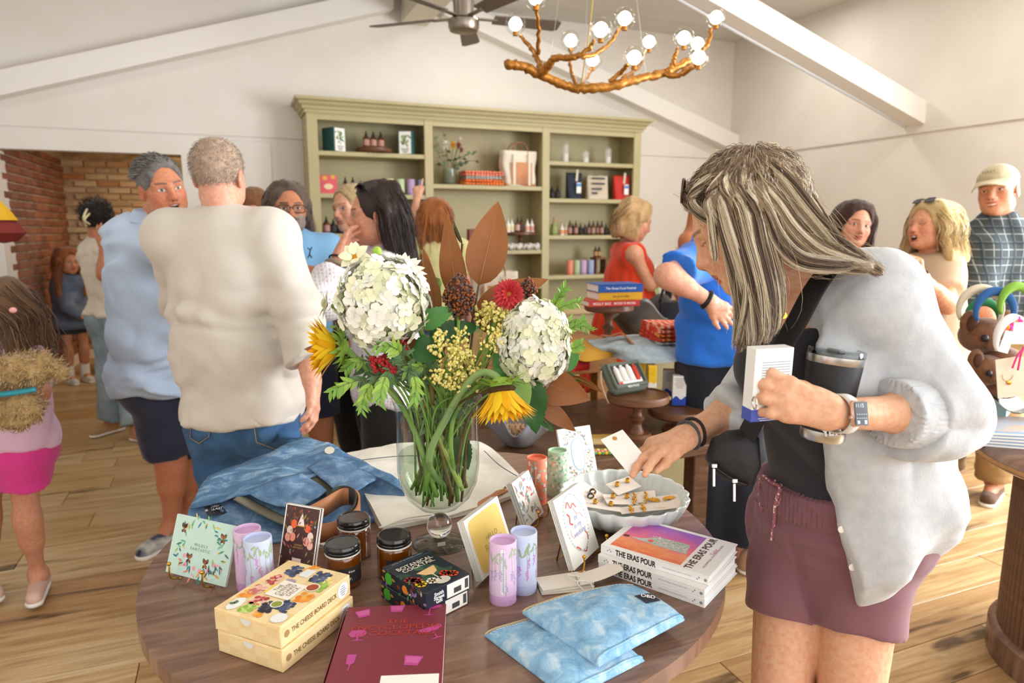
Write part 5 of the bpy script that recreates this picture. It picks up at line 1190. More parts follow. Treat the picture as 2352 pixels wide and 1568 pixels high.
sp_l=[([(930,880,-.04),(880,860,-.09),(840,900,-.12),(830,945,-.13)],'sprig drooping furthest down on the left'),([(930,890,-.04),(860,870,-.06),(800,880,-.08),(755,900,-.08)],'sprig reaching furthest left below the sunflower'),([(940,880,-.04),(900,850,-.1),(880,880,-.14),(872,925,-.15)],'sprig drooping in front of the red tufts'),([(950,890,-.04),(940,850,-.1),(955,880,-.14),(950,930,-.15)],'sprig hanging over the vase rim at the left'),([(930,890,-.02),(850,850,-.02),(800,820,-.03),(770,740,-.02)],'sprig rising behind the left sunflower'),([(960,900,-.03),(930,830,-.1),(910,800,-.13),(860,790,-.14)],'sprig curling up under the left hydrangea'),([(940,895,-.03),(880,840,-.04),(820,830,-.05),(790,850,-.06)],'sprig with silver leaves left of the red tufts'),([(1000,900,0),(985,860,-.05),(965,840,-.08),(930,850,-.1)],'short sprig right of the red tufts'),([(930,880,0),(850,760,0),(800,690,-.02),(795,655,-.02)],'sprig rising left of the left hydrangea')]
for p_,nm in sp_l:spray(p_,40,.034,.010,SG+LG,'grey green '+nm,hang=.35)
for p_,nm in(([(1180,830,.02),(1250,740,.02),(1290,705,0),(1340,690,-.01)],'uppermost feathery green sprig at the right'),([(1180,840,.02),(1260,770,.02),(1310,740,0),(1365,762,-.01)],'longest feathery green sprig at the right'),([(1190,840,.02),(1255,730,.03),(1280,690,.02),(1300,655,.01)],'feathery green sprig standing behind the right hydrangea'),([(1200,850,0),(1280,800,-.02),(1310,800,-.03),(1335,790,-.03)],'short feathery green sprig beside the mustard cloth'),([(1200,850,0),(1270,780,.0),(1300,760,-.01),(1345,735,-.01)],'feathery green sprig in the middle of the right group')):
 spray(p_,46,.027,.0085,[SG[0]]+LG,nm,spread=.8)
g=random.Random(5)
for k in range(13):
 a=g.uniform(0,6.28);f=VC+Vector((.06*math.cos(a),.06*math.sin(a),hb+.045+g.uniform(0,.03)));t=VC+Vector((-.05*math.cos(a)+g.uniform(-.02,.02),-.05*math.sin(a),H_+.06+g.uniform(0,.05)))
 o=thing('cut_stem',f,('thick','slim','pale','dark')[k%4]+' cut stem standing in the vase water, number %s by height'%names[k],'stem','cut stems in the vase')
 o['label']='cut flower stem standing among others in the vase water'
 MB().tube([Vector((0,0,0)),(t-f)*.5+Vector((g.uniform(-.01,.01),0,0)),t-f],g.choice((.0035,.005,.0065)),8).build('stalk',g.choice((STEMM,mat('pale_stem','#b5c46a',.5),mat('brown_stem','#7d6a3a',.6))),o,True)
for k in range(6):spray([(960+k*22,1010,.0+.01*k),(965+k*21,960,0),(950+k*26,900,-.02),(940+k*30,850,-.02)],16,.026,.010,SG,'sprig of dull green leaves, %s from the left inside the vase mouth'%names[k])
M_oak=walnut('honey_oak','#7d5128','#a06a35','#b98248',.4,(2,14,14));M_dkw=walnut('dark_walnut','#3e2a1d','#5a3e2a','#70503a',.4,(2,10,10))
LZ,UZ=.63,.90
dp=empty('tiered_display_table',(1.3,2.75,0),0,'two tier wooden display table behind the round table','table')
def bt(name,c,d,m):return MB().box((c[0]-1.3,c[1]-2.75,c[2]),d,bev=.004).build(name,m,dp)
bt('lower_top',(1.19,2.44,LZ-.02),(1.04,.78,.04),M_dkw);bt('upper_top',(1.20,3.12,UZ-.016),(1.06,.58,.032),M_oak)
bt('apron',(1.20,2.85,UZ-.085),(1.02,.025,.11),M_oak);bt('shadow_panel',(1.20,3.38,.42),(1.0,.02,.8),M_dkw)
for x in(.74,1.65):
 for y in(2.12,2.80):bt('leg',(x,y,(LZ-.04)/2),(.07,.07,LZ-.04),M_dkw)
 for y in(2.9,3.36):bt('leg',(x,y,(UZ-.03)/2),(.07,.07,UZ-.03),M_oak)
def PL(x,y):return PZ(x,y,LZ)
def PU(x,y):return PZ(x,y,UZ)
def wavy_bowl(P,r,h,lab,c1,c2,nw=5,amp=.35,fill=None,ph=0):
 o=empty('wavy_bowl',P,0,lab,'bowl')
 def f(u,v):
  a=2*PI*u;rr_=r*(.30+.70*v**.8);lift=h*v**1.25*(1+amp*math.sin(nw*a+ph)*v);return((rr_+.10*r*v*math.cos(nw*a+ph))*math.cos(a),(rr_+.10*r*v*math.cos(nw*a+ph))*math.sin(a),.002+lift)
 mb=MB().sheet(f,72,14,closed_u=True);mb.poly([f(i/72,0)for i in range(72)][::-1])
 solidify(mb.build('bowl_wall',mat('glaze_'+c1[1:],c1,.35,col2=c2,ns=6),o,True),.006)
 if fill:
  sh_=MB();g=random.Random(3)
  for k in range(90):a,q=g.uniform(0,6.3),r*.62*math.sqrt(g.random());sh_.tube([(q*math.cos(a)+.012*math.cos(t+a)*(1-t/9),q*math.sin(a)+.012*math.sin(t+a)*(1-t/9),h*.5+.003*t)for t in range(6)],.0026,4)
  tag(sh_.build('wood_shavings',mat('shavings','#c9a27c',.8),o,True),kind='stuff')
 return o
wavy_bowl(PL(1192,1022),.115,.115,'blue grey wavy ceramic bowl with wood shavings behind the vase','#8f97a6','#6f665f',4,.42,True,.6)
Pc=PL(1462,1004);cs1=cake_stand(Pc.x,Pc.y,LZ,.122,zat(Pc,903)-LZ,'turned wooden cake stand carrying the grey kit case');zc=zat(Pc,903)
P=Vector((PZ(1432,898,zc).x,PZ(1432,898,zc).y,zc))
o=empty('kit_case',P,R(10),'grey green zip case with clear window showing bottles','case')
M_gk=mat('grey_green_nylon','#5f665a',.7,bump=.3,bs=300)
mm=T((0,0,.055),(R(52),0,0))
MB().box((0,0,0),(.185,.13,.05),bev=.016,mtx=mm).build('shell',M_gk,o,40)
wr_=MB();
for c,d in(((0,.05,.027),(.165,.014,.01)),((0,-.045,.027),(.165,.016,.01)),((-.078,0,.027),(.012,.1,.01)),((.078,0,.027),(.012,.1,.01))):wr_.box(c,d,bev=.003,mtx=mm)
wr_.build('window_frame',M_gk,o);MB().box((0,.004,.0262),(.145,.086,.001),mtx=mm).build('dark_lining',mat('case_dark','#3a3c3c',.6),o)
for k,(x,c,r)in enumerate(((-.052,'#e8e6e2',.011),(-.022,'#efece6',.014),(.012,'#f2f0ec',.013),(.042,'#c8432f',.010))):MB().lathe([(0,-.035),(r,-.035),(r,.02),(r*.5,.028),(r*.5,.034),(0,.034)],12,mm@T((x,.006,.03),(R(-90),0,0))).build('mini_bottle',mat('mini_'+c[1:],c,.4),o,40)
MB().box((0,-.03,.0285),(.12,.022,.001),mtx=mm).build('insert_card',M_card,o);MB().box((-.05,-.03,.0293),(.018,.018,.0006),mtx=mm).build('red_mark',ink('#c8432f'),o)
letters('MEN PACK',.012,ink('#d8dcd2'),o,mm@T((0,-.053,.0335)),bold=.0003)
MB().tube(bez([(-.1,.02,.09),(-.115,0,.05),(-.11,-.02,.0),(-.1,-.03,-.03)],5),.003,6).build('cord_loop',mat('cord_beige','#b7aa90',.8),o,True)
def carton(P,d,rz,c1,c2,lab,frac=.3):
 o=empty('skincare_carton',P,rz,lab,'box')
 MB().box((0,0,d[2]/2),d,bev=.001).build('carton',mat('ct_'+c1[1:],c1,.45),o)
 def wv(s,u):return d[2]*frac*(1+.22*math.sin(9*u+s))
 mb=MB();n=12
 for(a,b)in(((-1,-1),(1,-1)),((1,-1),(1,1)),((-1,1),(-1,-1))):
  for i in range(n):
   u0,u1=i/n,(i+1)/n;p0=[(a[k]*(1-u0)+b[k]*u0)*(d[k]/2+.0004)for k in(0,1)];p1=[(a[k]*(1-u1)+b[k]*u1)*(d[k]/2+.0004)for k in(0,1)]
   mb.add([(p0[0],p0[1],0),(p1[0],p1[1],0),(p1[0],p1[1],wv(a[0],u1)),(p0[0],p0[1],wv(a[0],u0))],[(0,1,2,3)])
 mb.build('wave_print',ink(c2),o)
 tx=MB()
 for k in range(6):tx.box((0,-d[1]/2-.0006,d[2]*(.9-.06*k)),(d[0]*(.7-.1*(k%3)),.0004,d[2]*.018))
 tx.build('printed_text',ink('#8b93a5' if c1!='#f0c31c' else '#c49a10'),o)
 return o
for k,(px,py)in enumerate(((1497,888),(1472,878))):
 q=PZ(px,py,zc);carton(Vector((q.x,q.y,zc)),(.033,.033,.088),R(-25),'#f0c31c','#efece0','yellow skincare carton, %s on the cake stand'%('nearer one' if k==0 else 'further one'),.22)
Pd=PL(1556,985);zd=zat(Pd,935);cake_stand(Pd.x,Pd.y,LZ,.125,zd-LZ,'darker wooden cake stand carrying the blue and white cartons')
for k,(px,py,hh,lab)in enumerate(((1558,928,.125,'nearer blue and white skincare carton on the dark cake stand'),(1536,908,.118,'further blue and white skincare carton on the dark cake stand'))):
 q=PZ(px,py,zd);carton(Vector((q.x,q.y,zd)),(.055,.04,hh),R(-30),'#eeeeec','#2247b0',lab,.26)
q=PZ(1577,912,zd);o=empty('blue_jar',(q.x,q.y,zd),0,'small blue jar behind the white cartons on the dark cake stand','jar');MB().lathe([(0,0),(.026,0),(.028,.01),(.028,.05),(0,.052)],18).build('jar_body',mat('jar_blue','#3f6f9f',.3),o,40);MB().lathe([(0,.052),(.029,.052),(.029,.075),(0,.076)],18).build('lid',mat('jar_blue_lid','#2b4d73',.4),o,40)
o=empty('pencil_set',PL(1396,1040),R(-20),'flat set of multicoloured sticks on the lower tier','pencils')
for r_ in range(4):
 for k in range(9):MB().box((-.06+.013*k,-.018+.012*r_,.006),(.012,.010,.010),bev=.002).build('stick',mat('stick_%d'%((k*3+r_*2)%6),['#e8c63a','#e0703a','#d8485a','#6fae6a','#e9e2d0','#f0a0a0'][(k*3+r_*2)%6],.5),o)
for k,(px,py,c,lab)in enumerate(((1395,1006,'#c9a24a','mustard booklet lying on the lower tier behind the held card'),(1352,1016,'#d6b884','tan booklet lying on the lower tier beside the oval cards'))):
 tag(MB().box((0,0,.004),(.15,.06,.008),bev=.001).build('booklet',mat('bk_'+c[1:],c,.6),None,mtx=T(PL(px,py),(0,0,R(-18)))),lab,'booklet')
def cloth(name,lab,rows,m,zb,wob=.006,seed=1):
 P=[[PZ(x,y,z)for x,y,z in r]for r in rows];c=P[0][0].copy();c.z=zb;o=empty(name,(0,0,0),0,lab,'cloth')
 P2,n,m_=net(rows,wob=wob,seed=seed);net_mesh(P2,n,m_,zb).build('folded_cloth',m,o,True);return o
u=UZ
cloth('mustard_cloth','mustard yellow folded cloth hanging over the upper tier edge',[[(1290,775,u+.02),(1340,778,u+.03),(1400,785,u+.02)],[(1300,790,u+.03),(1350,800,u+.035),(1410,808,u+.02)],[(1310,810,u+.01),(1345,830,u+.0),(1420,815,u+.006)]],mat('mustard_cotton','#c4922c',.9,col2='#d0a03c',ns=10),u-.0,seed=2)
cloth('red_cloth','bright red folded cloth under the mustard one',[[(1305,815,u+.002),(1330,815,u+.0),(1355,818,u-.002)],[(1310,835,u-.03),(1330,840,u-.035),(1352,835,u-.03)],[(1315,848,u-.05),(1330,850,u-.055),(1348,845,u-.05)]],mat('red_cotton','#c8302a',.9),u-.06,seed=3)
dj=cloth('denim_jacket','pale washed denim folded on the upper tier beside the mustard cloth',[[(1345,780,u+.03),(1420,772,u+.045),(1490,770,u+.05),(1555,790,u+.04)],[(1370,795,u+.04),(1440,795,u+.055),(1500,795,u+.055),(1565,808,u+.03)],[(1410,815,u+.01),(1450,825,u+.012),(1510,828,u+.012),(1568,825,u+.008)]],denim('pale_denim','#8fa6b5','#b3c4cd','#d3dcdf',10),u+.0006,.01,4)
MB().tube(bez([PZ(1385,770,u+.07),PZ(1400,772,u+.075),PZ(1425,765,u+.085),PZ(1440,775,u+.07),PZ(1455,790,u+.062)],6),.018,8,flat=.2).build('leather_strap',M_leather,dj,True)
wavy_bowl(PU(1462,768),.165,.15,'dark grey wavy bowl on the upper tier','#3b3632','#6a645e',3,.38,None,1.2)
Pt=PU(1560,808);folded_stack('ikat_throw',Pt,R(-12),.28,.22,[(.034,IK1,.95,'orange and white throw, bottom of the pile on the upper tier'),(.03,IK3,1,'grey throw, second from the bottom on the upper tier'),(.036,IK2,1.05,'orange and gold throw, third from the bottom on the upper tier'),(.036,IK1,1.0,'red orange throw, top of the pile on the upper tier')],'')
def hard_book(P,rz,d,c,lab,txt,tc,sz,gap=0):
 o=empty('hardback_book',P,rz,lab,'book');w,dd,h=d;m=mat('cloth_'+c[1:],c,.45)
 MB().box((0,0,h-.0015),(w,dd,.003)).box((0,0,.0015),(w,dd,.003)).build('cover_boards',m,o);MB().box((0,-dd/2+.002,h/2),(w,.004,h),bev=.001).build('spine',m,o)
 MB().box((0,.002,h/2),(w-.008,dd-.008,h-.006)).build('pages',mat('page_edges','#efeae0',.8),o)
 letters(txt,sz,ink(tc),o,T((0,-dd/2-.0004,h/2),(R(90),0,0)),bold=.0002);return o
Ps=PZ(1400,725,UZ);Ps=PD(1397,768,3.22);Ps.z=UZ;zs=zat(Ps,697);cake_stand(Ps.x,Ps.y,UZ,.115,zs-UZ,'tall wooden cake stand carrying three hardback books')
hb_=PD(1405,690,3.16);hz=zs
hard_book(Vector((hb_.x-.02,hb_.y,hz)),R(-8),(.245,.16,.026),'#c9362e','red hardback book, bottom of the stack on the cake stand','MOLLY BAZ   MORE IS MORE','#f3e6da',.016);hz+=.0262
hard_book(Vector((hb_.x+.012,hb_.y,hz)),R(-6),(.215,.15,.036),'#d9a21e','yellow hardback book, middle of the stack on the cake stand','the good table','#7a5a14',.014);hz+=.0362
hard_book(Vector((hb_.x+.012,hb_.y,hz)),R(-7),(.218,.15,.036),'#2456a6','blue hardback book, top of the stack on the cake stand','The Great Food Festival','#e9edf4',.015)
ct=empty('low_counter',(2.1,4.85,0),0,'low sage counter standing in front of the shelving unit','counter')
MB().box((0,0,.40),(1.2,.45,.8),bev=.004).build('carcass',M_sage,ct);MB().box((0,0,.815),(1.24,.5,.03),bev=.004).build('worktop',mat('counter_top','#cbb58c',.5,col2='#bfa87e',ns=6),ct)
for x in(-.4,0,.4):MB().box((x,-.228,.42),(.37,.012,.66),bev=.004).build('door',M_sage,ct)
q=PZ(1243,690,.83);tote('canvas_tote',Vector((1.80,4.80,.83)),R(-6),.36,.30,.16,'canvas tote with tan leather front standing behind the bouquet','#c98f63')
MB().box((0,0,0),(.05,.003,.09),rot=(0,R(8),0)).build('paper_tag',M_card,[o for o in COL.objects if o.name=='canvas_tote'][0],mtx=T((.12,-.11,.2)))
c2o=empty('back_counter',(3.35,4.5,0),0,'pale counter behind the woman in the orange dress','counter')
MB().box((0,0,.42),(1.0,.5,.84),bev=.004).build('carcass',M_sage,c2o);MB().box((0,0,.855),(1.05,.54,.03),bev=.004).build('worktop',mat('counter_top','#cbb58c',.5),c2o)
def tumbler(P,r,h,c,lab):
 o=empty('travel_tumbler',P,0,lab,'tumbler');m=mat('tumbler_'+c[1:],c,.4)
 MB().lathe([(0,0),(r*.75,0),(r*.78,h*.35),(r*.95,h*.42),(r,h*.9),(0,h*.9)],20).build('cup',m,o,40);MB().lathe([(0,h*.9),(r*1.04,h*.9),(r*1.04,h*.96),(0,h*.97)],20).build('lid',m,o,40);MB().tube([(r*.3,0,h*.95),(r*.35,0,h*1.2)],.004,6).build('straw',M_white,o)
q=PD(1523,690,3.9);tumbler(Vector((2.98,4.45,.87)),.048,.25,'#7f9a5c','sage green travel tumbler behind the blue shirt elbow')
o=empty('white_pump_bottle',(2.9,4.35,.87),0,'white pump bottle left of the sage tumbler','bottle');MB().lathe([(0,0),(.03,0),(.03,.13),(.012,.15),(.012,.17),(0,.17)],16).build('body',M_white,o,40);MB().box((0,0,.185),(.05,.012,.012),bev=.003).build('pump_head',M_blk,o)
plain_box('kraft_box',Vector((3.05,4.6,.87)),.2,(.12,.1,.09),'#a07a4c','brown kraft box behind the white pump bottle')
plain_box('black_canister',Vector((3.1,4.38,.87)),.2,(.07,.07,.14),'#1d1c1e','black canister right of the sage tumbler')
DC=Vector((2.62,1.13,0));DR=.40;DT=.74
dr=empty('fluted_drum_table',DC,0,'round fluted walnut pedestal table at the right edge','table')
M_flu=mat('fluted_walnut','#6b4c3b',.5,col2='#7d5b47',ns=9,stretch=(1,1,4))
MB().lathe([(0,0),(DR-.03,0),(DR-.03,.09),(DR-.05,.1),(0,.1)],60).build('plinth',M_top,dr,40);MB().lathe([(0,.1),(DR-.065,.1),(DR-.065,DT-.04),(0,DT-.04)],60).build('core',mat('groove_pale','#b9977d',.6),dr,40)
fm=MB().sheet(lambda u,v:(.0105*math.cos(PI*u),.012*math.sin(PI*u),.1+v*(DT-.145)),7,2).mesh('flute',M_flu,True)
for k in range(96):
 a=2*PI*k/96;link('flute',fm,dr,T(((DR-.066)*math.cos(a),(DR-.066)*math.sin(a),0),(0,0,a-PI/2)))
MB().lathe([(0,DT-.04),(DR+.06,DT-.04),(DR+.075,DT-.03),(DR+.075,DT-.012),(DR+.06,DT),(0,DT)],72).build('top',M_top,dr,40);MB().lathe([(DR+.0756,DT-.027),(DR+.0762,DT-.02),(DR+.0756,DT-.013)],72).build('edge_band',mat('edge_oak','#c79a68',.4),dr)
def PDr(x,y,z=0):return PZ(x,y,DT+z)
for k in range(5):
 q=PDr(2320,1012);o=empty('picture_book',Vector((q.x+.02,q.y,DT+.011*k)),R(-40+2*k),'thin blue picture book, %s in the pile on the drum table'%('bottom','second','third','fourth','top')[k],'book')
 MB().box((0,0,.005),(.26,.22,.0105),bev=.001).build('cover',mat('pb_blue','#8fb3d8',.35),o);MB().box((0,0,.005),(.254,.222,.0065)).build('pages',M_card,o)
 if k==4:MB().box((0,0,.0108),(.24,.2,.0003)).build('cover_art',mat('pb_art','#9fb6d0',.35,col2='#d9b48a',ns=9),o)
q=PDr(2335,985);o=empty('tin_scoop',q+Vector((.0,.0,.06)),R(20),'bent galvanised tin scoop lying on the picture books','scoop')
solidify(MB().sheet(lambda u,v:(-.12+.26*u,.07*math.cos(PI*v)*(1-.25*u),.075-.07*math.sin(PI*v)*(.6+.4*u)+.012*math.sin(8*v)),14,14).build('scoop_shell',mat('galvanised_tin','#a7a9a5',.38,1,col2='#83857f',ns=22),o,True),.0025)
q=PDr(2262,945);bx_=empty('blue_card_box',q,R(25),'pale blue open box with cards standing on the drum table','box')
mcol=mat('powder_blue','#9fc3cd',.5)
bx=MB();bx.box((0,0,.003),(.13,.15,.006))
pol=[(-.075,0),(.075,0),(.075,.09),(-.075,.15)]
for s in(-.064,.064):bx.add([(s-.002,y,z)for y,z in pol]+[(s+.002,y,z)for y,z in pol],[(0,1,2,3),(7,6,5,4),(0,4,5,1),(1,5,6,2),(2,6,7,3),(3,7,4,0)])
bx.box((0,.074,.045),(.13,.003,.09)).box((0,-.074,.075),(.13,.003,.15));bx.build('box_shell',mcol,bx_)
for k in range(5):tag(MB().box((0,0,.07),(.1,.002,.13)).build('photo_card',mat('photo_%d'%(k%3),('#8a5f4a','#a87a64','#5c4a48')[k%3],.4),None,mtx=T(q+Vector((-.06+.018*k,.035-.012*k,.03)),(R(12),R(-8+4*k),R(25)))),'glossy brown photo card, %s in the blue box'%names[k],'card','photo cards in the blue box')
q=Vector((2.70,1.34,DT));pg=empty('peg_stand',q,0,'wooden peg stand hung with puppets and headbands','stand')
M_mpl=mat('maple_dowel','#d8b48a',.5)
MB().lathe([(0,0),(.09,0),(.09,.02),(0,.022)],28).build('base',M_mpl,pg,40);MB().tube([(0,0,.02),(0,0,.50)],.013,12).build('post',M_mpl,pg,True)
pegs=[]
for k,(z,a)in enumerate(((.46,190),(.46,250),(.46,320),(.33,200),(.33,245),(.33,290),(.2,200),(.2,250),(.2,300))):
 d=Vector((math.cos(R(a)),math.sin(R(a)),.25)).normalized();MB().tube([Vector((0,0,z)),Vector((0,0,z))+d*.13],.0065,8).build('peg',M_mpl,pg,True);pegs.append(q+Vector((0,0,z))+d*.11)
M_plu=mat('brown_plush','#6a432a',.95,col2='#7d5436',ns=40,bump=.8,bs=220,sheen=.3)
def puppet(px,py,d,s,lab):
 c=PD(px,py,d);o=empty('plush_puppet',c,R(-20),lab,'toy')
 MB().sphere((0,0,0),(.062*s,.05*s,.048*s),20,12).sphere((.04*s,-.02*s,-.055*s),(.05*s,.045*s,.03*s),16,8).build('head',M_plu,o,True)
 for sx_ in(-1,1):
  MB().sphere((sx_*.05*s,-.012*s,.035*s),(.026*s,.012*s,.034*s),12,8).build('ear',M_plu,o,True);MB().sphere((sx_*.03*s,-.048*s,.0),(.010*s,.007*s,.010*s),10,6).build('eye',M_blk,o,True)
  MB().sphere((sx_*.05*s,-.022*s,.035*s),(.015*s,.006*s,.022*s),10,6).build('ear_lining',mat('plush_dark','#4a2c1c',.95),o,True)
 MB().sphere((0,-.05*s,-.018*s),(.026*s,.02*s,.016*s),12,8).build('muzzle',M_plu,o,True)
puppet(2258,770,2.45,1.35,'brown plush puppet with floppy ears, upper one on the peg stand');puppet(2268,850,2.42,1.15,'brown plush puppet, lower one behind the blue box')
def headband(px,py,d,r,c,lab,rz):
 cc=PD(px,py,d);o=empty('headband',cc,rz,lab,'headband')
 MB().tube([(r*math.cos(t),.02*math.sin(t*.5),r*1.15*math.sin(t))for t in[R(-30+240*i/24)for i in range(25)]],[.006+.010*math.sin(PI*i/24)for i in range(25)],8).build('band',mat('hb_'+c[1:],c,.85,bump=.5,bs=200),o,True)
headband(2255,712,2.4,.065,'#d9cdb2','cream woven headband, leftmost on the peg stand',R(-30));headband(2290,715,2.36,.06,'#2f5f9a','blue padded headband on the peg stand',R(-20));headband(2340,700,2.34,.055,'#7fae3f','lime green padded headband on the peg stand',R(-10));headband(2262,730,2.5,.05,'#2f7a4a','dark green headband behind the cream one',R(-30))
headband(2330,780,2.3,.062,'#efe9e4','white wire headband with pink beads on the peg stand',0)
for k in range(7):
 tag(MB().sphere((0,0,0),.013,12,8).build('felt_bead',mat('bead_%d'%(k%3),('#e0457f','#f08a3a','#d83a9a')[k%3],.8),None,True,mtx=T(PD(2305+6*k,742+10*math.sin(k),2.3))),'%s felt bead, %s along the pink garland'%(('pink','orange','magenta')[k%3],names[k]),'bead','felt beads on the peg stand')
def neck_card(px,py,d,w,h,rz,lab,art=True):
 c=PD(px,py,d);o=empty('necklace_card',c,rz,lab,'card');MB().box((0,0,-h/2),(w,.003,h),rot=(0,R(-10),0)).build('backing_card',mat('kraft_cream','#e2d3bb',.7),o)
 if art:MB().tube([(.016*math.cos(t),-.003,-h*.42-.02*math.sin(t))for t in[PI*i/12 for i in range(13)]],.0008,5).build('chain',M_gold,o,True);MB().lathe([(0,0),(.007,0),(.007,.002),(0,.003)],12,T((0.006,-.003,-h*.62),(R(90),0,0))).build('pendant',M_gold,o,40)
 else:pass
for k,(px,lab,ar)in enumerate(((2318,'cream necklace card with gold pendant, foremost on the peg stand',True),(2334,'cream necklace card second in the hanging row',False),(2346,'cream necklace card third in the hanging row',False))):neck_card(px,822,2.12+.03*k,.062,.125,R(-25),lab,ar)
for k,(px,py,lab)in enumerate(((2315,760,'white swing tag tied with ribbon on the peg stand'),(2346,740,'white rounded card hanging at the right edge'))):tag(MB().box((0,0,-.035),(.032 if k==0 else.045,.002,.07),rot=(0,R(14 if k==0 else 0),0),bev=.0009).build('swing_tag',M_card,None,mtx=T(PD(px,py,2.15),(0,0,R(-25)))),lab,'tag')
tag(MB().tube(bez([PD(2352,800,2.1),PD(2338,815,2.1),PD(2325,845,2.1)],6),.003,5).tube(bez([PD(2352,795,2.1),PD(2345,815,2.1),PD(2338,850,2.1)],6),.003,5).build('pink_tassel',mat('hot_pink','#e8317f',.7),None,True),'hot pink tassel hanging above the necklace cards','tassel')
tb3=empty('grey_side_table',(4.05,2.75,0),0,'grey side table between the tan dress and the plaid shirt','table');MB().box((0,0,.8),(.6,.4,.03),bev=.003).build('top',mat('grey_laminate','#55524e',.5),tb3)
for x in(-.27,.27):
 for y in(-.17,.17):MB().box((x,y,.39),(.03,.03,.78)).build('leg',M_blk,tb3)
plain_box('floral_box',Vector((3.9,2.78,.816)),.3,(.16,.1,.26),'#d9cfd6','pale floral box on the grey side table')
q=PD(4,520,3.3);o=empty('paper_ornament',q,0,'yellow and red hanging ornament at the far left edge','ornament');MB().lathe([(0,.12),(.05,.04),(.10,-.03),(.06,-.07),(0,-.08)],8).build('red_lower',mat('orn_red','#7a2420',.7),o);MB().lathe([(0,.13),(.04,.08),(.07,.03)],8).build('yellow_upper',mat('orn_yellow','#d8a81c',.7),o);MB().tube([(0,0,.12),(0,0,.5)],.002,5).build('cord',M_white,o)
CHD=3.0
M_br=mat('gilded_branch','#b57a2c',.38,.55,col2='#8a5a22',ns=26,stretch=(3,3,3),bump=.7,bs=55)
ch=empty('branch_chandelier',PD(1340,190,CHD),0,'gold branch chandelier with glass globe bulbs hanging from the ceiling','chandelier');co=ch.location
def br(pts,r0,r1,name='branch'):
 P=bez([PD(x,y,CHD+d)for x,y,d in pts],7);n=len(P);g=random.Random(str(pts))
 MB().tube([q-co+Vector((g.uniform(-.004,.004),g.uniform(-.004,.004),g.uniform(-.004,.004)))for q in P],[(r0+(r1-r0)*i/(n-1))*g.uniform(.86,1.14)for i in range(n)],10).build(name,M_br,ch,True)
br([(1162,148,-.1),(1200,152,-.08),(1245,172,-.04),(1300,197,0),(1350,203,0),(1410,197,.02),(1470,180,.05),(1530,168,.1)],.021,.020,'main_branch')
br([(1530,168,.1),(1565,148,.12),(1600,128,.14),(1625,100,.15),(1634,65,.15)],.020,.008)
br([(1520,170,.1),(1560,172,.05),(1590,155,0),(1603,140,-.02)],.014,.008);br([(1540,158,.1),(1550,130,.08),(1558,110,.06)],.012,.007)
br([(1570,165,.1),(1590,140,.2),(1600,118,.26)],.010,.006)
br([(1240,170,-.05),(1262,148,-.1),(1275,135,-.14),(1320,130,-.18),(1350,115,-.2),(1365,92,-.22)],.019,.007)
br([(1325,130,-.18),(1370,122,-.12),(1405,95,-.06),(1425,62,-.02)],.011,.007)
br([(1245,160,-.05),(1232,130,0),(1215,105,.05),(1195,80,.08)],.014,.007);br([(1235,125,0),(1237,70,-.1),(1233,10,-.2)],.010,.007)
br([(1325,195,0),(1313,165,.1),(1310,130,.2),(1311,112,.25)],.010,.006);br([(1335,195,0),(1350,175,.15),(1356,158,.25)],.009,.006)
br([(1400,188,.02),(1425,165,0),(1442,148,-.05)],.012,.007);br([(1430,180,.04),(1465,155,.2),(1483,115,.35)],.011,.006)
G_b=thin_glass('globe_glass','#fbfbf8',.01,.8);M_bulb=mat('opal_bulb','#fff4e0',.4,emit=14)
gm_=MB().sphere((0,0,0),.047,24,14).mesh('globe',G_b,True);om=MB().sphere((0,0,0),.029,16,10).mesh('bulb',M_bulb,True);sm=MB().lathe([(0,-.05),(.012,-.05),(.012,-.034),(0,-.032)],12).mesh('socket',M_br,40)
for(x,y,d)in((1184,55,.09),(1380,68,-.23),(1435,42,-.03),(1311,93,.27),(1361,137,.27),(1457,132,-.06),(1491,96,.38),(1571,87,.06),(1602,100,.3),(1605,132,-.03),(1645,40,.15),(1230,-6,-.2)):
 p=PD(x,y,CHD+d)-co
 for me in(gm_,om,sm):link(me.name.split('.')[0],me,ch,T(p))
for(x,y,d,tx)in((1262,165,-.05,1290),(1345,198,0,1348),(1485,180,.05,1455)):a=PD(x,y,CHD+d);b=PD(tx,-60,CHD+.05);b=a+(b-a)*((CZ-a.z)/(b-a).z);MB().tube([a-co,b-co],.0016,5).build('suspension_wire',M_steel,ch)
a=PD(1335,196,CHD);b=PD(1352,0,CHD+.05);b=a+(b-a)*((CZ-a.z)/(b-a).z);MB().tube([q-co for q in bez([a,a+(b-a)*.3+Vector((.02,0,0)),b],6)],.003,6).build('power_cord',mat('gold_cord','#b59a4a',.5),ch,True)
MB().lathe([(0,0),(.06,0),(.06,.03),(0,.03)],20,T(Vector((b.x,b.y,CZ-.03))-co)).build('ceiling_rose',M_trim,ch,40)
fc=PD(1065,60,4.4);fa=empty('ceiling_fan',fc,0,'brushed metal ceiling fan with five taupe blades','fan')
M_nick=mat('brushed_nickel','#8d8378',.32,.85);M_tau=mat('taupe_blade','#6b6058',.5)
MB().lathe([(0,-.035),(.09,-.03),(.1,-.01),(.1,.03),(.085,.045),(0,.05)],32).build('motor_cap',M_nick,fa,40);MB().lathe([(0,.05),(.062,.05),(.066,.1),(.075,.3),(.075,CZ-fc.z),(0,CZ-fc.z)],28).build('housing',M_nick,fa,40)
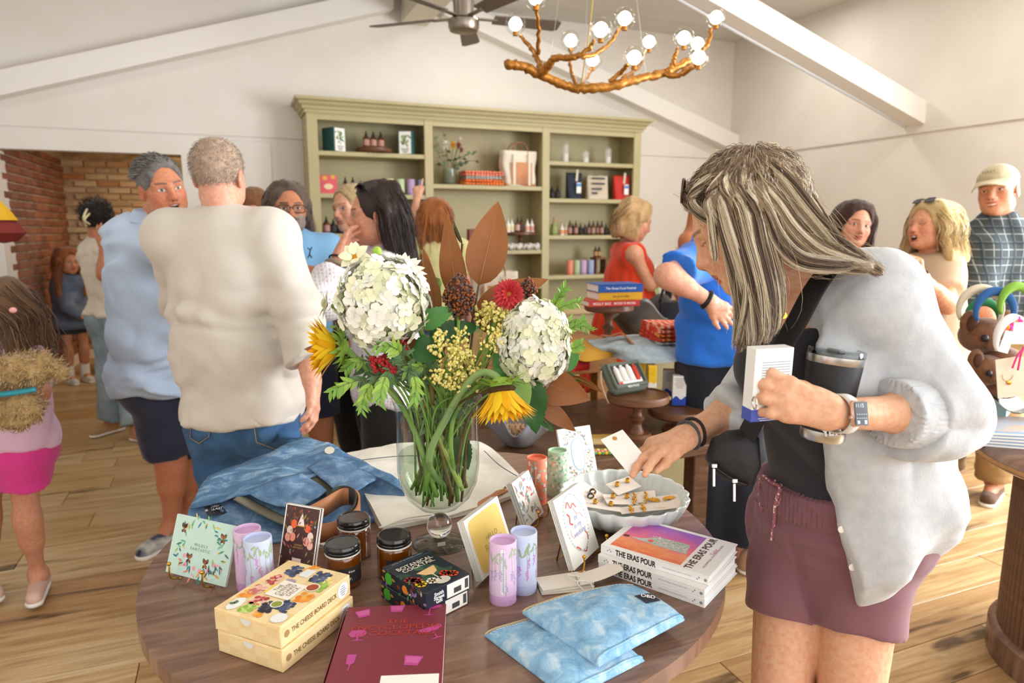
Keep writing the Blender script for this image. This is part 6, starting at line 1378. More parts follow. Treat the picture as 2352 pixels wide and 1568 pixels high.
for k,a in enumerate((-5,-77,-149,139,67)):
 mt=T((0,0,.05),(0,0,R(a)))
 MB().box((.15,0,0),(.14,.035,.008),mtx=mt).build('blade_iron',M_nick,fa)
 mb=MB();m2=mt@T((0,0,.0),(R(-12),0,0));mb.prism([(.2,-.05),(.62,-.068),(.655,-.05),(.66,.05),(.63,.068),(.2,.05)],.008,m2);mb.build('blade',M_tau,fa)
for k,(x,y)in enumerate(((-.4,3.2),(-.4,5.0),(4.3,2.9),(4.5,5.0),(1.7,3.4),(2.1,5.3))):
 tag(MB().lathe([(.15,0),(.19,0),(.19,.01),(.15,.03)],32,close=True).build('downlight_trim',M_trim,None,40,mtx=T((x,y,CZ-.012))),'round white recessed downlight trim, %s in the ceiling'%('near left','far left','near right','far right','near centre','far centre')[k],'downlight','recessed downlights')
A3=lambda v:np.array(v,float)
def nrm(v):v=A3(v);return v/max(np.linalg.norm(v),1e-9)
class Field:
 def __init__(s):s.p=[]
 def cap(s,a,b,ra,rb,k=.03,op=1,clip=()):s.p.append(('c',A3(a),A3(b),ra,rb,k,op,clip));return s
 def ell(s,c,r,M=None,k=.03,op=1,clip=()):s.p.append(('e',A3(c),A3(r),np.eye(3)if M is None else A3(M),None,k,op,clip));return s
 def bounds(s):
  lo,hi=[],[]
  for q in s.p:
   if q[6]<0:continue
   if q[0]=='c':R_=max(q[3],q[4]);lo.append(np.minimum(q[1],q[2])-R_);hi.append(np.maximum(q[1],q[2])+R_)
   else:e=np.abs(q[3])@q[2];lo.append(q[1]-e);hi.append(q[1]+e)
  return np.min(lo,0),np.max(hi,0)
 def grid(s,lo,hi,h,disp=None):
  lo=A3(lo);n=np.maximum(np.ceil((A3(hi)-lo)/h).astype(int)+1,3)
  ax=[lo[i]+h*np.arange(n[i])for i in range(3)]
  D=np.full(n,.2)
  for q in s.p:
   k=q[5];mg=k+2.5*h+.02
   if q[0]=='c':R_=max(q[3],q[4]);a,b=np.minimum(q[1],q[2])-R_-mg,np.maximum(q[1],q[2])+R_+mg
   else:e=np.abs(q[3])@q[2];a,b=q[1]-e-mg,q[1]+e+mg
   i0=np.clip(np.floor((a-lo)/h).astype(int),0,n);i1=np.clip(np.ceil((b-lo)/h).astype(int)+1,0,n)
   if np.any(i1<=i0):continue
   sl=tuple(slice(i0[i],i1[i])for i in range(3))
   X=ax[0][sl[0]][:,None,None];Y=ax[1][sl[1]][None,:,None];Z=ax[2][sl[2]][None,None,:]
   if q[0]=='c':
    A,B=q[1],q[2];ab=B-A;L=ab@ab+1e-12
    t=np.clip(((X-A[0])*ab[0]+(Y-A[1])*ab[1]+(Z-A[2])*ab[2])/L,0,1)
    d=np.sqrt((X-A[0]-t*ab[0])**2+(Y-A[1]-t*ab[1])**2+(Z-A[2]-t*ab[2])**2)-(q[3]+(q[4]-q[3])*t)
   else:
    C,r,M=q[1],q[2],q[3];x,y,z=X-C[0],Y-C[1],Z-C[2]
    u,v,w=(x*M[0,i]+y*M[1,i]+z*M[2,i]for i in range(3))
    k0=np.sqrt((u/r[0])**2+(v/r[1])**2+(w/r[2])**2);k1=np.sqrt((u/r[0]**2)**2+(v/r[1]**2)**2+(w/r[2]**2)**2)+1e-9
    d=k0*(k0-1)/k1
   for(pt,nn)in q[7]:d=np.maximum(d,(X-pt[0])*nn[0]+(Y-pt[1])*nn[1]+(Z-pt[2])*nn[2])
   E=D[sl]
   if q[6]>0:hh=np.maximum(k-np.abs(E-d),0)/k;D[sl]=np.minimum(E,d)-hh*hh*k*.25
   else:d=-d;hh=np.maximum(k-np.abs(E-d),0)/k;D[sl]=np.maximum(E,d)+hh*hh*k*.25
  if disp is not None:
   m=np.abs(D)<.035;idx=np.nonzero(m)
   if len(idx[0]):P=np.stack([ax[i][idx[i]]for i in range(3)],1);D[m]+=disp(P)
  return D,lo,h
def nets(D,lo,h):
 S=D<0;n=D.shape
 cnt=np.zeros((n[0]-1,n[1]-1,n[2]-1),np.float32);acc=np.zeros(cnt.shape+(3,),np.float32)
 def cells(o):return(slice(o[0],n[0]-1+o[0]),slice(o[1],n[1]-1+o[1]),slice(o[2],n[2]-1+o[2]))
 for axis in range(3):
  oth=[i for i in range(3)if i!=axis]
  for a in(0,1):
   for b in(0,1):
    o0=[0,0,0];o0[oth[0]]=a;o0[oth[1]]=b;o1=list(o0);o1[axis]=1
    c0,c1=cells(o0),cells(o1);m=S[c0]!=S[c1]
    if not m.any():continue
    d0,d1=D[c0][m],D[c1][m];t=d0/(d0-d1);p=np.tile(A3(o0),(len(t),1));p[:,axis]=t;acc[m]+=p;cnt[m]+=1
 act=cnt>0;ids=np.full(cnt.shape,-1,np.int64);ids[act]=np.arange(act.sum())
 base=np.stack(np.nonzero(act),1);V=lo+h*(base+acc[act]/cnt[act][:,None]);Fs=[]
 for axis in range(3):
  sl0=[slice(1,n[i]-1)for i in range(3)];sl1=list(sl0);sl0[axis]=slice(0,n[axis]-1);sl1[axis]=slice(1,n[axis])
  a,b=S[tuple(sl0)],S[tuple(sl1)];m=a!=b;E=np.stack(np.nonzero(m),1)
  if not len(E):continue
  off=np.ones(3,int);off[axis]=0;E=E+off;o1,o2=[(1,2),(2,0),(0,1)][axis];e1=np.eye(3,dtype=int)[o1];e2=np.eye(3,dtype=int)[o2]
  q=[ids[tuple((E-x).T)]for x in(e1*0+e2*0,e1,e1+e2,e2)];Q=np.stack(q,1);fl=a[tuple((E-off).T)]
  Q[~fl]=Q[~fl][:,::-1];Fs.append(Q)
 return V,(np.concatenate(Fs)if Fs else np.zeros((0,4),int))
def np_mesh(name,V,F,m=None,col=None,smooth=True):
 me=bpy.data.meshes.new(name);k=F.shape[1]
 me.vertices.add(len(V));me.vertices.foreach_set('co',np.ascontiguousarray(V,np.float32).ravel())
 me.loops.add(F.size);me.loops.foreach_set('vertex_index',np.ascontiguousarray(F,np.int32).ravel())
 me.polygons.add(len(F));me.polygons.foreach_set('loop_start',np.arange(0,F.size,k,dtype=np.int32))
 me.polygons.foreach_set('use_smooth',np.full(len(F),smooth));me.update(calc_edges=True)
 if col is not None:
  at=me.color_attributes.new('Col','FLOAT_COLOR','POINT');at.data.foreach_set('color',np.concatenate([col,np.ones((len(V),1))],1).astype(np.float32).ravel())
 if m:me.materials.append(m)
 return me
def fold_noise(amp,s=(7,7,14),seed=0,amp2=0,s2=30):
 s=A3(s)
 def f(P):
  w=np.stack([vnoise(P,4,seed+9),vnoise(P,4,seed+5),vnoise(P,4,seed+7)],1)
  r=vnoise(P*s+w*2.6,1,seed)-.5;r2=vnoise(P*s[[1,2,0]]*1.7+w*3,1,seed+1)-.5;o=amp*(.55-np.abs(2*r)*1.9+.5*(.4-np.abs(2*r2)*1.6))*1.15
  if amp2:o=o+amp2*(vnoise(P,s2,seed+3)-.5)*2
  return o
 return f
def garment(name,F,m,root,h=.011,disp=None):
 lo,hi=F.bounds();D,l,h=F.grid(lo-.03,hi+.03,h,disp);V,Q=nets(D,l,h)
 c=A3(root.location);return link(name,np_mesh(name,V-c,Q,m),root)
BASE=dict(neck=(0,-.012,1.405),sh=(.175,-.02,1.365),el=(.225,-.045,1.075),wr=(.235,.04,.85),pelvis=(0,-.01,.93),hip=(.088,0,.90),kn=(.1,.02,.49),an=(.105,-.03,.085),toe=(.125,.12,.028),head=(0,.03,1.585))
def skeleton(head,face_dir,sex='f',scale=None,headz=1.585,ground=0):
 h=A3(head);f=nrm((face_dir[0],face_dir[1],0));r=A3((f[1],-f[0],0));s=scale or(h[2]-ground)/headz;k=1.1 if sex=='m' else.96
 J={}
 def put(p,side=1):return A3((h[0],h[1],ground))-f*.03*s+(r*p[0]*side*k+f*p[1])*s+A3((0,0,p[2]*s))
 for n in('neck','pelvis'):J[n]=put(BASE[n])
 for n in('sh','el','wr','hip','kn','an','toe'):
  J[n+'R']=put(BASE[n],1);J[n+'L']=put(BASE[n],-1)
 J['head']=h;J['s']=s;J['f']=f;J['r']=r;return J
SHAPE={'f':dict(wp=.165,dp=.118,ww=.125,dw=.095,wc=.140,dc=.105,th=.088,ua=.043,bust=.045),'m':dict(wp=.165,dp=.125,ww=.160,dw=.125,wc=.175,dc=.125,th=.088,ua=.052,bust=0),'c':dict(wp=.165,dp=.12,ww=.14,dw=.115,wc=.145,dc=.11,th=.075,ua=.040,bust=0)}
def tframe(J):
 up=nrm(J['neck']-J['pelvis']);r=nrm(J['shR']-J['shL']);f=nrm(np.cross(up,r));r=np.cross(f,up)
 rp=nrm(J['hipR']-J['hipL']);fp=nrm(np.cross((0,0,1),rp));return np.stack([r,f,up],1),np.stack([rp,fp,np.cross(rp,fp)],1)
def torso(F,J,S,g=0,k=.05,clip=(),low=True,bust=True,yoke=True,hang=0):
 s=J['s'];Mt,Mp=tframe(J);p,n=J['pelvis'],J['neck'];d=n-p
 Mm=Mt*.5+Mp*.5;Mm=np.stack([nrm(Mm[:,i])for i in range(3)],1)
 if low:F.ell(p+A3((0,0,-.01*s)),A3((S['wp'],S['dp'],.14))*s+g,Mp,k,clip=clip)
 F.ell(p+d*.33,A3((S['ww'],S['dw'],.17))*s+g,Mm,k,clip=clip);F.ell(p+d*.66+Mt[:,1]*.008*s,A3((S['wc'],S['dc'],.19))*s+g,Mt,k,clip=clip)
 if hang:F.ell(p+d*.30,A3((max(S['wp'],S['wc'])*.99,max(S['dp'],S['dc'])*1.02,.42))*s+g,Mm,k,clip=clip)
 if S.get('belly'):F.ell(p+d*.28+Mt[:,1]*.05*s,A3((S['ww']*.85,S['dw']*.8,.15))*s+g,Mm,k,clip=clip)
 if low:
  for q in(-1,1):F.ell(p+Mp[:,0]*.075*q*s-Mp[:,1]*.05*s-A3((0,0,.03*s)),A3((.085,.085,.095))*s+g,Mp,k,clip=clip)
 if bust and S['bust']:
  for q in(-1,1):F.ell(p+d*.70+Mt[:,0]*.068*q*s+Mt[:,1]*.075*s,A3((.062,S['bust']+.012,.062))*s+g,Mt,.04,clip=clip)
 if yoke:
  F.cap(J['shR'],J['shL'],.050*s*S['ua']/.043+g,.050*s*S['ua']/.043+g,k,clip=clip)
  for q in 'RL':F.cap(n-Mt[:,2]*.035*s,J['sh'+q],.046*s+g,.046*s+g,k,clip=clip)
def arm(F,J,S,side,g=0,t0=0,t1=2,k=.03,flare=0,cuff=True,pose=''):
 s=J['s'];a,e,w=J['sh'+side],J['el'+side],J['wr'+side];ua=S['ua']*s
 end=e+(w-e)*(t1-1)if t1>1 else a+(e-a)*t1;dirv=nrm(w-e)if t1>1 else nrm(e-a);clip=[(end,dirv)]if cuff else[]
 if t1>1:
  F.cap(a,e,ua*1.08+g,ua*.86+g,k);F.cap(e,w,ua*.88+g,ua*.58+g+flare,k,clip=clip)
  F.cap(e+(w-e)*.1,e+(w-e)*.4,ua*.86+g,ua*.8+g,k,clip=clip)
 else:F.cap(a,e,ua*1.08+g,ua*.86+g+flare,k,clip=clip)
def leg(F,J,S,side,g=0,t1=2,k=.04,taper=0,clip0=()):
 s=J['s'];h,n,a=J['hip'+side],J['kn'+side],J['an'+side];th=S['th']*s
 end=n+(a-n)*(t1-1)if t1>1 else h+(n-h)*t1;dirv=nrm(a-n)if t1>1 else nrm(n-h);clip=[(end,dirv)]
 F.cap(h,n,th+g,th*.66+g+(taper if t1<=1.3 else taper*.5),k,clip=clip)
 if t1>1:F.cap(n,a,th*.64+g+taper*.5,th*.42+g+taper,k,clip=clip);F.cap(n+(a-n)*.15,n+(a-n)*.42,th*.64+g,th*.60+g,k,clip=clip)
def shoe(J,side,root,m,sole=None,name='shoe',low=False):
 a,t=J['an'+side],J['toe'+side];s=J['s'];d=nrm((t[0]-a[0],t[1]-a[1],0));gz=a[2]-.085*s
 heel=A3((a[0],a[1],gz+.038))-d*.035*s;toe=A3((a[0],a[1],gz+.03))+d*.16*s;cl=[((0,0,gz+.012),(0,0,-1.))]
 F=Field().cap(heel,toe,.042*s,.036*s,.02,clip=cl).cap(heel,heel+A3((0,0,.04*s)),.038*s,.036*s,.02,clip=cl)
 garment(name,F,m,root,.008)
 F=Field().cap(heel-A3((0,0,.02)),toe-A3((0,0,.014)),.046*s,.040*s,.01,clip=[((0,0,gz+.02),(0,0,1.)),((0,0,gz+.0),(0,0,-1.))]);garment('sole',F,sole or M_white,root,.008)
def head_prims(F,c,M,s,jaw=1.0,nose=1.0,smile=0,open_=0,cheeks=1.0):
 L=lambda x,y,z:A3(c)+M@(A3((x,y,z))*s)
 e=lambda p,r,k=.02,op=1:F.ell(L(*p),A3(r)*s,M,k*s,op);cp=lambda a,b,ra,rb,k=.01,op=1:F.cap(L(*a),L(*b),ra*s,rb*s,k*s,op)
 e((0,-.012,.030),(.074,.094,.085));e((0,.028,-.028),(.060*jaw,.062,.084),.03);e((0,.042,-.072),(.046*jaw,.042,.038),.03);e((0,.070,-.092),(.022*jaw,.020,.017),.025)
 for q in(-1,1):
  e((q*.036,.054,-.030),(.026*cheeks,.026,.026),.025);cp((q*.012,.080,.022),(q*.046,.066,.018),.010,.009,.02)
  e((q*.032,.096,.001),(.017,.016,.012),.012,-1);e((q*.031,.068,.001),(.0155,.0155,.0135),.003)
  cp((q*.016,.083,.008),(q*.046,.072,.006),.0042,.004,.006);e((q*.0125,.092,-.034),(.0085*nose,.010,.0075),.006)
  e((q*.077,-.008,-.012),(.009,.020,.031),.006);e((q*.084,-.004,-.010),(.006,.012,.020),.006,-1);e((q*.044*jaw,.015,-.070),(.020,.035,.026),.03)
 cp((0,.082,.014),(0,.104,-.028),.0075*nose,.0115*nose,.014);e((0,.086,-.05),(.020,.014,.014),.015)
 if open_:e((0,.098,-.064),(.018,.024,.006+.010*open_),.004,-1)
 else:cp((-.019,.093,-.064+.003*smile),(.019,.093,-.064+.003*smile),.0016,.0016,.004,-1)
 z=-.057;zl=-.071-.012*open_
 cp((-.020,.082,z-.004+.005*smile),(0,.0905,z),.004,.0055,.006);cp((.020,.082,z-.004+.005*smile),(0,.0905,z),.004,.0055,.006)
 cp((-.016,.082,zl+.002+.004*smile),(0,.088,zl),.0045,.0062,.006);cp((.016,.082,zl+.002+.004*smile),(0,.088,zl),.0045,.0062,.006)
def face_paint(V,c,M,s,base,o):
 Lc=(V-A3(c))@M/s;x,y,z=Lc[:,0],Lc[:,1],Lc[:,2];col=np.tile(A3(lin(base)),(len(V),1));front=y>.045
 def put(m,c2,a=1.0):a=a*m;col[:]=col*(1-a[:,None])+A3(lin(c2))*a[:,None]
 sm=lambda d,w:np.clip(.5-d/w,0,1)
 inh=(np.abs(x)<.1)&(np.abs(z)<.14)&(np.abs(y)<.14)
 put(sm(np.hypot((np.abs(x)-.042)/1.2,(z+.032))-.022,.024)*front*inh,o.get('blush','#d98c78'),.38);put(sm(np.hypot(x,z+.032)-.012,.014)*(y>.085),o.get('blush','#d98c78'),.4)
 put(sm(np.hypot(np.abs(x)-.079,(z+.012)*.8)-.016,.02)*(np.abs(x)>.068)*inh,o.get('blush','#d98c78'),.45)
 if o.get('beard'):
  d=np.maximum.reduce([z+.040+.25*np.maximum(0,.05-y)*0,-(z+.135),.0-y-.01]);bm=sm(np.maximum(z+.036-.5*np.abs(x)*(np.abs(x)>.03),-y-.02),.012)*(z<-.03)*inh;put(bm,o['beard'],o.get('beard_a',.9))
  put(sm(np.abs(z+.047)-.006,.006)*front*(np.abs(x)<.034)*inh,o.get('mustache',o['beard']),o.get('beard_a',.9))
 oz=.012*o.get('open',0);w_=.0225
 lipu=sm((np.abs(x)/w_)**2+((z+.059-.004*o.get('smile',0)*(x/w_)**2)/.0062)**2-1,.5)*front;lipl=sm((np.abs(x)/w_)**2+((z+.070+oz)/.0065)**2-1,.5)*front
 put(np.maximum(lipu,lipl)*(y>.06),o.get('lip','#b5645c'),.85)
 if o.get('open'):put(sm((x/.017)**2+((z+.065+oz*.4)/(.004+.008*o['open']))**2-1,.5)*(y>.05),'#3a1512');put(sm((x/.014)**2+((z+.0605)/.003)**2-1,.5)*(y>.05),'#efe6da')
 elif o.get('teeth'):put(sm((x/.018)**2+((z+.0645)/.0032)**2-1,.5)*front,'#efe6da')
 else:put(sm(np.abs(z+.0645-.0035*o.get('smile',0)*(x/w_)**2)-.0008,.0016)*(np.abs(x)<.0215)*front,'#5e2a26',.8)
 put(sm(np.hypot(np.abs(x)-.0075,(z+.041))-.0034,.003)*(y>.085),'#4a211c',.85)
 ax=np.abs(x);ex,ez=ax-.0315,z-.0015-.08*(ax-.0315);op=o.get('eye',1.0)
 hh=.0055*op*np.clip(1-(ex/.0145)**2,0,1)
 eye=((np.abs(ez)<hh+.0005)&(np.abs(ex)<.0145)&front).astype(float)
 put(sm(np.abs(np.hypot(ex/1.6,ez)-.011)-.002,.008)*front*(y>.05),'#a06a55',.25)
 if op>.25:
  gx=o.get('gaze',0)*.005;put(eye,'#e9e3dc');put(eye*(np.hypot(x-np.sign(x)*.0315-gx,ez)<.0058),o.get('iris','#3a2a1c'));put(eye*(np.hypot(x-np.sign(x)*.0315-gx,ez)<.0026),'#0c0a08')
 put(sm(np.abs(ez-hh-.0006)-.0009,.0014)*(np.abs(ex)<.0158)*front,o.get('lash','#2a1a14'),.9);put(sm(np.abs(ez+hh+.0004)-.0004,.0012)*(np.abs(ex)<.0145)*front,'#7a4a3c',.5)
 bz=z-.0225-.0035*np.cos((ax-.034)/.018)-o.get('brow_up',0);put(sm(np.maximum(np.abs(bz)-.0032*o.get('brow_w',1),np.abs(ax-.031)-.019),.0025)*front,o.get('brow','#4a3426'),o.get('brow_a',.8))
 return col
M_skin=mat('skin',attr=True,rough=.48,col2='#f4e2da',ns=90,sub=.08,spec=.4)
def rot_head(face_dir,pitch=0,roll=0):
 f=nrm((face_dir[0],face_dir[1],0));r=A3((f[1],-f[0],0));u=A3((0,0,1.));p=R(pitch);f,u=f*math.cos(p)-u*math.sin(p),u*math.cos(p)+f*math.sin(p)
 q=R(roll);r,u=r*math.cos(q)-u*math.sin(q),u*math.cos(q)+r*math.sin(q);return np.stack([r,f,u],1)
def hand(F,w,d,n,side,curl=((10,15,10),)*4,thumb=(35,20,10),s=1.0,spread=.16,k=.007):
 d=nrm(d);n=nrm(A3(n)-d*(A3(n)@d));l=np.cross(d,n)*(1 if side=='R' else-1);tips=[]
 def rotv(v,ax,a):c,q=math.cos(a),math.sin(a);return v*c+np.cross(ax,v)*q+ax*(ax@v)*(1-c)
 bend=np.cross(d,n)
 for i,(off,L)in enumerate(((.029,.072),(.010,.080),(-.009,.074),(-.027,.058))):
  b=w+d*(.088-.004*abs(i-1)-.006*(i==3))*s+l*off*s;F.cap(w+d*.012*s+l*off*.45*s,b,.0165*s,.0105*s,.016)
  v=nrm(d+l*spread*(off/.03));p=b;ang=0
  for j,(fr,r0,r1)in enumerate(((.45,.0098,.0088),(.31,.0088,.0078),(.24,.0078,.0066))):
   ang+=R(curl[min(i,len(curl)-1)][j]);vv=rotv(v,nrm(np.cross(v,n)),ang)if True else v
   q=p+vv*L*fr*s;F.cap(p,q,r0*s*(.9 if i==3 else 1),r1*s*(.9 if i==3 else 1),k);p=q
  tips.append(p)
 F.cap(w+d*.03*s+l*.012*s,w+d*.07*s-l*.016*s,.016*s,.014*s,.016)
 tb=w+d*.028*s+l*.022*s+n*.004*s;v=nrm(d*math.cos(R(thumb[0]))+l*math.sin(R(thumb[0]))+n*math.sin(R(thumb[1])));F.cap(w+d*.012*s+l*.012*s,tb+v*.03*s,.017*s,.0125*s,.014)
 p=tb+v*.03*s;q=p+nrm(v+n*.25*math.sin(R(thumb[2]))+d*.25)*.032*s;F.cap(p,q,.0118*s,.010*s,k);r_=q+nrm(v*.6+d*.6+n*.3*math.sin(R(thumb[2])))*.026*s;F.cap(q,r_,.010*s,.0078*s,k);tips.append(r_)
 return tips
def strands(name,guides,pal,root,n=40,r=.0016,spread=.016,m=None,seed=0,taper=.35,steps=14,jit=.004,weights=None):
 g=np.random.default_rng(seed);Vs,Fs,Cs=[],[],[];base=0;pal=A3([lin(p)for p in pal]);c0=A3(root.location)
 for gi,gd in enumerate(guides):
  pts=np.array([tuple(q)for q in bez([Vector(p)for p in gd[0]],6)]);t=np.linspace(0,len(pts)-1,steps);i=np.clip(t.astype(int),0,len(pts)-2);f=(t-i)[:,None]
  P=pts[i]*(1-f)+pts[i+1]*f;T_=np.gradient(P,axis=0);T_/=np.linalg.norm(T_,axis=1)[:,None]+1e-9
  N1=np.cross(T_,(0.31,.22,.93));N1/=np.linalg.norm(N1,axis=1)[:,None]+1e-9;N2=np.cross(T_,N1)
  k=int(n*(gd[2]if len(gd)>2 else 1));sp=gd[1]if len(gd)>1 and gd[1]else spread;u=np.linspace(0,1,steps)
  a=g.uniform(0,2*np.pi,k);q=np.sqrt(g.uniform(.3,1,k));prof=.25+.95*np.sin(np.pi*np.clip(u*.85+.02,0,1));end=g.uniform(.80,1.0,k)
  ox=(q*np.cos(a))[:,None]*prof*sp;oy=(q*np.sin(a))[:,None]*prof*sp
  wob=np.cumsum(g.normal(0,jit,(k,steps,2)),1)*u[None,:,None]
  S=P[None]+(ox+wob[...,0])[...,None]*N1+(oy+wob[...,1])[...,None]*N2
  if True:
   for z in range(k):
    tt=np.linspace(0,(steps-1)*end[z],steps);ii=np.clip(tt.astype(int),0,steps-2);ff=(tt-ii)[:,None];S[z]=S[z][ii]*(1-ff)+S[z][ii+1]*ff
  rad=r*g.uniform(.6,1.3,k)[:,None]*(1-(1-taper)*u[None]**2)
  ring=[S+(rad*math.cos(b))[...,None]*N1+(rad*math.sin(b))[...,None]*N2 for b in(0,2.094,4.189)]
  V=np.stack(ring,2).reshape(-1,3);idx=(np.arange(k)[:,None]*steps+np.arange(steps-1)[None])[...,None]*3
  for b in range(3):
   b2=(b+1)%3;Fs.append((base+np.concatenate([idx+b,idx+b2,idx+3+b2,idx+3+b],2)).reshape(-1,4))
  cl=np.sin(3*a+gi*1.7)+.8*np.sin(8*a+gi*2.3)+g.normal(0,.45,k);wq_=np.cumsum(weights if weights is not None else np.full(len(pal),1/len(pal)));ci=np.searchsorted(wq_[:-1],np.argsort(np.argsort(cl))/k);cc=pal[ci]*g.uniform(.85,1.12,k)[:,None];Cs.append(np.repeat(cc,steps*3,0));Vs.append(V);base+=len(V)
 V=np.concatenate(Vs)-c0;F=np.concatenate(Fs);C=np.clip(np.concatenate(Cs),0,1)
 return link(name,np_mesh(name,V,F,m or M_hair,C),root)
M_hair=mat('hair_strand',attr=True,rough=.42,spec=.5)
def hair_mass(name,guides,r0,r1,m,root,h=.010,k=.018,extra=None,disp=None):
 F=Field()
 for gd in guides:
  p=bez([Vector(q)for q in gd[0]],3);n=len(p);w=r0
  for i in range(n-1):F.cap(p[i],p[i+1],w*(.45+.55*min(1,4*i/n))*(1-i/n)+r1*i/n,w*(.45+.55*min(1,4*(i+1)/n))*(1-(i+1)/n)+r1*(i+1)/n,k)
 if extra:extra(F)
 return garment(name,F,m,root,h,disp or fold_noise(.004,(40,40,8),3))
def long_guides(c,M,s,length,part=0.,n=7,face=.035,back=.02,puff=1.0,front_len=None,flare=0,sides=(-1,1),tuck=0):
 L=lambda x,y,z:A3(c)+M@(A3((x,y,z))*s);G=[];bk=-M[:,1];bk=nrm((bk[0],bk[1],0))
 for q in sides:
  for i in range(n):
   y=.058-.150*i/(n-1);zt=.118-.28*max(0,y-.02)-.35*max(0,-.06-y);t=i/(n-1)
   ln=length if front_len is None or t>.35 else front_len;yy=min(y,face)
   p=[L(part,y*.9,zt),L(q*.045*puff,yy*1.0+.004,.100-.15*max(0,y)),L(q*.084*puff,yy*.95-.004-tuck*.03*(t<.4),.030),L(q*(.088-.012*t)*puff,yy*.75-.03*t-.01-tuck*.03*(t<.4),-.045)]
   e=p[-1];dn=A3((0,0,-1));out=M[:,0]*q*flare*s
   p+=[e+dn*(ln-.16)*.45*s+bk*back*.5*s+out*.5,e+dn*(ln-.16)*s+bk*back*s+out];G.append((p,None))
 for q in(-.6,-.2,.2,.6):
  p=[L(part*.5,-.04,.118),L(q*.06*puff,-.095*puff,.07),L(q*.085*puff,-.112*puff,-.01),L(q*.09*puff,-.105,-.07)];e=p[-1]
  p+=[e+A3((0,0,-1))*(length-.17)*.5*s+bk*back*.3*s,e+A3((0,0,-1))*(length-.17)*s+bk*back*s];G.append((p,None))
 return G
def scalp(F,c,M,s,g=.010,face=.0,low=-.07,hairline=.055):
 hairline+=.050
 L=lambda x,y,z:A3(c)+M@(A3((x,y,z))*s)
 up=M[:,2];fw=M[:,1]
 F.ell(L(0,-.014,.032),A3((.074+g,.094+g,.085+g))*s,M,.01,clip=[(L(0,0,low),-up)])
 F.ell(L(0,.098+face,-.035),A3((.079,.072,.030+hairline))*s,M,.012*s,-1)
def fuzz(name,obj,pal,root,n,ln,r,comb,seed=0,jit=.5,near=None):
 g=np.random.default_rng(seed);me=obj.data;k=len(me.vertices);co=np.empty(k*3);nn=np.empty(k*3);me.vertices.foreach_get('co',co);me.vertices.foreach_get('normal',nn);co=co.reshape(-1,3);nn=nn.reshape(-1,3)
 if near is not None:ok=np.linalg.norm(co-near[0],axis=1)<near[1];co,nn,k=co[ok],nn[ok],int(ok.sum())
 i=g.integers(0,k,n);P=co[i]+g.normal(0,.003,(n,3));N=nn[i];Dv=comb(P,N)+g.normal(0,jit*.3,(n,3));Dv/=np.linalg.norm(Dv,axis=1)[:,None];l_=ln*g.uniform(.5,1.1,n)[:,None]
 A=np.cross(Dv,N+.01);A/=np.linalg.norm(A,axis=1)[:,None]+1e-9;S=[P-N*.002,P+Dv*l_*.5+N*l_*.12,P+Dv*l_];V=[]
 for j,p in enumerate(S):
  q=r*(1,.8,.3)[j];V+=[p+A*q,p-A*q*.5+N*q*.87,p-A*q*.5-N*q*.87]
 V=np.stack(V,1).reshape(-1,3);b=np.arange(n)[:,None]*9;Fs=[]
 for j in(0,3):
  for e in range(3):Fs.append(np.concatenate([b+j+e,b+j+(e+1)%3,b+j+3+(e+1)%3,b+j+3+e],1))
 C=A3([lin(p)for p in pal])[g.integers(0,len(pal),n)]*g.uniform(.8,1.2,n)[:,None]
 return link(name,np_mesh(name,V,np.concatenate(Fs),M_hair,np.clip(np.repeat(C,9,0),0,1)),root)
def body(root,J,S,skin,head,face,hands=(),hh=.0028,ch=.014,feet=True,legs=True,lk=.04):
 F=Field();torso(F,J,S)
 for q in 'RL':
  arm(F,J,S,q,cuff=False)
  if legs:
   leg(F,J,S,q,k=lk)
   if feet:F.cap(J['an'+q],J['toe'+q],.036*J['s'],.028*J['s'],.03);F.cap(J['an'+q],J['an'+q]-J['f']*.03*J['s']-A3((0,0,.045*J['s'])),.036*J['s'],.032*J['s'],.03)
 c,M,hs=head;jawc=A3(c)+M@(A3((0,-.022,-.055))*hs);nk=.052*hs*(1.08 if S['wc']>.16 else 1)
 F.cap(J['neck']-A3((0,0,.02)),jawc,nk*1.08,nk,.03)
 head_prims(F,c,M,hs,**{k:v for k,v in face.items()if k in('jaw','nose','cheeks','smile')},open_=face.get('open',0))
 boxes=[(A3(c)-.135*hs,A3(c)+.135*hs,hh)]
 for(q,d,n,curl,thumb,res)in hands:
  w=J['wr'+q];hand(F,w,d,n,q,curl,thumb,J['s']*(.95 if S['bust']else 1.03));ctr=w+nrm(d)*.09*J['s'];boxes.append((ctr-.125*J['s'],ctr+.125*J['s'],res))
 lo,hi=F.bounds();D,l,h=F.grid(lo-.03,hi+.03,ch);V,Q=nets(D,l,h);cen=V[Q].mean(1);keep=np.ones(len(Q),bool)
 for a,b,r in boxes:keep&=~np.all((cen>a+ch*.6)&(cen<b-ch*.6),1)
 Vs,Qs,off=[V],[Q[keep]],len(V)
 for bi,(a,b,r)in enumerate(boxes):
  D,l,h=F.grid(a-2*r,b+2*r,r);v,q=nets(D,l,h);cen=v[q].mean(1);ok=np.all((cen>a)&(cen<b),1)
  for a2,b2,r2 in boxes[:bi]:ok&=~np.all((cen>a2+r2)&(cen<b2-r2),1)
  Vs.append(v);Qs.append(q[ok]+off);off+=len(v)
 V=np.concatenate(Vs);Q=np.concatenate(Qs);used=np.zeros(len(V),bool);used[Q.ravel()]=True;re=np.cumsum(used)-1;V=V[used];Q=re[Q]
 col=face_paint(V,c,M,hs,skin,face)
 me=np_mesh('body',V-A3(root.location),Q,M_skin,col);return link('body',me,root)
def J3(px,py,d):return A3(PD(px,py,d))
VIEW=A3(CF);IMR=A3(CR)
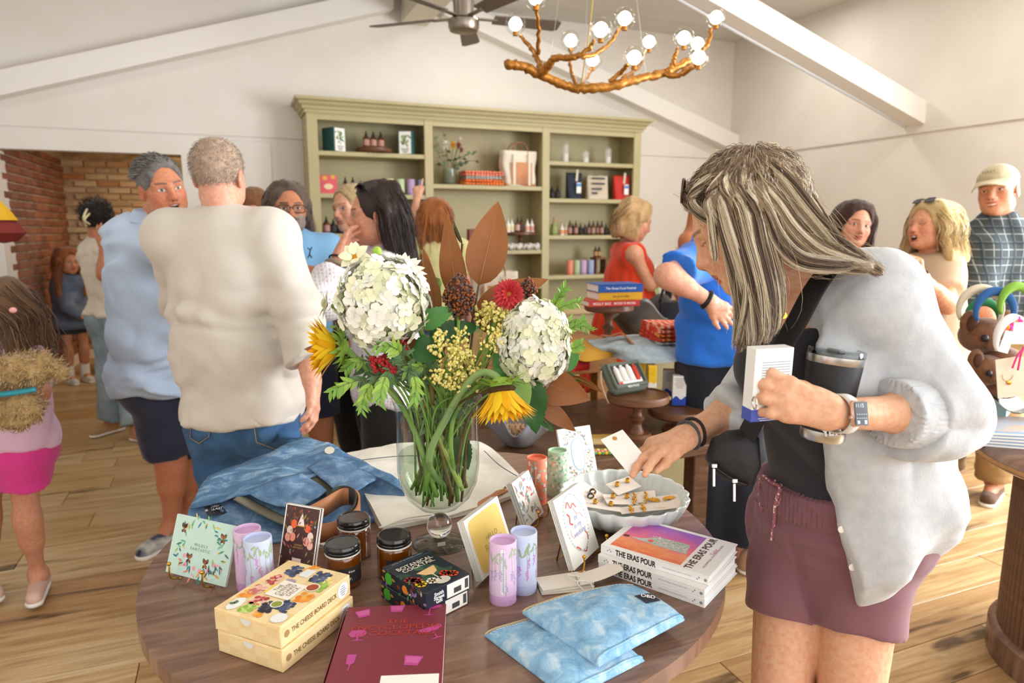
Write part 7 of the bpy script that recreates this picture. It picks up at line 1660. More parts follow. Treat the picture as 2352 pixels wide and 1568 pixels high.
def facing(px,turn):
 d=A3(ray(px,523));t=-nrm((d[0],d[1],0));r_=A3((-t[1],t[0],0));a=R(turn);return t*math.cos(a)+r_*math.sin(a)
def person(label,J,S,skin,fd,pitch,roll,hs,face,hands=(),ground=None,**kw):
 g=ground if ground is not None else(J['anR']+J['anL'])/2;root=empty('person',(g[0],g[1],0),0,label,'person');M=rot_head(fd,pitch,roll);H=(J['head'],M,hs)
 body(root,J,S,skin,H,face,hands,**kw);return root,H
def legs_down(J,fwd=0.,wide=1.,bend=0.):
 s=J['s']
 for q,sg in(('R',1),('L',-1)):
  h=J['pelvis']+nrm(A3((J['r'][0],J['r'][1],0)))*sg*.088*s*wide-A3((0,0,.03*s));J['hip'+q]=h;a=h.copy();a[2]=.085*s;a=a+J['f']*fwd;k=(h+a)/2+J['f']*.02;J['kn'+q]=k;J['an'+q]=a;J['toe'+q]=a+J['f']*.15*s-A3((0,0,.055*s))
def fab(name,c,c2=None,ns=8,bump=.25,bs=260,sheen=.2,rough=.9):return mat(name,c,rough,col2=c2,ns=ns,bump=bump,bs=bs,sheen=sheen)
def stripes(name,c1,c2,sc,rot=(0,0,0),mixk=.5):
 m=bpy.data.materials.new(name);m.use_nodes=True;t=NT(m);w=t.new('ShaderNodeTexWave');w.inputs['Scale'].default_value=sc;w.inputs['Distortion'].default_value=.4;t.link(t.coords('Object',rot=rot),w.inputs[0])
 t.link(t.mix(w.outputs['Fac'],c1,c2),t.b.inputs['Base Color']);t.b.inputs['Roughness'].default_value=.85;t.bump(t.noise(t.coords(),250),.2);MATS[name]=m;return m
def plaid(name,base,l1,l2,sc=22):
 m=bpy.data.materials.new(name);m.use_nodes=True;t=NT(m);c=None;col=base
 for i,(ax,cc,s_,pos)in enumerate(((0,l1,sc,.86),(2,l1,sc,.86),(0,l2,sc*.5,.8),(2,l2,sc*.5,.8))):
  sp=t.new('ShaderNodeSeparateXYZ');t.link(t.coords('Object',rot=(0,0,R(30))),sp.inputs[0]);mm=t.new('ShaderNodeMath',operation='MULTIPLY');mm.inputs[1].default_value=s_;t.link(sp.outputs[ax],mm.inputs[0])
  fr=t.new('ShaderNodeMath',operation='FRACT');t.link(mm.outputs[0],fr.inputs[0]);gt=t.new('ShaderNodeMath',operation='GREATER_THAN');gt.inputs[1].default_value=pos;t.link(fr.outputs[0],gt.inputs[0])
  ml=t.new('ShaderNodeMath',operation='MULTIPLY');ml.inputs[1].default_value=.65;t.link(gt.outputs[0],ml.inputs[0]);col=t.mix(ml.outputs[0],col,cc)
 t.link(col,t.b.inputs['Base Color']);t.b.inputs['Roughness'].default_value=.9;MATS[name]=m;return m
def collar(J,root,m,g=.012,h=.035):
 Mt,_=tframe(J);n=J['neck'];s=J['s'];c=A3(root.location)
 mb=MB()
 for e,(r,z)in enumerate(((.068,.035),(.070,.058),(.088,.030),(.098,.008))):pass
 def f(u,v):
  a=R(-60)+u*R(300)-PI/2+R(90)*0+R(120)*0;a=PI/2+R(25)+u*R(310);rr_=(.066+.035*v*(.6+.4*abs(math.cos(a))))*s;z=(.045-.045*v)*s-(.035*s if math.sin(a)>.55 else 0)*v
  p=n+Mt[:,0]*rr_*math.cos(a)+Mt[:,1]*(rr_*1.05*math.sin(a)+.012*s)+A3((0,0,z));return tuple(p-c)
 solidify(mb.sheet(f,28,5).build('collar',m,root,True),.004)
def short_cap(root,H,m,g=.012,face=0.,low=-.05,hairline=.055,h=.005,extra=None,seed=1,disp=.0025):
 F=Field();scalp(F,*H,g=g,face=face,low=low,hairline=hairline)
 for q in(-1,1):F.ell(A3(H[0])+H[1]@(A3((q*.086,-.002,-.022))*H[2]),A3((.024,.030,.042))*H[2],H[1],.004,-1)
 if extra:extra(F)
 return garment('hair',F,m,root,h,fold_noise(disp,(60,60,60),seed))
S2=dict(SHAPE['m'],ww=.172,dw=.14,wp=.172,belly=1)
J=skeleton(J3(503,402,2.25),VIEW,'m')
J.update(neck=J3(512,502,2.25),shR=J3(622,545,2.26),shL=J3(396,545,2.26),elR=J3(686,720,2.22),wrR=J3(716,872,2.14),elL=J3(420,690,2.46),wrL=J3(480,720,2.7),pelvis=J3(562,945,2.37));legs_down(J)
r2,H2=person('man seen from behind with thinning grey hair, oatmeal sweatshirt and blue jeans',J,S2,'#d9a48c',VIEW,2,0,.96,dict(jaw=1.12),[('R',J3(722,960,2.12)-J['wrR'],-VIEW*0-IMR,((14,25,15),)*4,(25,10,10),.005)])
F=Field();torso(F,J,S2,.024,.06,clip=[(J3(560,946,2.37),(0,0,-1.))],hang=1);arm(F,J,S2,'R',.022,0,1.72,.045,.004);arm(F,J,S2,'L',.022,0,1.8,.045)
mo=fab('oatmeal_fleece','#d0c9c0','#c9c2b8',5);
def sweat_fold(P):
 a=fold_noise(.013,(3.2,3.2,9),4,.002,26)(P);u=P@IMR;w=vnoise(P,5,3);return a*np.clip((1.42-P[:,2])/.25,.25,1)+.0055*np.sin(46*(P[:,2]*.8-u*.75)+9*w)*np.clip((1.15-P[:,2])/.2,0,1)*np.clip((w-.35)*3,0,1)
garment('sweatshirt',F,mo,r2,.0095,sweat_fold)
hem=Field();hz_=J3(560,944,2.37);
torso(hem,J,S2,.020,.06,clip=[(hz_+A3((0,0,-.004)),(0,0,-1.)),(hz_+A3((0,0,.055)),(0,0,1.))]);garment('waistband',hem,mo,r2,.009)
F=Field();torso(F,J,S2,.012,.05,clip=[(J3(560,930,2.37),(0,0,1.))]);[leg(F,J,S2,q,.018,1.95,.04,.012)for q in 'RL']
garment('jeans',F,denim('dark_jeans','#1f3f66','#2f5683','#44709c',6),r2,.011,fold_noise(.006,(6,6,14),2))
mpk=denim('jeans_pocket','#24466e','#355d8b','#4a76a2',6)
c=A3(r2 .location)
for nm,q in(('R',[(582,962),(690,945),(697,1010),(645,1035),(590,1015)]),('L',[(440,968),(483,966),(481,1002),(458,1018),(438,1005)])):
 P=[J3(x,y,2.2)-c for x,y in q]
 pk_=[]
 for x,y in q:
  o_=A3(CAMP);d_=A3(ray(x,y));best=None
  jm=[o for o in r2 .children if o.name.startswith('jeans')][0];hit,loc,nn,_=jm.ray_cast(Vector(o_-c),Vector(d_))
  pk_.append(A3(loc)-d_*.006 if hit else A3(Vector(o_+d_*2.2-c)))
 cen=sum(pk_)/len(pk_);solidify(MB().add([tuple(cen-A3(CF)*.004)]+[tuple(p)for p in pk_],[(0,i+1,(i+1)%len(pk_)+1)for i in range(len(pk_))]).build('back_pocket',mpk,r2,True),.004)
 MB().tube([p-A3(CF)*.004 for p in pk_]+[pk_[0]-A3(CF)*.004],.0011,5).build('stitching',mat('gold_thread','#a8875a',.8),r2)
[shoe(J,q,r2,fab('grey_shoe','#6a6a6c'))for q in 'RL']
hc=short_cap(r2,H2,fab('thin_grey_hair','#b49a86','#a08876',30,.5,300),.006,low=-.075,hairline=.06,h=.005)
fz=lambda P,N:N*.55-A3((0,0,.8))-VIEW*.15
fuzz('hair_fuzz',hc,('#b8a592','#9a8a7c','#cbb8a6','#8a7a6e'),r2,5200,.010,.0007,fz,2)
fd3=facing(376,20)
J=skeleton(J3(372,430,2.72),fd3,'m');S3=dict(SHAPE['m'],ww=.17,dw=.14,belly=1)
J.update(neck=J3(352,508,2.82),shR=J3(300,548,2.80),shL=J3(418,545,2.95),elR=J3(404,590,2.62),wrR=J3(542,487,2.66),elL=J3(450,690,3.0),wrL=J3(470,800,2.95),pelvis=J3(372,862,2.98),hipR=J3(356,885,2.95),hipL=J3(398,885,3.05),knR=J3(392,1046,3.08),anR=A3(PZ(397,1203,.085)),toeR=A3(PZ(366,1246,.03)),knL=J3(425,1040,3.2),anL=A3(PZ(438,1180,.085)),toeL=A3(PZ(425,1220,.03)))
J['s']=1.04
r3,H3=person('man with combed grey hair in a pale blue shirt and navy shorts, talking',J,S3,'#c98a6a',fd3,8,11,1.0,dict(open=.35,iris='#5a6a70',brow='#5e5650',brow_w=1.25,brow_up=.001,lip='#a85f52',blush='#c0654e',jaw=1.12,nose=1.15),[('R',IMR*1.0+A3((0,0,.02)),-VIEW*.3-A3((0,0,.9)),((0,5,5),(50,70,40),(60,75,45),(65,75,45)),(20,30,10),.004)],ground=(J['anR']+J['anL'])/2)
m3=stripes('blue_seersucker','#a9bfdd','#c3d3ea',60,(0,0,.6))
F=Field();torso(F,J,S3,.024,.06,clip=[(J3(372,880,2.98),nrm((.15,0,-1)))],hang=1);arm(F,J,S3,'R',.022,0,1.25,.05,.006);arm(F,J,S3,'L',.022,0,1.2,.05)
F.cap(J['pelvis'],J3(368,905,2.93),.185,.165,.05,clip=[(J3(372,884,2.93),nrm((-.35,0,-1)))])
garment('shirt',F,m3,r3,.0095,lambda P:fold_noise(.015,(4,4,7),11,.002,24)(P)+.006*np.sin(38*(P[:,2]+.6*(P@IMR))+8*vnoise(P,5,2))*np.clip((1.25-P[:,2])/.3,0,1));collar(J,r3,m3)
F=Field();torso(F,J,S3,.012,.05,clip=[(J3(372,850,2.98),(0,0,1.))]);[leg(F,J,S3,q,.022,.94,.05,.026)for q in 'RL'];garment('shorts',F,fab('navy_twill','#22263c','#282d46'),r3,.012,fold_noise(.005,(6,6,10),3))
[shoe(J,q,r3,fab('white_navy_sneaker','#d9d4cc','#2a3550',14))for q in 'RL']
hc=short_cap(r3,H3,fab('silver_hair','#77736f','#5d5956',30,.5,300),.009,low=-.045,hairline=.058,face=.002)
fz=lambda P,N:N*.25-H3[1][:,1]*.9-A3((0,0,.25))+H3[1][:,0]*.25
fuzz('combed_hair',hc,('#8f8c88','#6b6865','#a9a6a2','#4c4a48'),r3,3600,.030,.0011,fz,4,.35,(A3(H3[0])-A3(r3 .location)+H3[1]@A3((0,-.03,.075)),.088))
fd4=facing(662,8);J=skeleton(J3(662,478,3.3),fd4,'m');S4=dict(SHAPE['m'],belly=1)
J.update(elL=J3(768,690,3.28),wrL=J3(722,630,3.02),elR=J3(585,690,3.3),wrR=J3(690,640,3.0))
r4,H4=person('bearded man with dark glasses and long swept back hair in a sky blue polo',J,S4,'#c08462',fd4,3,0,1.03,dict(beard='#8d8782',beard_a=.92,mustache='#5e4e46',iris='#3a3a38',brow='#3a2c24',brow_w=1.3,blush='#b56a50',lip='#8a4a42',jaw=1.08,nose=1.15),[('L',-IMR*1.0+A3((0,0,.15)),-VIEW*-1+A3((0,0,-.3)),((30,40,25),)*4,(30,30,20),.005),('R',IMR*1.0+A3((0,0,.1)),VIEW,((30,40,25),)*4,(30,30,20),.005)])
mp=fab('sky_polo','#7fb2dc','#78abd6',6)
F=Field();torso(F,J,S4,.02,.06,clip=[(J['pelvis']-A3((0,0,.10)),(0,0,-1.))],hang=1);[arm(F,J,S4,q,.02,0,.8,.045,.012)for q in 'RL'];garment('polo_shirt',F,mp,r4,.012,fold_noise(.006,(5,5,9),6));collar(J,r4,mp)
MB().tube([(0,0,0),(.004,0,.02),(.012,0,.032)],.003,5).tube([(.004,0,.02),(-.008,0,.03)],.0025,5).tube([(0,0,0),(.01,0,-.016)],.003,5).tube([(0,0,0),(-.008,0,-.016)],.003,5).build('chest_emblem',ink('#1f2a44'),r4,mtx=T(PD(711,584,3.085)-r4 .location))
F=Field();torso(F,J,S4,.012,.05,clip=[(J['pelvis'],(0,0,1.))]);[leg(F,J,S4,q,.022,.95,.05,.022)for q in 'RL'];garment('shorts',F,fab('navy_shorts','#1d2138'),r4,.014);[shoe(J,q,r4,fab('tan_shoe','#8a6a4c'))for q in 'RL']
G=long_guides(*H4,.27,0,6,-.012,.02,1.02,flare=.02);Fq=lambda F:scalp(F,*H4,g=.008,low=-.06,hairline=.056,face=.004)
hair_mass('hair',G,.016,.012,fab('grey_brown_hair','#4a3c32','#5d4e42',30),r4,.008,extra=Fq);strands('hair_strands',G,('#4a3a30','#6b5c50','#857668','#352a22'),r4,34,.0016,.02,seed=4)
L4_=lambda x,y,z:A3(H4[0])+H4[1]@(A3((x,y,z))*H4[2])
F=Field().ell(L4_(0,.062,-.102),(.040,.032,.036),H4[1],.02).cap(L4_(-.05,.03,-.06),L4_(0,.07,-.10),.016,.022,.02).cap(L4_(.05,.03,-.06),L4_(0,.07,-.10),.016,.022,.02)
bd=garment('beard',F,fab('grey_beard','#8d857e','#7a726b',60,.8,300),r4,.005,fold_noise(.003,(70,70,40),3));fuzz('beard_hairs',bd,('#9a938c','#7d766f','#b9b3ac','#5c544e'),r4,900,.016,.0009,lambda P,N:N*.5-A3((0,0,.8)),5)
def glasses(H,lab,c='#17130f',lens='#e8edf0',sunny=False,up=0.,back=0.,tilt=0,w=.027,h=.018,name='eyeglasses'):
 M=Matrix(((H[1][0,0],H[1][0,1],H[1][0,2],H[0][0]),(H[1][1,0],H[1][1,1],H[1][1,2],H[0][1]),(H[1][2,0],H[1][2,1],H[1][2,2],H[0][2]),(0,0,0,1)))@Matrix.Scale(H[2],4)@T((0,-back,up),(R(tilt),0,0))
 o=empty(name,(0,0,0),0,lab,'sunglasses' if sunny else 'glasses');o.matrix_world=M;m=mat('frame_'+c[1:],c,.25,coat=.5)
 for q in(-1,1):
  rim=[(q*.034+w*math.copysign(abs(math.cos(t))**.7,math.cos(t)),.100-.10*abs(q*.034+w*math.cos(t))**1.4,.0+h*math.copysign(abs(math.sin(t))**.7,math.sin(t)))for t in[2*PI*i/24 for i in range(25)]]
  MB().tube(rim,.0022,6).build('rim',m,o,True)
  MB().poly([(x,y,z)for x,y,z in rim[:-1]]).build('lens',mat('dark_lens','#20283c',.08,coat=.5)if sunny else thin_glass('spectacle_lens','#f3f6f8',.02,1.3),o)
  MB().tube([(q*.063,.082,.006),(q*.078,.04,.008),(q*.082,-.005,.006),(q*.082,-.03,-.012)],.0022,6).build('temple',m,o,True)
 MB().tube([(-.008,.1,.004),(0,.102,.007),(.008,.1,.004)],.002,6).build('bridge',m,o,True)
glasses(H4,'dark rimmed eyeglasses on the bearded man')
fd5=facing(862,-88);J=skeleton(J3(862,492,2.8),fd5,'f');S5=dict(SHAPE['f'],wc=.15,ww=.145,dw=.12,ua=.047)
J.update(shL=J3(880,640,2.72),shR=J3(905,625,3.03),neck=J3(890,578,2.88),elL=J3(745,690,2.62),wrL=J3(778,590,2.70),pelvis=J3(880,880,2.98));legs_down(J);J['elR']=J3(860,740,3.1);J['wrR']=J3(800,800,3.1)
r5,H5=person('dark haired woman in a white open knit sweater, hand at her mouth',J,S5,'#d19a80',fd5,5,0,1.02,dict(brow='#2a1a14',lip='#a8544c',smile=.2,jaw=1.0,eye=.8),[('L',J3(806,520,2.74)-J['wrL'],VIEW*-.1+IMR*1.0,((18,20,10),(14,20,10),(20,22,12),(30,25,15)),(20,10,10),.004)])
def knit():
 m=bpy.data.materials.new('white_open_knit');m.use_nodes=True;t=NT(m);v=t.new('ShaderNodeTexVoronoi');v.inputs['Scale'].default_value=75;v.inputs['Randomness'].default_value=.15;t.link(t.coords('Object',(1,1,1.0)),v.inputs['Vector'])
 t.link(t.ramp(v.outputs['Distance'],[(.18,'#b9b3cc'),(.34,'#efedf4')]),t.b.inputs['Base Color']);t.b.inputs['Roughness'].default_value=.95;t.bump(v.outputs['Distance'],.8,.004);return m
M_kn=knit();F=Field();torso(F,J,S5,.030,.06,clip=[(J['pelvis']-A3((0,0,.08)),(0,0,-1.))]);arm(F,J,S5,'L',.028,0,1.62,.045,.01);arm(F,J,S5,'R',.028,0,1.7,.045);garment('knit_sweater',F,M_kn,r5,.0095,fold_noise(.008,(5,5,8),8))
F=Field();torso(F,J,S5,.012,.05,clip=[(J['pelvis']+A3((0,0,.02)),(0,0,1.))]);[leg(F,J,S5,q,.018,1.95,.04,.016)for q in 'RL'];garment('black_trousers',F,fab('black_cotton','#17171a'),r5,.013,fold_noise(.004));[shoe(J,q,r5,fab('black_shoe','#18181a'))for q in 'RL']
fw=nrm(J['wrL']-J['elL']);MB().tube([tuple(J['wrL']-fw*.012+.034*(math.cos(t)*nrm(np.cross(fw,(0,0,1)))+math.sin(t)*nrm(np.cross(fw,np.cross(fw,(0,0,1)))))-A3(r5 .location))for t in[2*PI*i/18 for i in range(19)]],.004,6).build('bead_bracelet',M_blk,r5,True)
MB().tube([tuple(J['wrL']-fw*.04+.037*(math.cos(t)*nrm(np.cross(fw,(0,0,1)))+math.sin(t)*nrm(np.cross(fw,np.cross(fw,(0,0,1)))))-A3(r5 .location))for t in[2*PI*i/18 for i in range(19)]],.010,8).build('watch_band',mat('taupe_band','#8a7a68',.5),r5,True)
G=long_guides(*H5,.42,.0,7,-.030,.05,1.04);Fq=lambda F:scalp(F,*H5,g=.012,low=-.06,hairline=.045,face=-.006)
hair_mass('hair',G,.020,.012,fab('dark_hair','#221613','#2e1e1a',30,.4,300,0,.5),r5,.009,extra=Fq);strands('hair_strands',G,('#231512','#38231d','#1a100e','#4a3028'),r5,60,.0017,.026,seed=5)
glasses(H5,'black sunglasses pushed up on the dark haired woman','#121214',sunny=True,up=.044,back=.010,tilt=50)
fd6=facing(806,-48);J=skeleton(J3(806,478,3.5),fd6,'f');r6,H6=person('blonde woman in a tan camisole half hidden by the dark haired woman',J,SHAPE['f'],'#dbab90',fd6,6,6,1.0,dict(iris='#5a7080',brow='#8a6a4a',brow_a=.6,lip='#b8645c',smile=.5,gaze=-.5))
F=Field();torso(F,J,SHAPE['f'],.012,.05,clip=[(J['neck']-A3((0,0,.11)),(0,0,1.)),(J['pelvis']-A3((0,0,.1)),(0,0,-1.))],yoke=False);garment('camisole',F,fab('tan_camisole','#b59a7c'),r6,.013)
Mt,_=tframe(J)
for q in(-1,1):MB().tube(bez([J['neck']-A3(r6 .location)+Mt[:,0]*q*.085+Mt[:,1]*.115-A3((0,0,.12)),J['neck']-A3(r6 .location)+Mt[:,0]*q*.1+Mt[:,1]*.05-A3((0,0,-.012)),J['neck']-A3(r6 .location)+Mt[:,0]*q*.09-Mt[:,1]*.09-A3((0,0,.1))],6),.007,6,flat=.4).build('strap',fab('olive_strap','#6f6a5a'),r6,True)
F=Field();torso(F,J,SHAPE['f'],.012,.05,clip=[(J['pelvis'],(0,0,1.))]);[leg(F,J,SHAPE['f'],q,.016,1.9,.04,.01)for q in 'RL'];garment('trousers',F,fab('dark_trousers','#26262a'),r6,.015)
hc=short_cap(r6,H6,fab('ash_blonde','#b39a74','#9c845f',30),.009,low=-.07,hairline=.048,face=-.004);fuzz('hair_strands',hc,('#b59c78','#cdb48c','#8f7856'),r6,900,.05,.0012,lambda P,N:N*.12-H6[1][:,1]*1.0-A3((0,0,.5)),6,.25)
J=skeleton(J3(1000,500,4.55),VIEW,'f');J.update(elL=J3(940,545,4.55),wrL=J3(958,455,4.75));r7,H7=person('woman with long auburn hair seen from behind pointing at the shelves',J,SHAPE['f'],'#d8a88e',VIEW,-5,0,1.0,{},[('L',A3((0,0,1.))+VIEW*.3,VIEW,((0,3,3),(60,70,40),(65,75,40),(65,75,40)),(20,30,10),.005)],hh=.005)
F=Field();torso(F,J,SHAPE['f'],.022,.05,clip=[(J['pelvis']-A3((0,0,.1)),(0,0,-1.))]);[arm(F,J,SHAPE['f'],q,.02,0,.6,.04,.01)for q in 'RL'];garment('yellow_top',F,fab('pale_yellow_top','#d8d39a','#c9c486',20),r7,.014)
F=Field();torso(F,J,SHAPE['f'],.012,.05,clip=[(J['pelvis'],(0,0,1.))]);[leg(F,J,SHAPE['f'],q,.018,1.9,.04,.012)for q in 'RL'];garment('jeans',F,DN2,r7,.016)
G=long_guides(*H7,.46,0,7,.02,.02,1.05);Fq=lambda F:scalp(F,*H7,g=.016,low=-.06)
hair_mass('hair',G,.022,.016,fab('auburn_hair','#8a4f24','#9c5f2e',30),r7,.011,extra=Fq);strands('hair_strands',G,('#8f5226','#a9662f','#70401c','#b5763c'),r7,40,.0022,.026,seed=7)
fd8=facing(1460,105);J=skeleton(J3(1460,505,4.3),fd8,'f');J.update(elR=J3(1492,655,4.22),wrR=J3(1520,640,4.45));r8,H8=person('blonde woman in a sleeveless orange red dress turned to the counter',J,SHAPE['f'],'#d6a283',fd8,22,0,1.0,dict(smile=.6,brow='#8a6a4a',lip='#b8645c'),hh=.0035)
F=Field();torso(F,J,dict(SHAPE['f'],wc=.15),.018,.06,clip=[(J['neck']+A3((0,0,.012)),(0,0,1.)),(J['shR']+J['r']*-.01,J['r']),(J['shL']+J['r']*.01,-J['r'])])
F.cap(J['pelvis']+A3((0,0,.25)),J['pelvis']-A3((0,0,.62)),.15,.34,.06,clip=[(J['pelvis']-A3((0,0,.45)),(0,0,-1.))])
def pleat(P):a=np.arctan2(P[:,1]-J['pelvis'][1],P[:,0]-J['pelvis'][0]);return.014*np.sin(a*17)*np.clip((1.25-P[:,2])/.4,0,1)
garment('orange_dress',F,fab('orange_linen','#dc3f17','#d23a14',8),r8,.012,pleat)
G=long_guides(*H8,.24,.02,7,.0,.0,1.04);Fq=lambda F:scalp(F,*H8,g=.014,low=-.06,hairline=.042)
hair_mass('hair',G,.018,.014,fab('blonde_bob','#a8865a','#b8966a',30),r8,.010,extra=Fq);strands('hair_strands',G,('#b08d5c','#c9a878','#8f6f46','#d8bc90'),r8,36,.0022,.022,seed=8);[shoe(J,q,r8,fab('tan_sandal','#a07a58'))for q in 'RL']
J=skeleton(J3(1672,455,2.72),nrm(VIEW+IMR*.35),'f');S9=dict(SHAPE['f'],ww=.15,dw=.125,ua=.046,wc=.150)
J.update(shL=J3(1598,602,2.68),shR=J3(1735,585,2.82),neck=J3(1668,545,2.76),elL=J3(1530,632,2.50),wrL=J3(1628,690,2.52),pelvis=J3(1665,825,2.86));legs_down(J);J['anL']=A3(PZ(1625,1240,.085));J['anR']=A3(PZ(1712,1262,.085));J['knL']=J3(1630,1020,2.9);J['knR']=J3(1705,1030,2.92);J['toeR']=J['anR']+A3((.05,.13,-.055));J['toeL']=J['anL']+A3((.05,.13,-.055))
r9,H9=person('woman in a cobalt blue T-shirt with one hand on her hip, seen from behind',J,S9,'#dba78f',nrm(VIEW+IMR*.35),0,0,1.0,{},[('L',J3(1678,728,2.55)-J['wrL'],VIEW,((12,15,8),)*4,(35,0,10),.004)],hh=.006)
F=Field();torso(F,J,S9,.022,.06,clip=[(J3(1665,815,2.86),(0,0,-1.))],hang=1);arm(F,J,S9,'L',.024,0,.72,.045,.014);arm(F,J,S9,'R',.024,0,.72,.045,.014);garment('cobalt_tshirt',F,fab('cobalt_jersey','#1f6bd0','#2470d6',6),r9,.010,fold_noise(.014,(5,5,8),21))
F=Field();torso(F,J,S9,.014,.05,clip=[(J3(1665,800,2.86),(0,0,1.))]);[leg(F,J,S9,q,.024,1.93,.05,.03)for q in 'RL'];garment('black_joggers',F,fab('ink_trousers','#161a26','#1a1f2e'),r9,.012,fold_noise(.005,(6,6,9),5));[shoe(J,q,r9,fab('nude_flat','#b08a70'))for q in 'RL']
fw=nrm(J['wrL']-J['elL']);q1=nrm(np.cross(fw,VIEW));q2=np.cross(fw,q1)
MB().tube([tuple(J['wrL']-fw*.012+.033*math.cos(t)*q1+.030*math.sin(t)*q2-A3(r9 .location))for t in[2*PI*i/18 for i in range(19)]],.010,8,flat=.3).build('watch_strap',M_blk,r9,True)
hc=short_cap(r9,H9,fab('brown_hair','#4a3425'),.02,low=-.08)
J=skeleton(J3(1612,470,4.2),nrm(IMR-VIEW*.4),'f');r10,H10=person('tanned woman in a white strap top standing behind the cobalt T-shirt',J,SHAPE['f'],'#b97a56',nrm(IMR-VIEW*.4),5,0,1.0,{},hh=.006)
F=Field();torso(F,J,SHAPE['f'],.014,.05,clip=[(J['neck']-A3((0,0,.06)),(0,0,1.)),(J['pelvis']-A3((0,0,.1)),(0,0,-1.))],yoke=False);garment('white_top',F,fab('ivory_top','#e9dfd0'),r10,.014)
F=Field();torso(F,J,SHAPE['f'],.012,.05,clip=[(J['pelvis'],(0,0,1.))]);[leg(F,J,SHAPE['f'],q,.018,1.9,.04,.012)for q in 'RL'];garment('trousers',F,fab('dark_trousers','#26262a'),r10,.016);short_cap(r10,H10,fab('brown_hair','#4a3425'),.016)
o=empty('black_handbag',PD(1570,725,3.55),R(-20),'black leather handbag with silver buckle behind the orange throws','bag');M_bl=mat('black_leather','#141315',.35)
MB().box((0,0,-.02),(.3,.12,.2),bev=.03).build('bag_body',M_bl,o,40);MB().box((0,-.064,.03),(.29,.012,.1),bev=.005).build('flap',M_bl,o);MB().tube([(.02+.016*math.cos(t),-.075,-.02+.022*math.sin(t))for t in[2*PI*i/14 for i in range(15)]],.004,6).build('buckle',M_steel,o,True);MB().tube(bez([(-.13,0,.06),(-.08,0,.2),(.08,0,.2),(.13,0,.06)],6),.008,6).build('strap',M_bl,o,True)
ped=empty('display_plinth',(o.location.x,o.location.y,0),R(-20),'sage display plinth under the black handbag','plinth');MB().box((0,0,(o.location.z-.122)/2),(.36,.28,o.location.z-.122),bev=.004).build('carcass',M_sage,ped)
fd11=facing(1960,22);J=skeleton(J3(1962,516,3.75),fd11,'f');J.update(shL=J3(2022,602,3.7),elL=J3(2050,700,3.7));S11=dict(SHAPE['f'],ua=.052,wc=.15)
r11,H11=person('young woman with long brown hair and floral sleeveless top smiling by the wall',J,S11,'#d8a084',fd11,3,-9,1.02,dict(smile=.8,iris='#4a5a60',brow='#3a261c',lip='#a84a48',gaze=.5,cheeks=1.1))
def floral():
 m=bpy.data.materials.new('floral_print');m.use_nodes=True;t=NT(m);v=t.new('ShaderNodeTexVoronoi');v.inputs['Scale'].default_value=45;t.link(t.coords(),v.inputs['Vector']);t.link(t.ramp(v.outputs['Distance'],[(.2,'#34384e'),(.35,'#c9b4b0'),(.5,'#e0d6d2')]),t.b.inputs['Base Color']);t.b.inputs['Roughness'].default_value=.9;return m
M_flr=floral();F=Field();torso(F,J,S11,.014,.05,clip=[(J['neck']-A3((0,0,.005)),(0,0,1.)),(J['pelvis']-A3((0,0,.1)),(0,0,-1.)),(J['shR']-J['r']*.035,J['r']),(J['shL']+J['r']*.035,-J['r'])]);garment('floral_top',F,M_flr,r11,.011)
F=Field();torso(F,J,S11,.012,.05,clip=[(J['pelvis'],(0,0,1.))]);[leg(F,J,S11,q,.018,1.9,.04,.012)for q in 'RL'];garment('jeans',F,DN2,r11,.016);[shoe(J,q,r11,fab('white_shoe','#d9d6d0'))for q in 'RL']
G=long_guides(*H11,.40,-.01,7,.022,.0,1.02);Fq=lambda F:scalp(F,*H11,g=.014,low=-.06,hairline=.050)
hair_mass('hair',G,.017,.014,fab('chestnut_hair','#35211a','#40291f',30),r11,.009,extra=Fq);strands('hair_strands',G,('#3a241c','#4d3226','#2a1812','#5a3c2e'),r11,40,.0019,.02,seed=11)
fd12=facing(2135,-42);J=skeleton(J3(2135,520,3.32),fd12,'f');J.update(elL=J3(2178,700,3.2),wrL=J3(2112,632,3.1),shL=J3(2165,620,3.30));S12=dict(SHAPE['f'],ww=.15,dw=.12,ua=.05)
r12,H12=person('laughing blonde woman in a tan knit dress with one hand raised',J,S12,'#d39a78',fd12,-6,4,.98,dict(open=.75,smile=1,eye=.18,brow='#a8845c',brow_a=.5,lip='#b8564e',blush='#d0785e',cheeks=1.05),[('L',A3((0,0,1.))-IMR*.25,-IMR,((50,70,40),(55,75,40),(60,75,40),(60,75,40)),(25,30,20),.0042)])
mt_=stripes('tan_rib_knit','#b79f82','#c6ae92',55,(0,0,.4));F=Field();torso(F,J,S12,.018,.06,clip=[(J['neck']+A3((0,0,.005)),(0,0,1.))],hang=1);[arm(F,J,S12,q,.016,0,.58,.045,.016)for q in 'RL'];F.cap(J['pelvis'],J['pelvis']-A3((0,0,.5)),.18,.2,.06,clip=[(J['pelvis']-A3((0,0,.42)),(0,0,-1.))]);garment('tan_dress',F,mt_,r12,.011,fold_noise(.006,(6,6,4),12));[shoe(J,q,r12,fab('tan_sandal','#a07a58'))for q in 'RL']
fw=nrm(J['wrL']-J['elL']);q1=nrm(np.cross(fw,VIEW));q2=np.cross(fw,q1);MB().tube([tuple(J['wrL']-fw*.012+.032*math.cos(t)*q1+.029*math.sin(t)*q2-A3(r12 .location))for t in[2*PI*i/18 for i in range(19)]],.006,8,flat=.4).build('watch_strap',M_blk,r12,True)
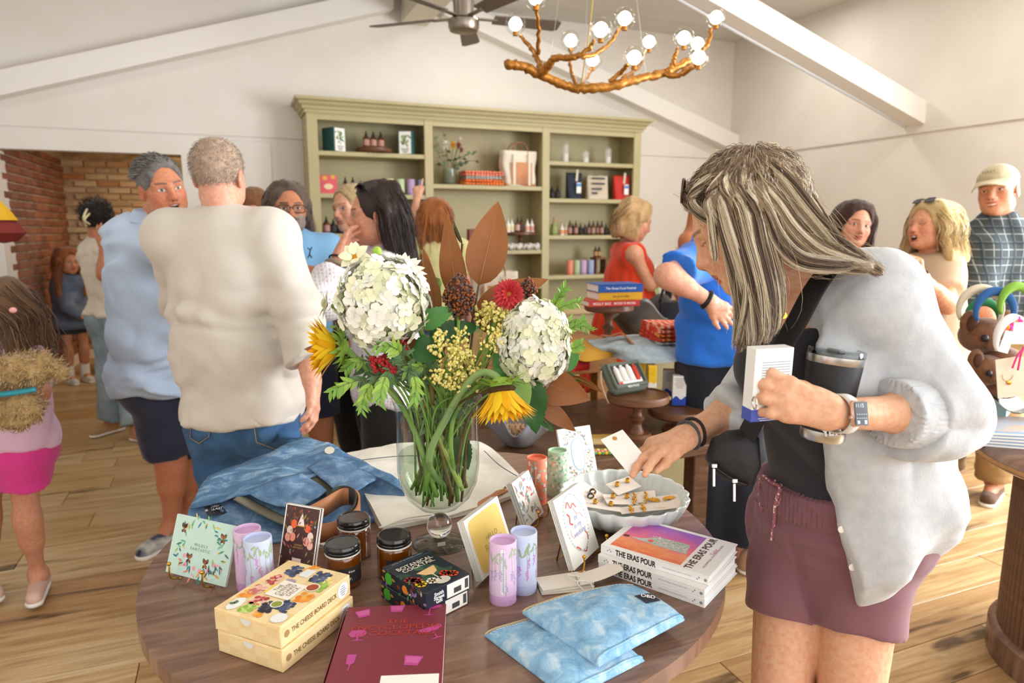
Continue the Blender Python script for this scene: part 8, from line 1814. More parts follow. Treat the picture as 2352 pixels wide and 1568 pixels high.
MB().lathe([(0,0),(.017,0),(.018,.004),(0,.006)],20).build('watch_face',mat('watch_white','#ece8df',.3),r12,40,mtx=frame(A3(r12 .location)*0+(J['wrL']-fw*.012-q2*.03-A3(r12 .location))if(q2@VIEW)>0 else(J['wrL']-fw*.012+q2*.03-A3(r12 .location)),Vector(fw),Vector(-VIEW)))
G=long_guides(*H12,.27,.01,7,.018,.0,1.12,flare=.035);Fq=lambda F:scalp(F,*H12,g=.014,low=-.06,hairline=.044)
hair_mass('hair',G,.020,.016,fab('honey_blonde','#b39763','#c2a874',30),r12,.010,extra=Fq);strands('hair_strands',G,('#c4a870','#dcc490','#a3875a','#e6d6ac','#8f744c'),r12,46,.0021,.026,seed=12)
glasses(H12,'black sunglasses pushed up on the laughing blonde woman','#1a1c22',sunny=True,up=.046,back=.010,tilt=50)
fd13=facing(2292,-16);J=skeleton(J3(2292,438,3.52),fd13,'m');J.update(elR=J3(2245,690,3.42),wrR=J3(2290,760,3.22),shL=J3(2395,590,3.57),shR=J3(2268,585,3.50));S13=dict(SHAPE['m'],belly=1)
r13,H13=person('smiling man in a khaki cap and dark plaid shirt at the right edge',J,S13,'#d0977a',fd13,2,8,1.07,dict(teeth=1,smile=1,eye=.6,brow='#8a7360',iris='#4a5660',blush='#c87a60',jaw=1.02,nose=1.2,cheeks=1.08))
mpl=plaid('grey_plaid','#414a4e','#a9b2b4','#23303c',26);F=Field();torso(F,J,S13,.022,.06,clip=[(J['pelvis']+A3((0,0,-.03)),(0,0,-1.))],hang=1);[arm(F,J,S13,q,.024,0,1.2,.045,.01)for q in 'RL'];garment('plaid_shirt',F,mpl,r13,.0105,fold_noise(.009,(4,4,7),13));collar(J,r13,mpl)
F=Field();torso(F,J,S13,.010,.05,clip=[(J['pelvis']+A3((0,0,.05)),(0,0,1.))]);[leg(F,J,S13,q,.024,1.95,.05,.03)for q in 'RL'];garment('khaki_trousers',F,fab('khaki_twill','#9a7c4c','#a3855a'),r13,.013,fold_noise(.006));F=Field();torso(F,J,S13,.016,.05,clip=[(J['pelvis']+A3((0,0,.0)),(0,0,1.)),(J['pelvis']-A3((0,0,.04)),(0,0,-1.))]);garment('belt',F,mat('brown_belt','#4a2f20',.5),r13,.012);[shoe(J,q,r13,fab('brown_loafer','#5a3f30'))for q in 'RL']
hc=short_cap(r13,H13,fab('grey_sides','#a89c90'),.006,low=-.05)
F=Field();Lh=lambda x,y,z:A3(H13[0])+H13[1]@(A3((x,y,z))*H13[2]);F.ell(Lh(0,-.008,.048),A3((.086,.106,.080))*H13[2],H13[1],.01,clip=[(Lh(0,0,.042),-nrm(H13[1][:,2]+H13[1][:,1]*.12))])
cp_o=empty('baseball_cap',H13[0],0,'khaki baseball cap worn by the man in plaid','cap');mk=fab('khaki_cap','#bdae8c','#b3a482',12);garment('crown',F,mk,cp_o,.006,fold_noise(.0015,(30,30,30),2))
def vis(u,v):a=R(-62)+u*R(124);r_=.088+.078*v;return tuple(Vector(H13[1]@(A3((math.sin(a)*(.080+.012*v),.012+math.cos(a)*r_,.050-.022*v-.030*math.sin(a)**2*v))*H13[2])))
solidify(MB().sheet(vis,20,7).build('visor',mk,cp_o,True),.004);lm=Matrix(((H13[1][0,0],H13[1][0,2],H13[1][0,1],0),(H13[1][1,0],H13[1][1,2],H13[1][1,1],0),(H13[1][2,0],H13[1][2,2],H13[1][2,1],0),(0,0,0,1)))
mtx_=Matrix([[-H13[1][i,0],H13[1][i,2],H13[1][i,1],(H13[1]@(A3((0,.108,.088))*H13[2]))[i]]for i in range(3)]+[[0,0,0,1]]);letters('NAVY',.022,ink('#6a5f48'),cp_o,mtx_@T((0,0,0),(R(-20),0,0)))
J=skeleton(J3(226,505,4.6),nrm(VIEW*.9-IMR*.2),'f');J.update(elR=J3(238,632,4.45),wrR=J3(237,565,4.42),anL=A3(PZ(262,965,.085)),anR=A3(PZ(318,985,.085)));J['pelvis']=J3(262,725,4.72);J['neck']=J3(225,555,4.62);J['hipR']=J3(285,740,4.72);J['hipL']=J3(248,740,4.75);J['knR']=J3(305,860,4.75);J['knL']=J3(262,860,4.8);J['toeR']=J['anR']+A3((.1,-.1,-.05));J['toeL']=J['anL']+A3((-.08,-.08,-.05));J['shL']=J3(216,582,4.66);J['shR']=J3(276,580,4.6);J['elL']=J3(250,665,4.85);J['wrL']=J3(268,720,4.95)
r14,H14=person('woman in white blouse and pale jeans by the doorway, seen from behind',J,SHAPE['f'],'#c48a6a',nrm(VIEW*.9-IMR*.2),8,0,1.02,{},[('R',A3((0,0,1.)),VIEW,((10,15,8),)*4,(35,0,10),.005)],hh=.006)
F=Field();torso(F,J,SHAPE['f'],.026,.06,clip=[(J3(262,715,4.72),(0,0,-1.))]);[arm(F,J,SHAPE['f'],q,.026,0,.75,.045,.015)for q in 'RL'];garment('white_blouse',F,fab('ivory_blouse','#e0d8cc','#d8cfc2',8),r14,.013,fold_noise(.008))
F=Field();torso(F,J,SHAPE['f'],.014,.05,clip=[(J3(262,705,4.72),(0,0,1.))]);[leg(F,J,SHAPE['f'],q,.026,1.92,.05,.045)for q in 'RL'];garment('pale_jeans',F,denim('pale_blue_jeans','#6f8596','#879dac','#a3b6c1',5),r14,.013,fold_noise(.006));[shoe(J,q,r14,fab('tan_slide','#b08d62'))for q in 'RL']
hc=short_cap(r14,H14,fab('espresso_hair','#1c1310'),.02,low=-.075,extra=lambda F:F.ell(A3(H14[0])+H14[1]@A3((-.02,-.10,.03)),(.06,.05,.055),H14[1],.02));fuzz('hair_strands',hc,('#241814','#35241d'),r14,700,.05,.0016,lambda P,N:N*.1-H14[1][:,1]*.8+A3((0,0,.3)),6,.3)
tag(MB().tube(bez([PD(200,480,4.45),PD(192,500,4.4),PD(198,520,4.45)],5),.008,6).tube(bez([PD(206,490,4.45),PD(194,505,4.38),PD(206,515,4.45)],5),.007,6).build('claw_clip',mat('pearl_clip','#d9cba0',.3),None,True),'pale claw clip in the dark hair by the doorway','hair clip')
gz=A3(PZ(186,868,0));fdg=nrm(-VIEW*.55+IMR*.75);J=skeleton(A3((gz[0],gz[1],1.20)),fdg,'f',headz=1.56);hd=J3(158,600,6.26);J['head']=hd;Sg=SHAPE['c']
J['neck']=J3(150,630,6.34);J['pelvis']=J3(165,735,6.41);J['shR']=J3(146,648,6.31);J['shL']=J3(174,648,6.36);J['elR']=J3(152,705,6.26);J['wrR']=J3(190,730,6.21);J['elL']=J3(180,700,6.46);J['wrL']=J3(195,730,6.31);legs_down(J)
r15,H15=person('girl with long auburn hair in a denim jacket standing against the brick wall',J,Sg,'#c28a68',fdg,8,0,.95,dict(brow='#6a4228',lip='#b06058'),hh=.0045)
F=Field();torso(F,J,Sg,.03,.05,clip=[(J['pelvis']-A3((0,0,.08)),(0,0,-1.))]);[arm(F,J,Sg,q,.026,0,1.9,.04)for q in 'RL'];garment('denim_jacket',F,denim('dusk_denim','#4c566a','#5f6a80','#76829a',6),r15,.014,fold_noise(.007))
F=Field();torso(F,J,Sg,.014,.05,clip=[(J['pelvis'],(0,0,1.))]);[leg(F,J,Sg,q,.016,.4,.04,.015)for q in 'RL'];garment('shorts',F,fab('dark_shorts','#23252c'),r15,.014);[shoe(J,q,r15,fab('white_shoe','#d9d6d0'))for q in 'RL']
for q in 'RL':F=Field().cap(J['an'+q]+A3((0,0,.10)),J['an'+q],.042,.042,.01);garment('sock',F,fab('white_sock','#e2dcd4'),r15,.01)
G=long_guides(*H15,.44,0,6,.02,.0,1.08,flare=.02);hair_mass('hair',G,.022,.016,fab('copper_hair','#7a4422','#9a5c2e',30),r15,.012,extra=lambda F:scalp(F,*H15,g=.016,low=-.06,hairline=.045));strands('hair_strands',G,('#7d4723','#a5642f','#5e3418','#b97a40'),r15,24,.0028,.026,seed=15)
st=empty('wooden_stool',(gz[0]+.42,gz[1]+.3,0),.4,'dark wooden stool behind the girl in the brick room','stool');MB().box((0,0,.60),(.34,.34,.035),bev=.008).build('seat',M_wood,st)
for a in(-1,1):
 for b in(-1,1):MB().tube([(a*.13,b*.13,.59),(a*.17,b*.17,0)],.016,8).build('leg',M_wood,st,True)
 MB().tube([(a*.15,-.15,.25),(a*.15,.15,.25)],.010,6).build('stretcher',M_wood,st,True)
fdp=facing(0,-75);J=skeleton(J3(-14,728,2.42),nrm(-VIEW),'f',headz=1.50);J['f']=nrm(-VIEW+IMR*.2);Sp=dict(SHAPE['c'],wc=.16,ww=.165)
J['neck']=J3(0,782,2.46);J['pelvis']=J3(18,1010,2.52);J['shL']=J3(62,810,2.47);J['shR']=J3(-62,810,2.47);J['elL']=J3(92,900,2.42);J['wrL']=J3(38,905,2.26);J['elR']=J3(-80,910,2.42);J['wrR']=J3(-20,940,2.28)
J['hipL']=J3(52,1045,2.52);J['hipR']=J3(-25,1045,2.52);J['knL']=J3(62,1185,2.6);J['anL']=A3(PZ(88,1318,.085));J['toeL']=A3(PZ(82,1375,.03));J['knR']=J3(-30,1180,2.6);J['anR']=A3(PZ(-30,1318,.085));J['toeR']=A3(PZ(-10,1375,.03));J['s']=.80
r16,H16=person('little girl in pink T-shirt and shorts hugging a plush toy',J,Sp,'#cf9a80',fdp,14,0,.95,dict(brow='#6a4a34'),[('L',-IMR*.9+A3((0,0,-.25)),VIEW,((15,25,15),)*4,(30,20,10),.004)],ground=(J['anR']+J['anL'])/2)
F=Field();torso(F,J,Sp,.026,.05,clip=[(J3(18,1022,2.52),(0,0,-1.))]);[arm(F,J,Sp,q,.024,0,.55,.04,.014)for q in 'RL'];garment('pink_tshirt',F,fab('pale_pink_jersey','#d9b4cc','#d3adc6',6),r16,.010,fold_noise(.006,(6,6,9),16))
F=Field();torso(F,J,Sp,.02,.05,clip=[(J3(18,1000,2.52),(0,0,1.))]);[leg(F,J,Sp,q,.026,.45,.05,.03)for q in 'RL'];garment('hot_pink_shorts',F,fab('hot_pink_jersey','#d63a8e','#cf3488',6),r16,.010,fold_noise(.004));[shoe(J,q,r16,mat('blush_rubber','#d9b7a8',.6))for q in 'RL']
G=long_guides(*H16,.34,0,7,.02,.02,1.12,flare=.03);hair_mass('hair',G,.022,.016,fab('brown_curls','#5a412c','#6b4e36',30),r16,.010,extra=lambda F:scalp(F,*H16,g=.018,low=-.06,hairline=.045));strands('hair_strands',G,('#5f442e','#7d5f42','#44301f','#94765a'),r16,46,.0019,.026,seed=16,jit=.010)
tag(MB().sphere((0,0,0),(.012,.008,.010),8,5).build('hair_bow',mat('bow_pink','#e3a7a4',.7),None,True,mtx=T(PD(30,712,2.27))),'tiny pink bow in the little girl hair','hair bow')
pc=PD(52,872,2.2);o=empty('plush_bear',pc,0,'curly tan plush toy with teal ribbon hugged by the little girl','toy');F=Field().ell(pc+Vector((0,0,.03)),(.085,.07,.055),None,.03).ell(pc+Vector((-.03,0,-.09)),(.075,.06,.07),None,.03).cap(pc+Vector((.06,0,.05)),pc+Vector((.1,0,.02)),.03,.028,.02)
pb=garment('plush_body',F,fab('curly_plush','#a88a5c','#8f7246',40,.9,160),o,.008,fold_noise(.008,(45,45,45),4));fuzz('plush_curls',pb,('#b5976a','#9a7c50','#c9ae82'),o,2600,.016,.0014,lambda P,N:N*.6+np.roll(N,1,1)*.7,7,1.2);MB().tube(bez([(-.1,-.05,-.03),(-.03,-.085,-.025),(.05,-.07,-.02)],6),.022,8,flat=.4).build('ribbon',mat('teal_ribbon','#1f7f8c',.4),o,True)
J=skeleton(J3(588,482,4.1),VIEW,'f');r17,H17=person('brown haired woman mostly hidden behind the man in the oatmeal sweatshirt',J,SHAPE['f'],'#d0a084',VIEW,0,0,1.0,{},hh=.008,ch=.018)
F=Field();torso(F,J,SHAPE['f'],.022,.05);[arm(F,J,SHAPE['f'],q,.02,0,1.9,.04)for q in 'RL'];[leg(F,J,SHAPE['f'],q,.016,1.9)for q in 'RL'];garment('dark_jumpsuit',F,fab('dark_trousers','#26262a'),r17,.018);short_cap(r17,H17,fab('toffee_hair','#6b4426','#7d5230',30),.02,low=-.09)
fdh=facing(1717,-90);J=dict(s=.98,f=facing(1900,-62));J['r']=A3((J['f'][1],-J['f'][0],0));S1=dict(SHAPE['f'],wp=.168,ua=.042,th=.084,wc=.135)
J.update(head=J3(1717,508,1.22),neck=J3(1868,662,1.27),shL=J3(2012,690,1.20),shR=J3(1800,700,1.40),elL=J3(2172,948,1.19),wrL=J3(1912,950,1.07),elR=J3(1745,905,1.44),wrR=J3(1578,1002,1.33),pelvis=J3(1925,1190,1.42),hipL=J3(1985,1235,1.385),hipR=J3(1828,1225,1.485),knL=A3(PZ(1945,1690,.46)),knR=A3(PZ(1786,1642,.46)))
for q in 'RL':J['an'+q]=J['kn'+q]*A3((1,1,0))+A3((.05,0,.085));J['toe'+q]=J['an'+q]+J['f']*.15-A3((0,0,.055))
dL=J3(1755,900,1.068)-J['wrL'];dR=J3(1478,1036,1.285)-J['wrR']
w1,H1=person('woman with long streaked blonde hair, pale grey cardigan and mauve shorts bending over the table',J,S1,'#e2b393',fdh,31,0,1.0,dict(eye=.22,brow='#7a5c40',lip='#b8665c',blush='#d5876c',nose=1.0),[('L',dL,VIEW*1.0+A3((0,0,-.05)),((4,50,45),(6,52,45),(6,52,45),(8,50,42)),(16,58,20),.0028),('R',dR,A3((0,0,-1.))-VIEW*.15,((16,16,8),(14,18,10),(18,24,12),(26,30,14)),(4,26,25),.0028)],hh=.0022,ch=.009,lk=.010)
w1['label']='woman with streaked blonde hair, grey cardigan and mauve shorts bending over the table';wc_=A3(w1 .location)
def plane_px(a,b):
 n=np.cross(A3(ray(*a)),A3(ray(*b)));n=nrm(n);n=n if n@-IMR>0 else-n;return(A3(CAMP),n)
F=Field();torso(F,J,S1,.008,.05,clip=[(J3(1835,770,1.2),nrm((0,0,1.)+J['f']*.35)),(J3(1900,1128,1.42),(0,0,-1.))],yoke=False)
M_tank=fab('charcoal_tank','#24232a','#292830',6);garment('tank_top',F,M_tank,w1,.007,fold_noise(.004,(8,8,10),31))
wz=J3(1925,1098,1.42);F=Field();torso(F,J,S1,.016,.05,clip=[(wz,nrm((0,0,1.)+J['f']*.1))]);M_sh=fab('mauve_ripstop','#80565f','#7a515b',6,.15,300)
for q in 'RL':leg(F,J,S1,q,.014,.46,.012,.014)
def short_fold(P):return fold_noise(.007,(7,7,11),17)(P)
sho=garment('shorts',F,M_sh,w1,.007,short_fold)
n_=len(sho.data.vertices);co=np.empty(n_*3);sho.data.vertices.foreach_get('co',co);co=co.reshape(-1,3);v_=co+wc_-A3(CAMP);dz=v_@A3(CF);px_=1176+FPX*(v_@A3(CR))/dz;py_=784-FPX*(v_@A3(CU))/dz
near_=dz<1.43;gr=np.exp(-((px_-(1800+.30*(py_-1180)))/9)**2)*np.clip((py_-1190)/60,0,1)*near_;sho.data.vertices.foreach_set('co',(co+A3(CF)*(gr*.011)[:,None]).ravel());sho.data.update()
F=Field();torso(F,J,S1,.021,.05,clip=[(wz+A3((0,0,.004)),nrm((0,0,1.)+J['f']*.1)),(wz-A3((0,0,.045)),-nrm((0,0,1.)+J['f']*.1))])
def elastic(P):a=np.arctan2(P[:,1]-J['pelvis'][1],P[:,0]-J['pelvis'][0]);return.0022*np.sin(a*95)
garment('waistband',F,M_sh,w1,.0045,elastic)
def on_obj(o,x,y,lift=.004):
 d=ray(x,y);hit,loc,nn,_=o.ray_cast(CAMP-o.parent.location,d);return loc+o.parent.location-d.normalized()*lift if hit else PD(x,y,1.3)
sh_o=[o for o in w1 .children if o.name.startswith('shorts')][0];wb_o=[o for o in w1 .children if o.name.startswith('waistband')][-1];tk_o=[o for o in w1 .children if o.name.startswith('tank')][0]
M_cord=mat('mauve_cord','#a3606c',.8,col2='#e9dfd8',ns=160,lo=.56,hi=.6)
for pts in([(1772,1108),(1752,1092),(1744,1118),(1746,1150),(1752,1172)],[(1775,1108),(1800,1096),(1788,1130),(1780,1165),(1778,1200),(1772,1240)],[(1772,1108),(1790,1118),(1792,1150),(1784,1160)]):MB().tube([q-w1 .location for q in bez([on_obj(wb_o if y<1140 else sh_o,x,y,.006)for x,y in pts],6)],.0034,7).build('drawstring',M_cord,w1,True)
M_cd=fab('heather_cardigan','#c6c9cd','#babec4',40,.35,200);edge=[plane_px((1888,640),(1880,900)),plane_px((1878,860),(1985,1385))]
hemp=(J3(1972,1372,1.33),nrm(np.cross(A3(ray(1972,1372)),A3(ray(2158,1232)))));hn=hemp[1]if hemp[1][2]<0 else-hemp[1];hem=(A3(CAMP),hn)
F=Field();torso(F,J,S1,.030,.05,clip=edge+[hem],low=True);
F.cap(J3(2040,900,1.34),J3(2062,1330,1.36),.115,.125,.06,clip=edge+[hem]);F.cap(J3(1975,960,1.27),J3(1990,1360,1.29),.045,.05,.06,clip=edge+[hem])
arm(F,J,S1,'L',.026,0,1.30,.045,.012);F.cap(J['shL'],J['elL'],.064,.066,.04);arm(F,J,S1,'R',.018,0,1.52,.04,.004)
def card_fold(P):
 a=fold_noise(.014,(5,5,9),23,.001,40)(P);lo_=np.clip((1.02-P[:,2])/.12,0,1);u=(P-A3(J['pelvis']))@IMR;return a*(1-.75*lo_)+lo_*.008*np.sin(u*46+4*P[:,2])
cdg=garment('cardigan',F,M_cd,w1,.0055,card_fold)
ew=J['wrL']-J['elL'];en=J['elL']+ew*.24;F=Field().cap(en,J['elL']+ew*.60,.064,.053,.01,clip=[(J['elL']+ew*.50,nrm(ew)),(en,-nrm(ew))])
def ribs(P):d=P-J['elL'];ax_=nrm(ew);q1=nrm(np.cross(ax_,(0,0,1.)));q2=np.cross(ax_,q1);a=np.arctan2(d@q2,d@q1);return.0016*np.sin(a*46)
garment('sleeve_cuff',F,M_cd,w1,.004,ribs)
for x,y in((1932,1215),(1957,1302),(1980,1358)):q=on_obj(cdg,x,y,.002);MB().lathe([(0,0),(.0065,0),(.0068,.0015),(.005,.0026),(0,.0022)],16).build('button',mat('shell_button','#e6e2dc',.25),w1,40,mtx=frame(q-w1 .location,CR,-CF))
sp_=[PD(1900,622,1.165),PD(1868,668,1.15),PD(1832,735,1.15),PD(1795,800,1.165),PD(1765,880,1.19),PD(1735,960,1.225),PD(1715,1000,1.245)]
MB().tube([q-w1 .location for q in bez(sp_,7)],.021,10,flat=.14).build('bag_strap',mat('black_webbing','#1b1a1d',.75,bump=.5,bs=400),w1,True)
MB().box((0,0,0),(.03,.012,.045),bev=.004,rot=(0,R(-30),0)).build('strap_buckle',M_blk,w1,mtx=T(PD(1790,778,1.145)-w1 .location))
bgp=PD(1684,1046,1.30);bb=empty('belt_bag',bgp,0,'small black nylon belt bag with silver zip pulls hanging at her front','bag')
M_ny=mat('black_nylon','#19181b',.55,bump=.3,bs=180);bf=Matrix(((CR.x,CU.x,-CF.x,0),(CR.y,CU.y,-CF.y,0),(CR.z,CU.z,-CF.z,0),(0,0,0,1)))
outl=[(-.052,-.008),(-.040,.030),(-.012,.048),(.026,.052),(.046,.036),(.050,-.02),(.034,-.058),(.006,-.056),(-.030,-.036)]
def bagf(u,v):
 t=u*len(outl);i=int(t)%len(outl);f_=t-int(t);a,b=outl[i],outl[(i+1)%len(outl)];x,y=a[0]*(1-f_)+b[0]*f_,a[1]*(1-f_)+b[1]*f_;k=math.sin(PI*v)**.4;return(x*k,y*k,.026*math.cos(PI*v)+.004*math.sin(30*x+20*y)*k)
MB().sheet(bagf,45,13,closed_u=True,mtx=bf).build('pouch',M_ny,bb,True)
MB().tube(bez([bf@Vector(p)for p in((-.046,-.012,.022),(-.03,-.026,.026),(-.005,-.042,.026),(.02,-.052,.02))],6),.0028,6).build('zip',mat('zip_black','#0e0e10',.4),bb,True)
for(x,y)in((-.044,-.014),(-.006,-.042)):MB().box((x,y,.029),(.010,.008,.004),mtx=bf,bev=.001).box((x-.001,y-.022,.029),(.0055,.034,.0025),mtx=bf,bev=.001).build('zip_pull',M_steel,bb)
bx0=PD(1762,890,1.092);xb=(PD(1808,905,1.10)-PD(1712,912,1.082)).normalized();cb=empty('held_carton',bx0,0,'white and blue skincare carton held in her left hand','box')
mbx=frame(Vector((0,0,0)),xb,Vector((.06,-.05,1)))
MB().box((0,0,.008),(.068,.026,.118),bev=.0008,mtx=mbx).build('carton',mat('carton_white','#f2f2f2',.4),cb);MB().box((0,0,-.0505),(.0684,.0264,.0014),mtx=mbx).build('blue_base',ink('#3a4a9a'),cb)
MB().box((0,0,-.041),(.0683,.0263,.02),mtx=mbx).build('blue_band',ink('#4556b0'),cb)
tx=MB()
for k in range(17):tx.box((.004,-.0133,.045-.0042*k),(.050,.0003,.0011),mtx=mbx)
tag(tx.build('fine_print',ink('#8f96a6'),cb),kind='stuff');tx=MB()
for k in range(5):tx.box((.004,-.0134,-.036-.0034*k),(.05-.006*(k%3),.0003,.0014),mtx=mbx)
tag(tx.build('base_print',ink('#c9cfe8'),cb),kind='stuff')
t0,t1=PD(1887,1008,1.17),PD(1922,800,1.15);tm=empty('steel_tumbler',t0,0,'black insulated tumbler with clear lid held under her forearm','tumbler');ax=(t1-t0);Ht=ax.length;mt_=ax.to_track_quat('Z','Y').to_matrix().to_4x4();r0,r1_=.036,.0455
MB().lathe([(0,0),(r0*.93,0),(r0,.004),(r0*1.02,.018)],36,mt_).build('steel_base',M_steel,tm,40);MB().lathe([(r0*1.02,.018),(r0*1.04,.0185),(r1_*.985,Ht*.84),(r1_*.98,Ht*.845)],36,mt_).build('black_body',mat('powder_black','#1c1c1f',.5,bump=.2,bs=500),tm,40)
MB().lathe([(r1_*.98,Ht*.845),(r1_*.99,Ht*.85),(r1_,Ht*.925),(r1_*.96,Ht*.93)],36,mt_).build('steel_rim',M_steel,tm,40)
GL=thin_glass('clear_lid','#e6ebec',.03,1.2);MB().lathe([(r1_*1.0,Ht*.925),(r1_*1.02,Ht*.93),(r1_*1.02,Ht*.985),(r1_*.98,Ht),(r1_*.9,Ht),(r1_*.88,Ht*.96),(0,Ht*.955)],36,mt_).build('clear_lid',GL,tm,40)
MB().lathe([(0,Ht*.90),(r1_*.93,Ht*.90)],30,mt_).build('drink',mat('coffee','#2a201a',.1),tm);MB().box((0,0,Ht*.972),(.03,.014,.006),bev=.002,mtx=mt_).build('slider',mat('slider_grey','#8f9494',.3),tm)
lbp=PD(1885,985,1.17);letters('YETI',.016,mat('ink_d8d8d8','#d8d8d8',.4),tm,frame(lbp-CF*.042-t0,CR+CU*.14,-CF),bold=.0008)
wx=(J['elL']-J['wrL']);wx=nrm(wx);wp=J['wrL']+wx*.018;vd=nrm(wp-A3(CAMP));q1=nrm(np.cross(wx,vd));q2=nrm(np.cross(q1,wx));q2=q2 if q2@vd<0 else-q2
solidify(MB().sheet(lambda u,v:tuple(wp+.0305*math.cos(2*PI*u)*q1+.0295*math.sin(2*PI*u)*q2+wx*(v-.5)*.022-wc_),32,3,closed_u=True).build('watch_strap',mat('stone_silicone','#d8d4ce',.5),w1,True),.0025)
mw=frame(wp+q2*.0295-wc_,Vector(-wx),Vector(q2));MB().box((0,0,.003),(.033,.040,.009),bev=.0035,mtx=mw).build('watch_case',mat('rose_aluminium','#d8b8a6',.3,.8),w1,40);MB().box((0,0,.0078),(.029,.036,.0012),bev=.0005,mtx=mw).build('watch_glass',mat('watch_glass','#2f3a48',.06,coat=1),w1)
letters('11:15',.0085,ink('#cfe0ee'),w1,mw@T((.004,-.012,.0087),(0,0,R(180))));wt=MB()
for k in range(5):
 for j in range(2):wt.box((-.010+.005*k,.001+.006*j,.0086),(.0028,.0012,.0002),mtx=mw)
wt.box((-.008,.013,.0086),(.006,.006,.0002),mtx=mw).box((.008,.013,.0086),(.006,.005,.0002),mtx=mw);tag(wt.build('watch_display',ink('#9fb4c6'),w1),kind='stuff');MB().tube([mw@Vector((.0165,.006,.003)),mw@Vector((.0195,.006,.003))],.0032,10).build('watch_crown',mat('rose_aluminium','#d8b8a6',.3,.8),w1,True)
rg=PD(1733,925,1.058);MB().tube([tuple(Vector((.0092*math.cos(t)*CU+.0092*math.sin(t)*CF))+rg-w1 .location)for t in[2*PI*i/18 for i in range(19)]],.0015,6).build('ring',mat('white_gold','#d9d6d0',.15,1),w1,True);MB().sphere((0,0,0),(.004,.004,.003),8,5).build('ring_stone',mat('ring_stone','#f2f4f6',.05,coat=1),w1,True,mtx=T(rg-CF*.0105-w1 .location))
rx=nrm(J['elR']-J['wrR']);
for k,(c,off)in enumerate((('#4a4d52',.006),('#2e211c',.022))):
 a1=nrm(np.cross(rx,VIEW));a2=np.cross(rx,a1);MB().tube([tuple(J['wrR']+rx*(off+.003*math.sin(2*t))+.0285*math.cos(t)*a1+.0275*math.sin(t)*a2-wc_)for t in[2*PI*i/22 for i in range(23)]],.0032,7).build('hair_tie',mat('tie_'+c[1:],c,.8),w1,True)
c0=PD(1438,1038,1.272);xc=(PD(1495,1064,1.27)-PD(1430,986,1.275)).normalized();yc=(PD(1430,986,1.275)-PD(1382,1008,1.27)).normalized();nc=xc.cross(yc);hm=Matrix(((xc.x,yc.x,nc.x,0),(xc.y,yc.y,nc.y,0),(xc.z,yc.z,nc.z,0),(0,0,0,1)))
hcd=empty('held_jewellery_card',c0,0,'white jewellery card held over the bowl between her fingers','card');MB().box((0,0,0),(.084,.046,.0012),mtx=hm).build('card',M_card,hcd)
zs_=1 if(nc.dot(-CF)>0)else-1;MB().disc((-.033,.0,.0012*zs_),.0042,12,hm).build('gold_crest',mat('crest_gold','#a87438',.4,.5),hcd);letters('Amelie',.009,ink('#ead2b8'),hcd,hm@T((.030,0,.0014*zs_),(0 if zs_>0 else PI,0,R(90))))
MB().lathe([(0,0),(.006,0),(.006,.001),(0,.0014)],14).build('pendant',M_gold,w1,40,mtx=frame(PD(1800,724,1.215)-w1 .location,CR,-CF))
GA=[([(1708,356,1.20),(1668,420,1.135),(1668,500,1.115),(1690,600,1.110),(1706,700,1.12),(1695,810,1.13)],.014,1.3),([(1720,354,1.18),(1698,430,1.12),(1708,530,1.105),(1730,640,1.105),(1735,740,1.115),(1725,805,1.12)],.016,1.4),([(1735,355,1.18),(1728,440,1.11),(1738,540,1.10),(1758,640,1.105),(1764,720,1.115),(1752,790,1.12)],.016,1.2),([(1745,358,1.17),(1745,450,1.105),(1757,550,1.10),(1778,640,1.11),(1780,720,1.12),(1765,770,1.125)],.014,1),([(1700,358,1.2),(1652,415,1.145),(1634,465,1.135),(1652,515,1.125),(1695,560,1.12)],.011,.9),([(1690,362,1.21),(1616,418,1.17),(1592,460,1.17),(1612,490,1.155),(1660,515,1.13)],.009,.9),([(1690,364,1.23),(1606,418,1.22),(1578,450,1.22),(1590,476,1.20),(1635,496,1.16)],.008,.7),([(1700,356,1.20),(1650,410,1.145),(1636,480,1.125),(1641,560,1.118),(1643,606,1.12)],.004,.25),([(1755,560,1.14),(1752,680,1.15),(1715,800,1.16)],.018,.7),([(1712,355,1.19),(1680,440,1.12),(1700,560,1.10),(1716,660,1.10),(1690,790,1.12)],.006,.4)]
GB=[([(1715,362,1.20),(1778,388,1.16),(1840,462,1.135),(1902,545,1.125),(1972,594,1.12),(2030,628,1.105)],.013,1.2),([(1728,354,1.18),(1788,400,1.135),(1848,490,1.115),(1910,560,1.11),(1985,602,1.10)],.018,1.3),([(1730,360,1.17),(1768,440,1.11),(1808,520,1.10),(1868,577,1.10),(1940,602,1.10),(2000,614,1.10)],.018,1.3),([(1735,365,1.16),(1752,455,1.10),(1780,540,1.095),(1830,592,1.095),(1900,606,1.09),(1965,606,1.09)],.014,1.2),([(1790,430,1.16),(1845,535,1.14),(1905,580,1.13),(1965,602,1.12)],.020,1),([(1718,362,1.22),(1785,398,1.21),(1858,488,1.20),(1938,572,1.18),(2005,612,1.15)],.013,.9),([(1742,364,1.21),(1800,408,1.19),(1845,462,1.175),(1890,530,1.16),(1945,585,1.14)],.016,1.2),([(1750,372,1.17),(1808,432,1.13),(1855,502,1.12),(1920,572,1.115),(1985,604,1.11)],.015,1.1),([(1735,364,1.20),(1806,425,1.165),(1868,505,1.15),(1938,578,1.14),(2000,610,1.12)],.013,.8)]
wd=lambda G:[([PD(*p)for p in g[0]],g[1],g[2])for g in G];GG=wd(GA+GB)
hm_=Field();scalp(hm_,*H1,g=.010,low=-.03,hairline=.042,face=-.002)
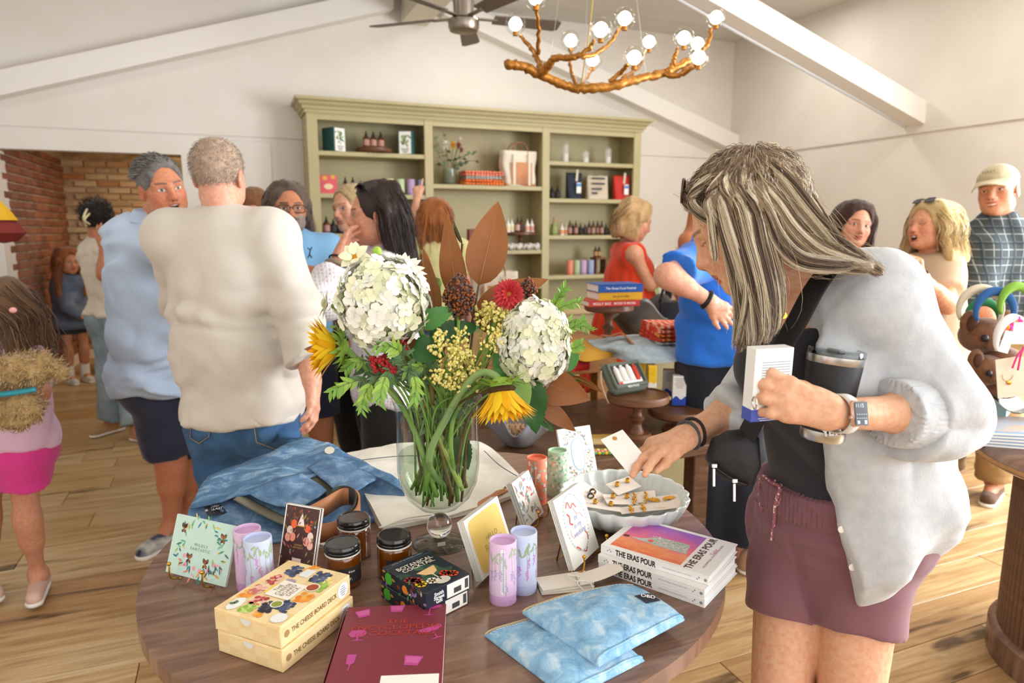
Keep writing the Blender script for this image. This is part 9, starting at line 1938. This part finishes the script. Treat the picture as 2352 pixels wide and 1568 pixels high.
for gd in GG:
 p=bez(gd[0],3);n=len(p)
 for i in range(n-1):w_=gd[1]*.5;hm_.cap(p[i],p[i+1],w_*(1-.45*i/n)*min(1,.5+i/3),w_*(1-.45*(i+1)/n)*min(1,.5+(i+1)/3),.012)
hcap=garment('hair',hm_,fab('hair_shadow','#75624f','#85705c',60,.6,300,0,.6),w1,.006,fold_noise(.003,(60,60,20),5))  # mid-tone brown hair mass and scalp beneath the strands
strands('hair_strands',GG,('#54433a','#826c58','#a8927a','#d6c5a8','#f0e6d2'),w1,480,.0007,.016,seed=31,steps=20,jit=.0004,weights=(.18,.20,.18,.24,.20))
strands('highlight_locks',[(g[0],.006,1)for g in GG],('#e9dcc0','#f3ead6','#cdbb9c'),w1,14,.0008,.006,seed=32,steps=18,jit=.0005)
strands('flyaway_hairs',[(g[0],g[1]*2.0,1)for g in GG],('#b59c74','#d9c79c'),w1,7,.0004,.03,seed=33,steps=16,jit=.004)
glasses(H1,'tortoiseshell sunglasses pushed up on the bending woman','#4a2a16',sunny=True,up=.048,back=.014,tilt=34,w=.028,h=.021)
pl=A3(PD(1725,352,1.2))-wc_
def comb1(P,N):
 d=P-pl;d=d-N*np.sum(d*N,1)[:,None];return d/(np.linalg.norm(d,axis=1)[:,None]+1e-6)+A3((0,0,-.15))
fuzz('crown_hairs',hcap,('#54433a','#826c58','#a8927a','#dccdb0'),w1,7000,.022,.0006,comb1,9,.08,(A3(H1[0])-wc_+H1[1]@A3((0,-.03,.05)),.10))
SUB=dict(label_band='body',cap='body',wrap_print='barrel',lid='barrel glass_body',hair_strands='hair',highlight_locks='hair',flyaway_hairs='hair',crown_hairs='hair',hair_fuzz='hair',combed_hair='hair',beard_hairs='beard',back_pocket='jeans',stitching='jeans body',zip_tape='body',seam='body',button='cardigan',sleeve_cuff='cardigan',drawstring='shorts',waistband='shorts sweatshirt',collar='shirt polo_shirt plaid_shirt',chest_emblem='polo_shirt',white_seal='glass_body',label='glass_body body',watch_glass='watch_case',watch_crown='watch_case',watch_display='watch_case',watch_face='watch_strap',ring_stone='ring',lens='rim',price_sticker='sleeve',publisher_mark='sleeve spine',sticker_text='sleeve',thumb_notch='drawer_front',printed_food='sleeve',barcode='barcode_label',side_print='carton',lid_print='carton',lid_line='carton',printed_text='carton',wave_print='carton',fine_print='carton',base_print='carton',star_marks='spine',cover_bottle_art='cover_photo',glass_print='cover_boards',price_card='cover_boards',midrib='blade',printed_leaves='front_card',tag_print='paper_tag',ball_tip='front_wire',gold_band='black_gold_earring',ear_lining='ear',sole='shoe',zip_pull='zip',zip='pouch',slider='clear_lid',window_frame='shell',insert_card='shell',red_mark='shell',mini_bottle='shell',handle_lining='leather_handle',webbing='bag_body',dark_flap='bag_body',pocket_flap='bag_body',woven_label='bag_body',black_stripes='bag_body',loop_strap='bag_body',paper_tag='bag_body',buckle='flap',strap_buckle='bag_strap',flute='core',edge_band='top',pendant='chain',ribbon='plush_body',plush_curls='plush_body',wood_shavings='bowl_wall')
kids={}
for o in list(COL.objects):
 if o.parent:kids.setdefault(o.parent.name,[]).append(o)
for o in list(COL.objects):
 if o.parent is None and o.get('category'):
  ks=kids.get(o.name,[]);first={}
  for k in ks:first.setdefault(k.name.split('.')[0],[]).append(k)
  cnt={}
  for k in ks:
   b=k.name.split('.')[0]
   for tgt in SUB.get(b,'').split():
    if tgt in first and k not in first[tgt]:
     i=cnt.get(b,0);cnt[b]=i+1;p=first[tgt][i%len(first[tgt])]
     if p.parent is not o:continue
     lm=p.matrix_local.inverted()@k.matrix_local;k.parent=p;k.matrix_local=lm;break
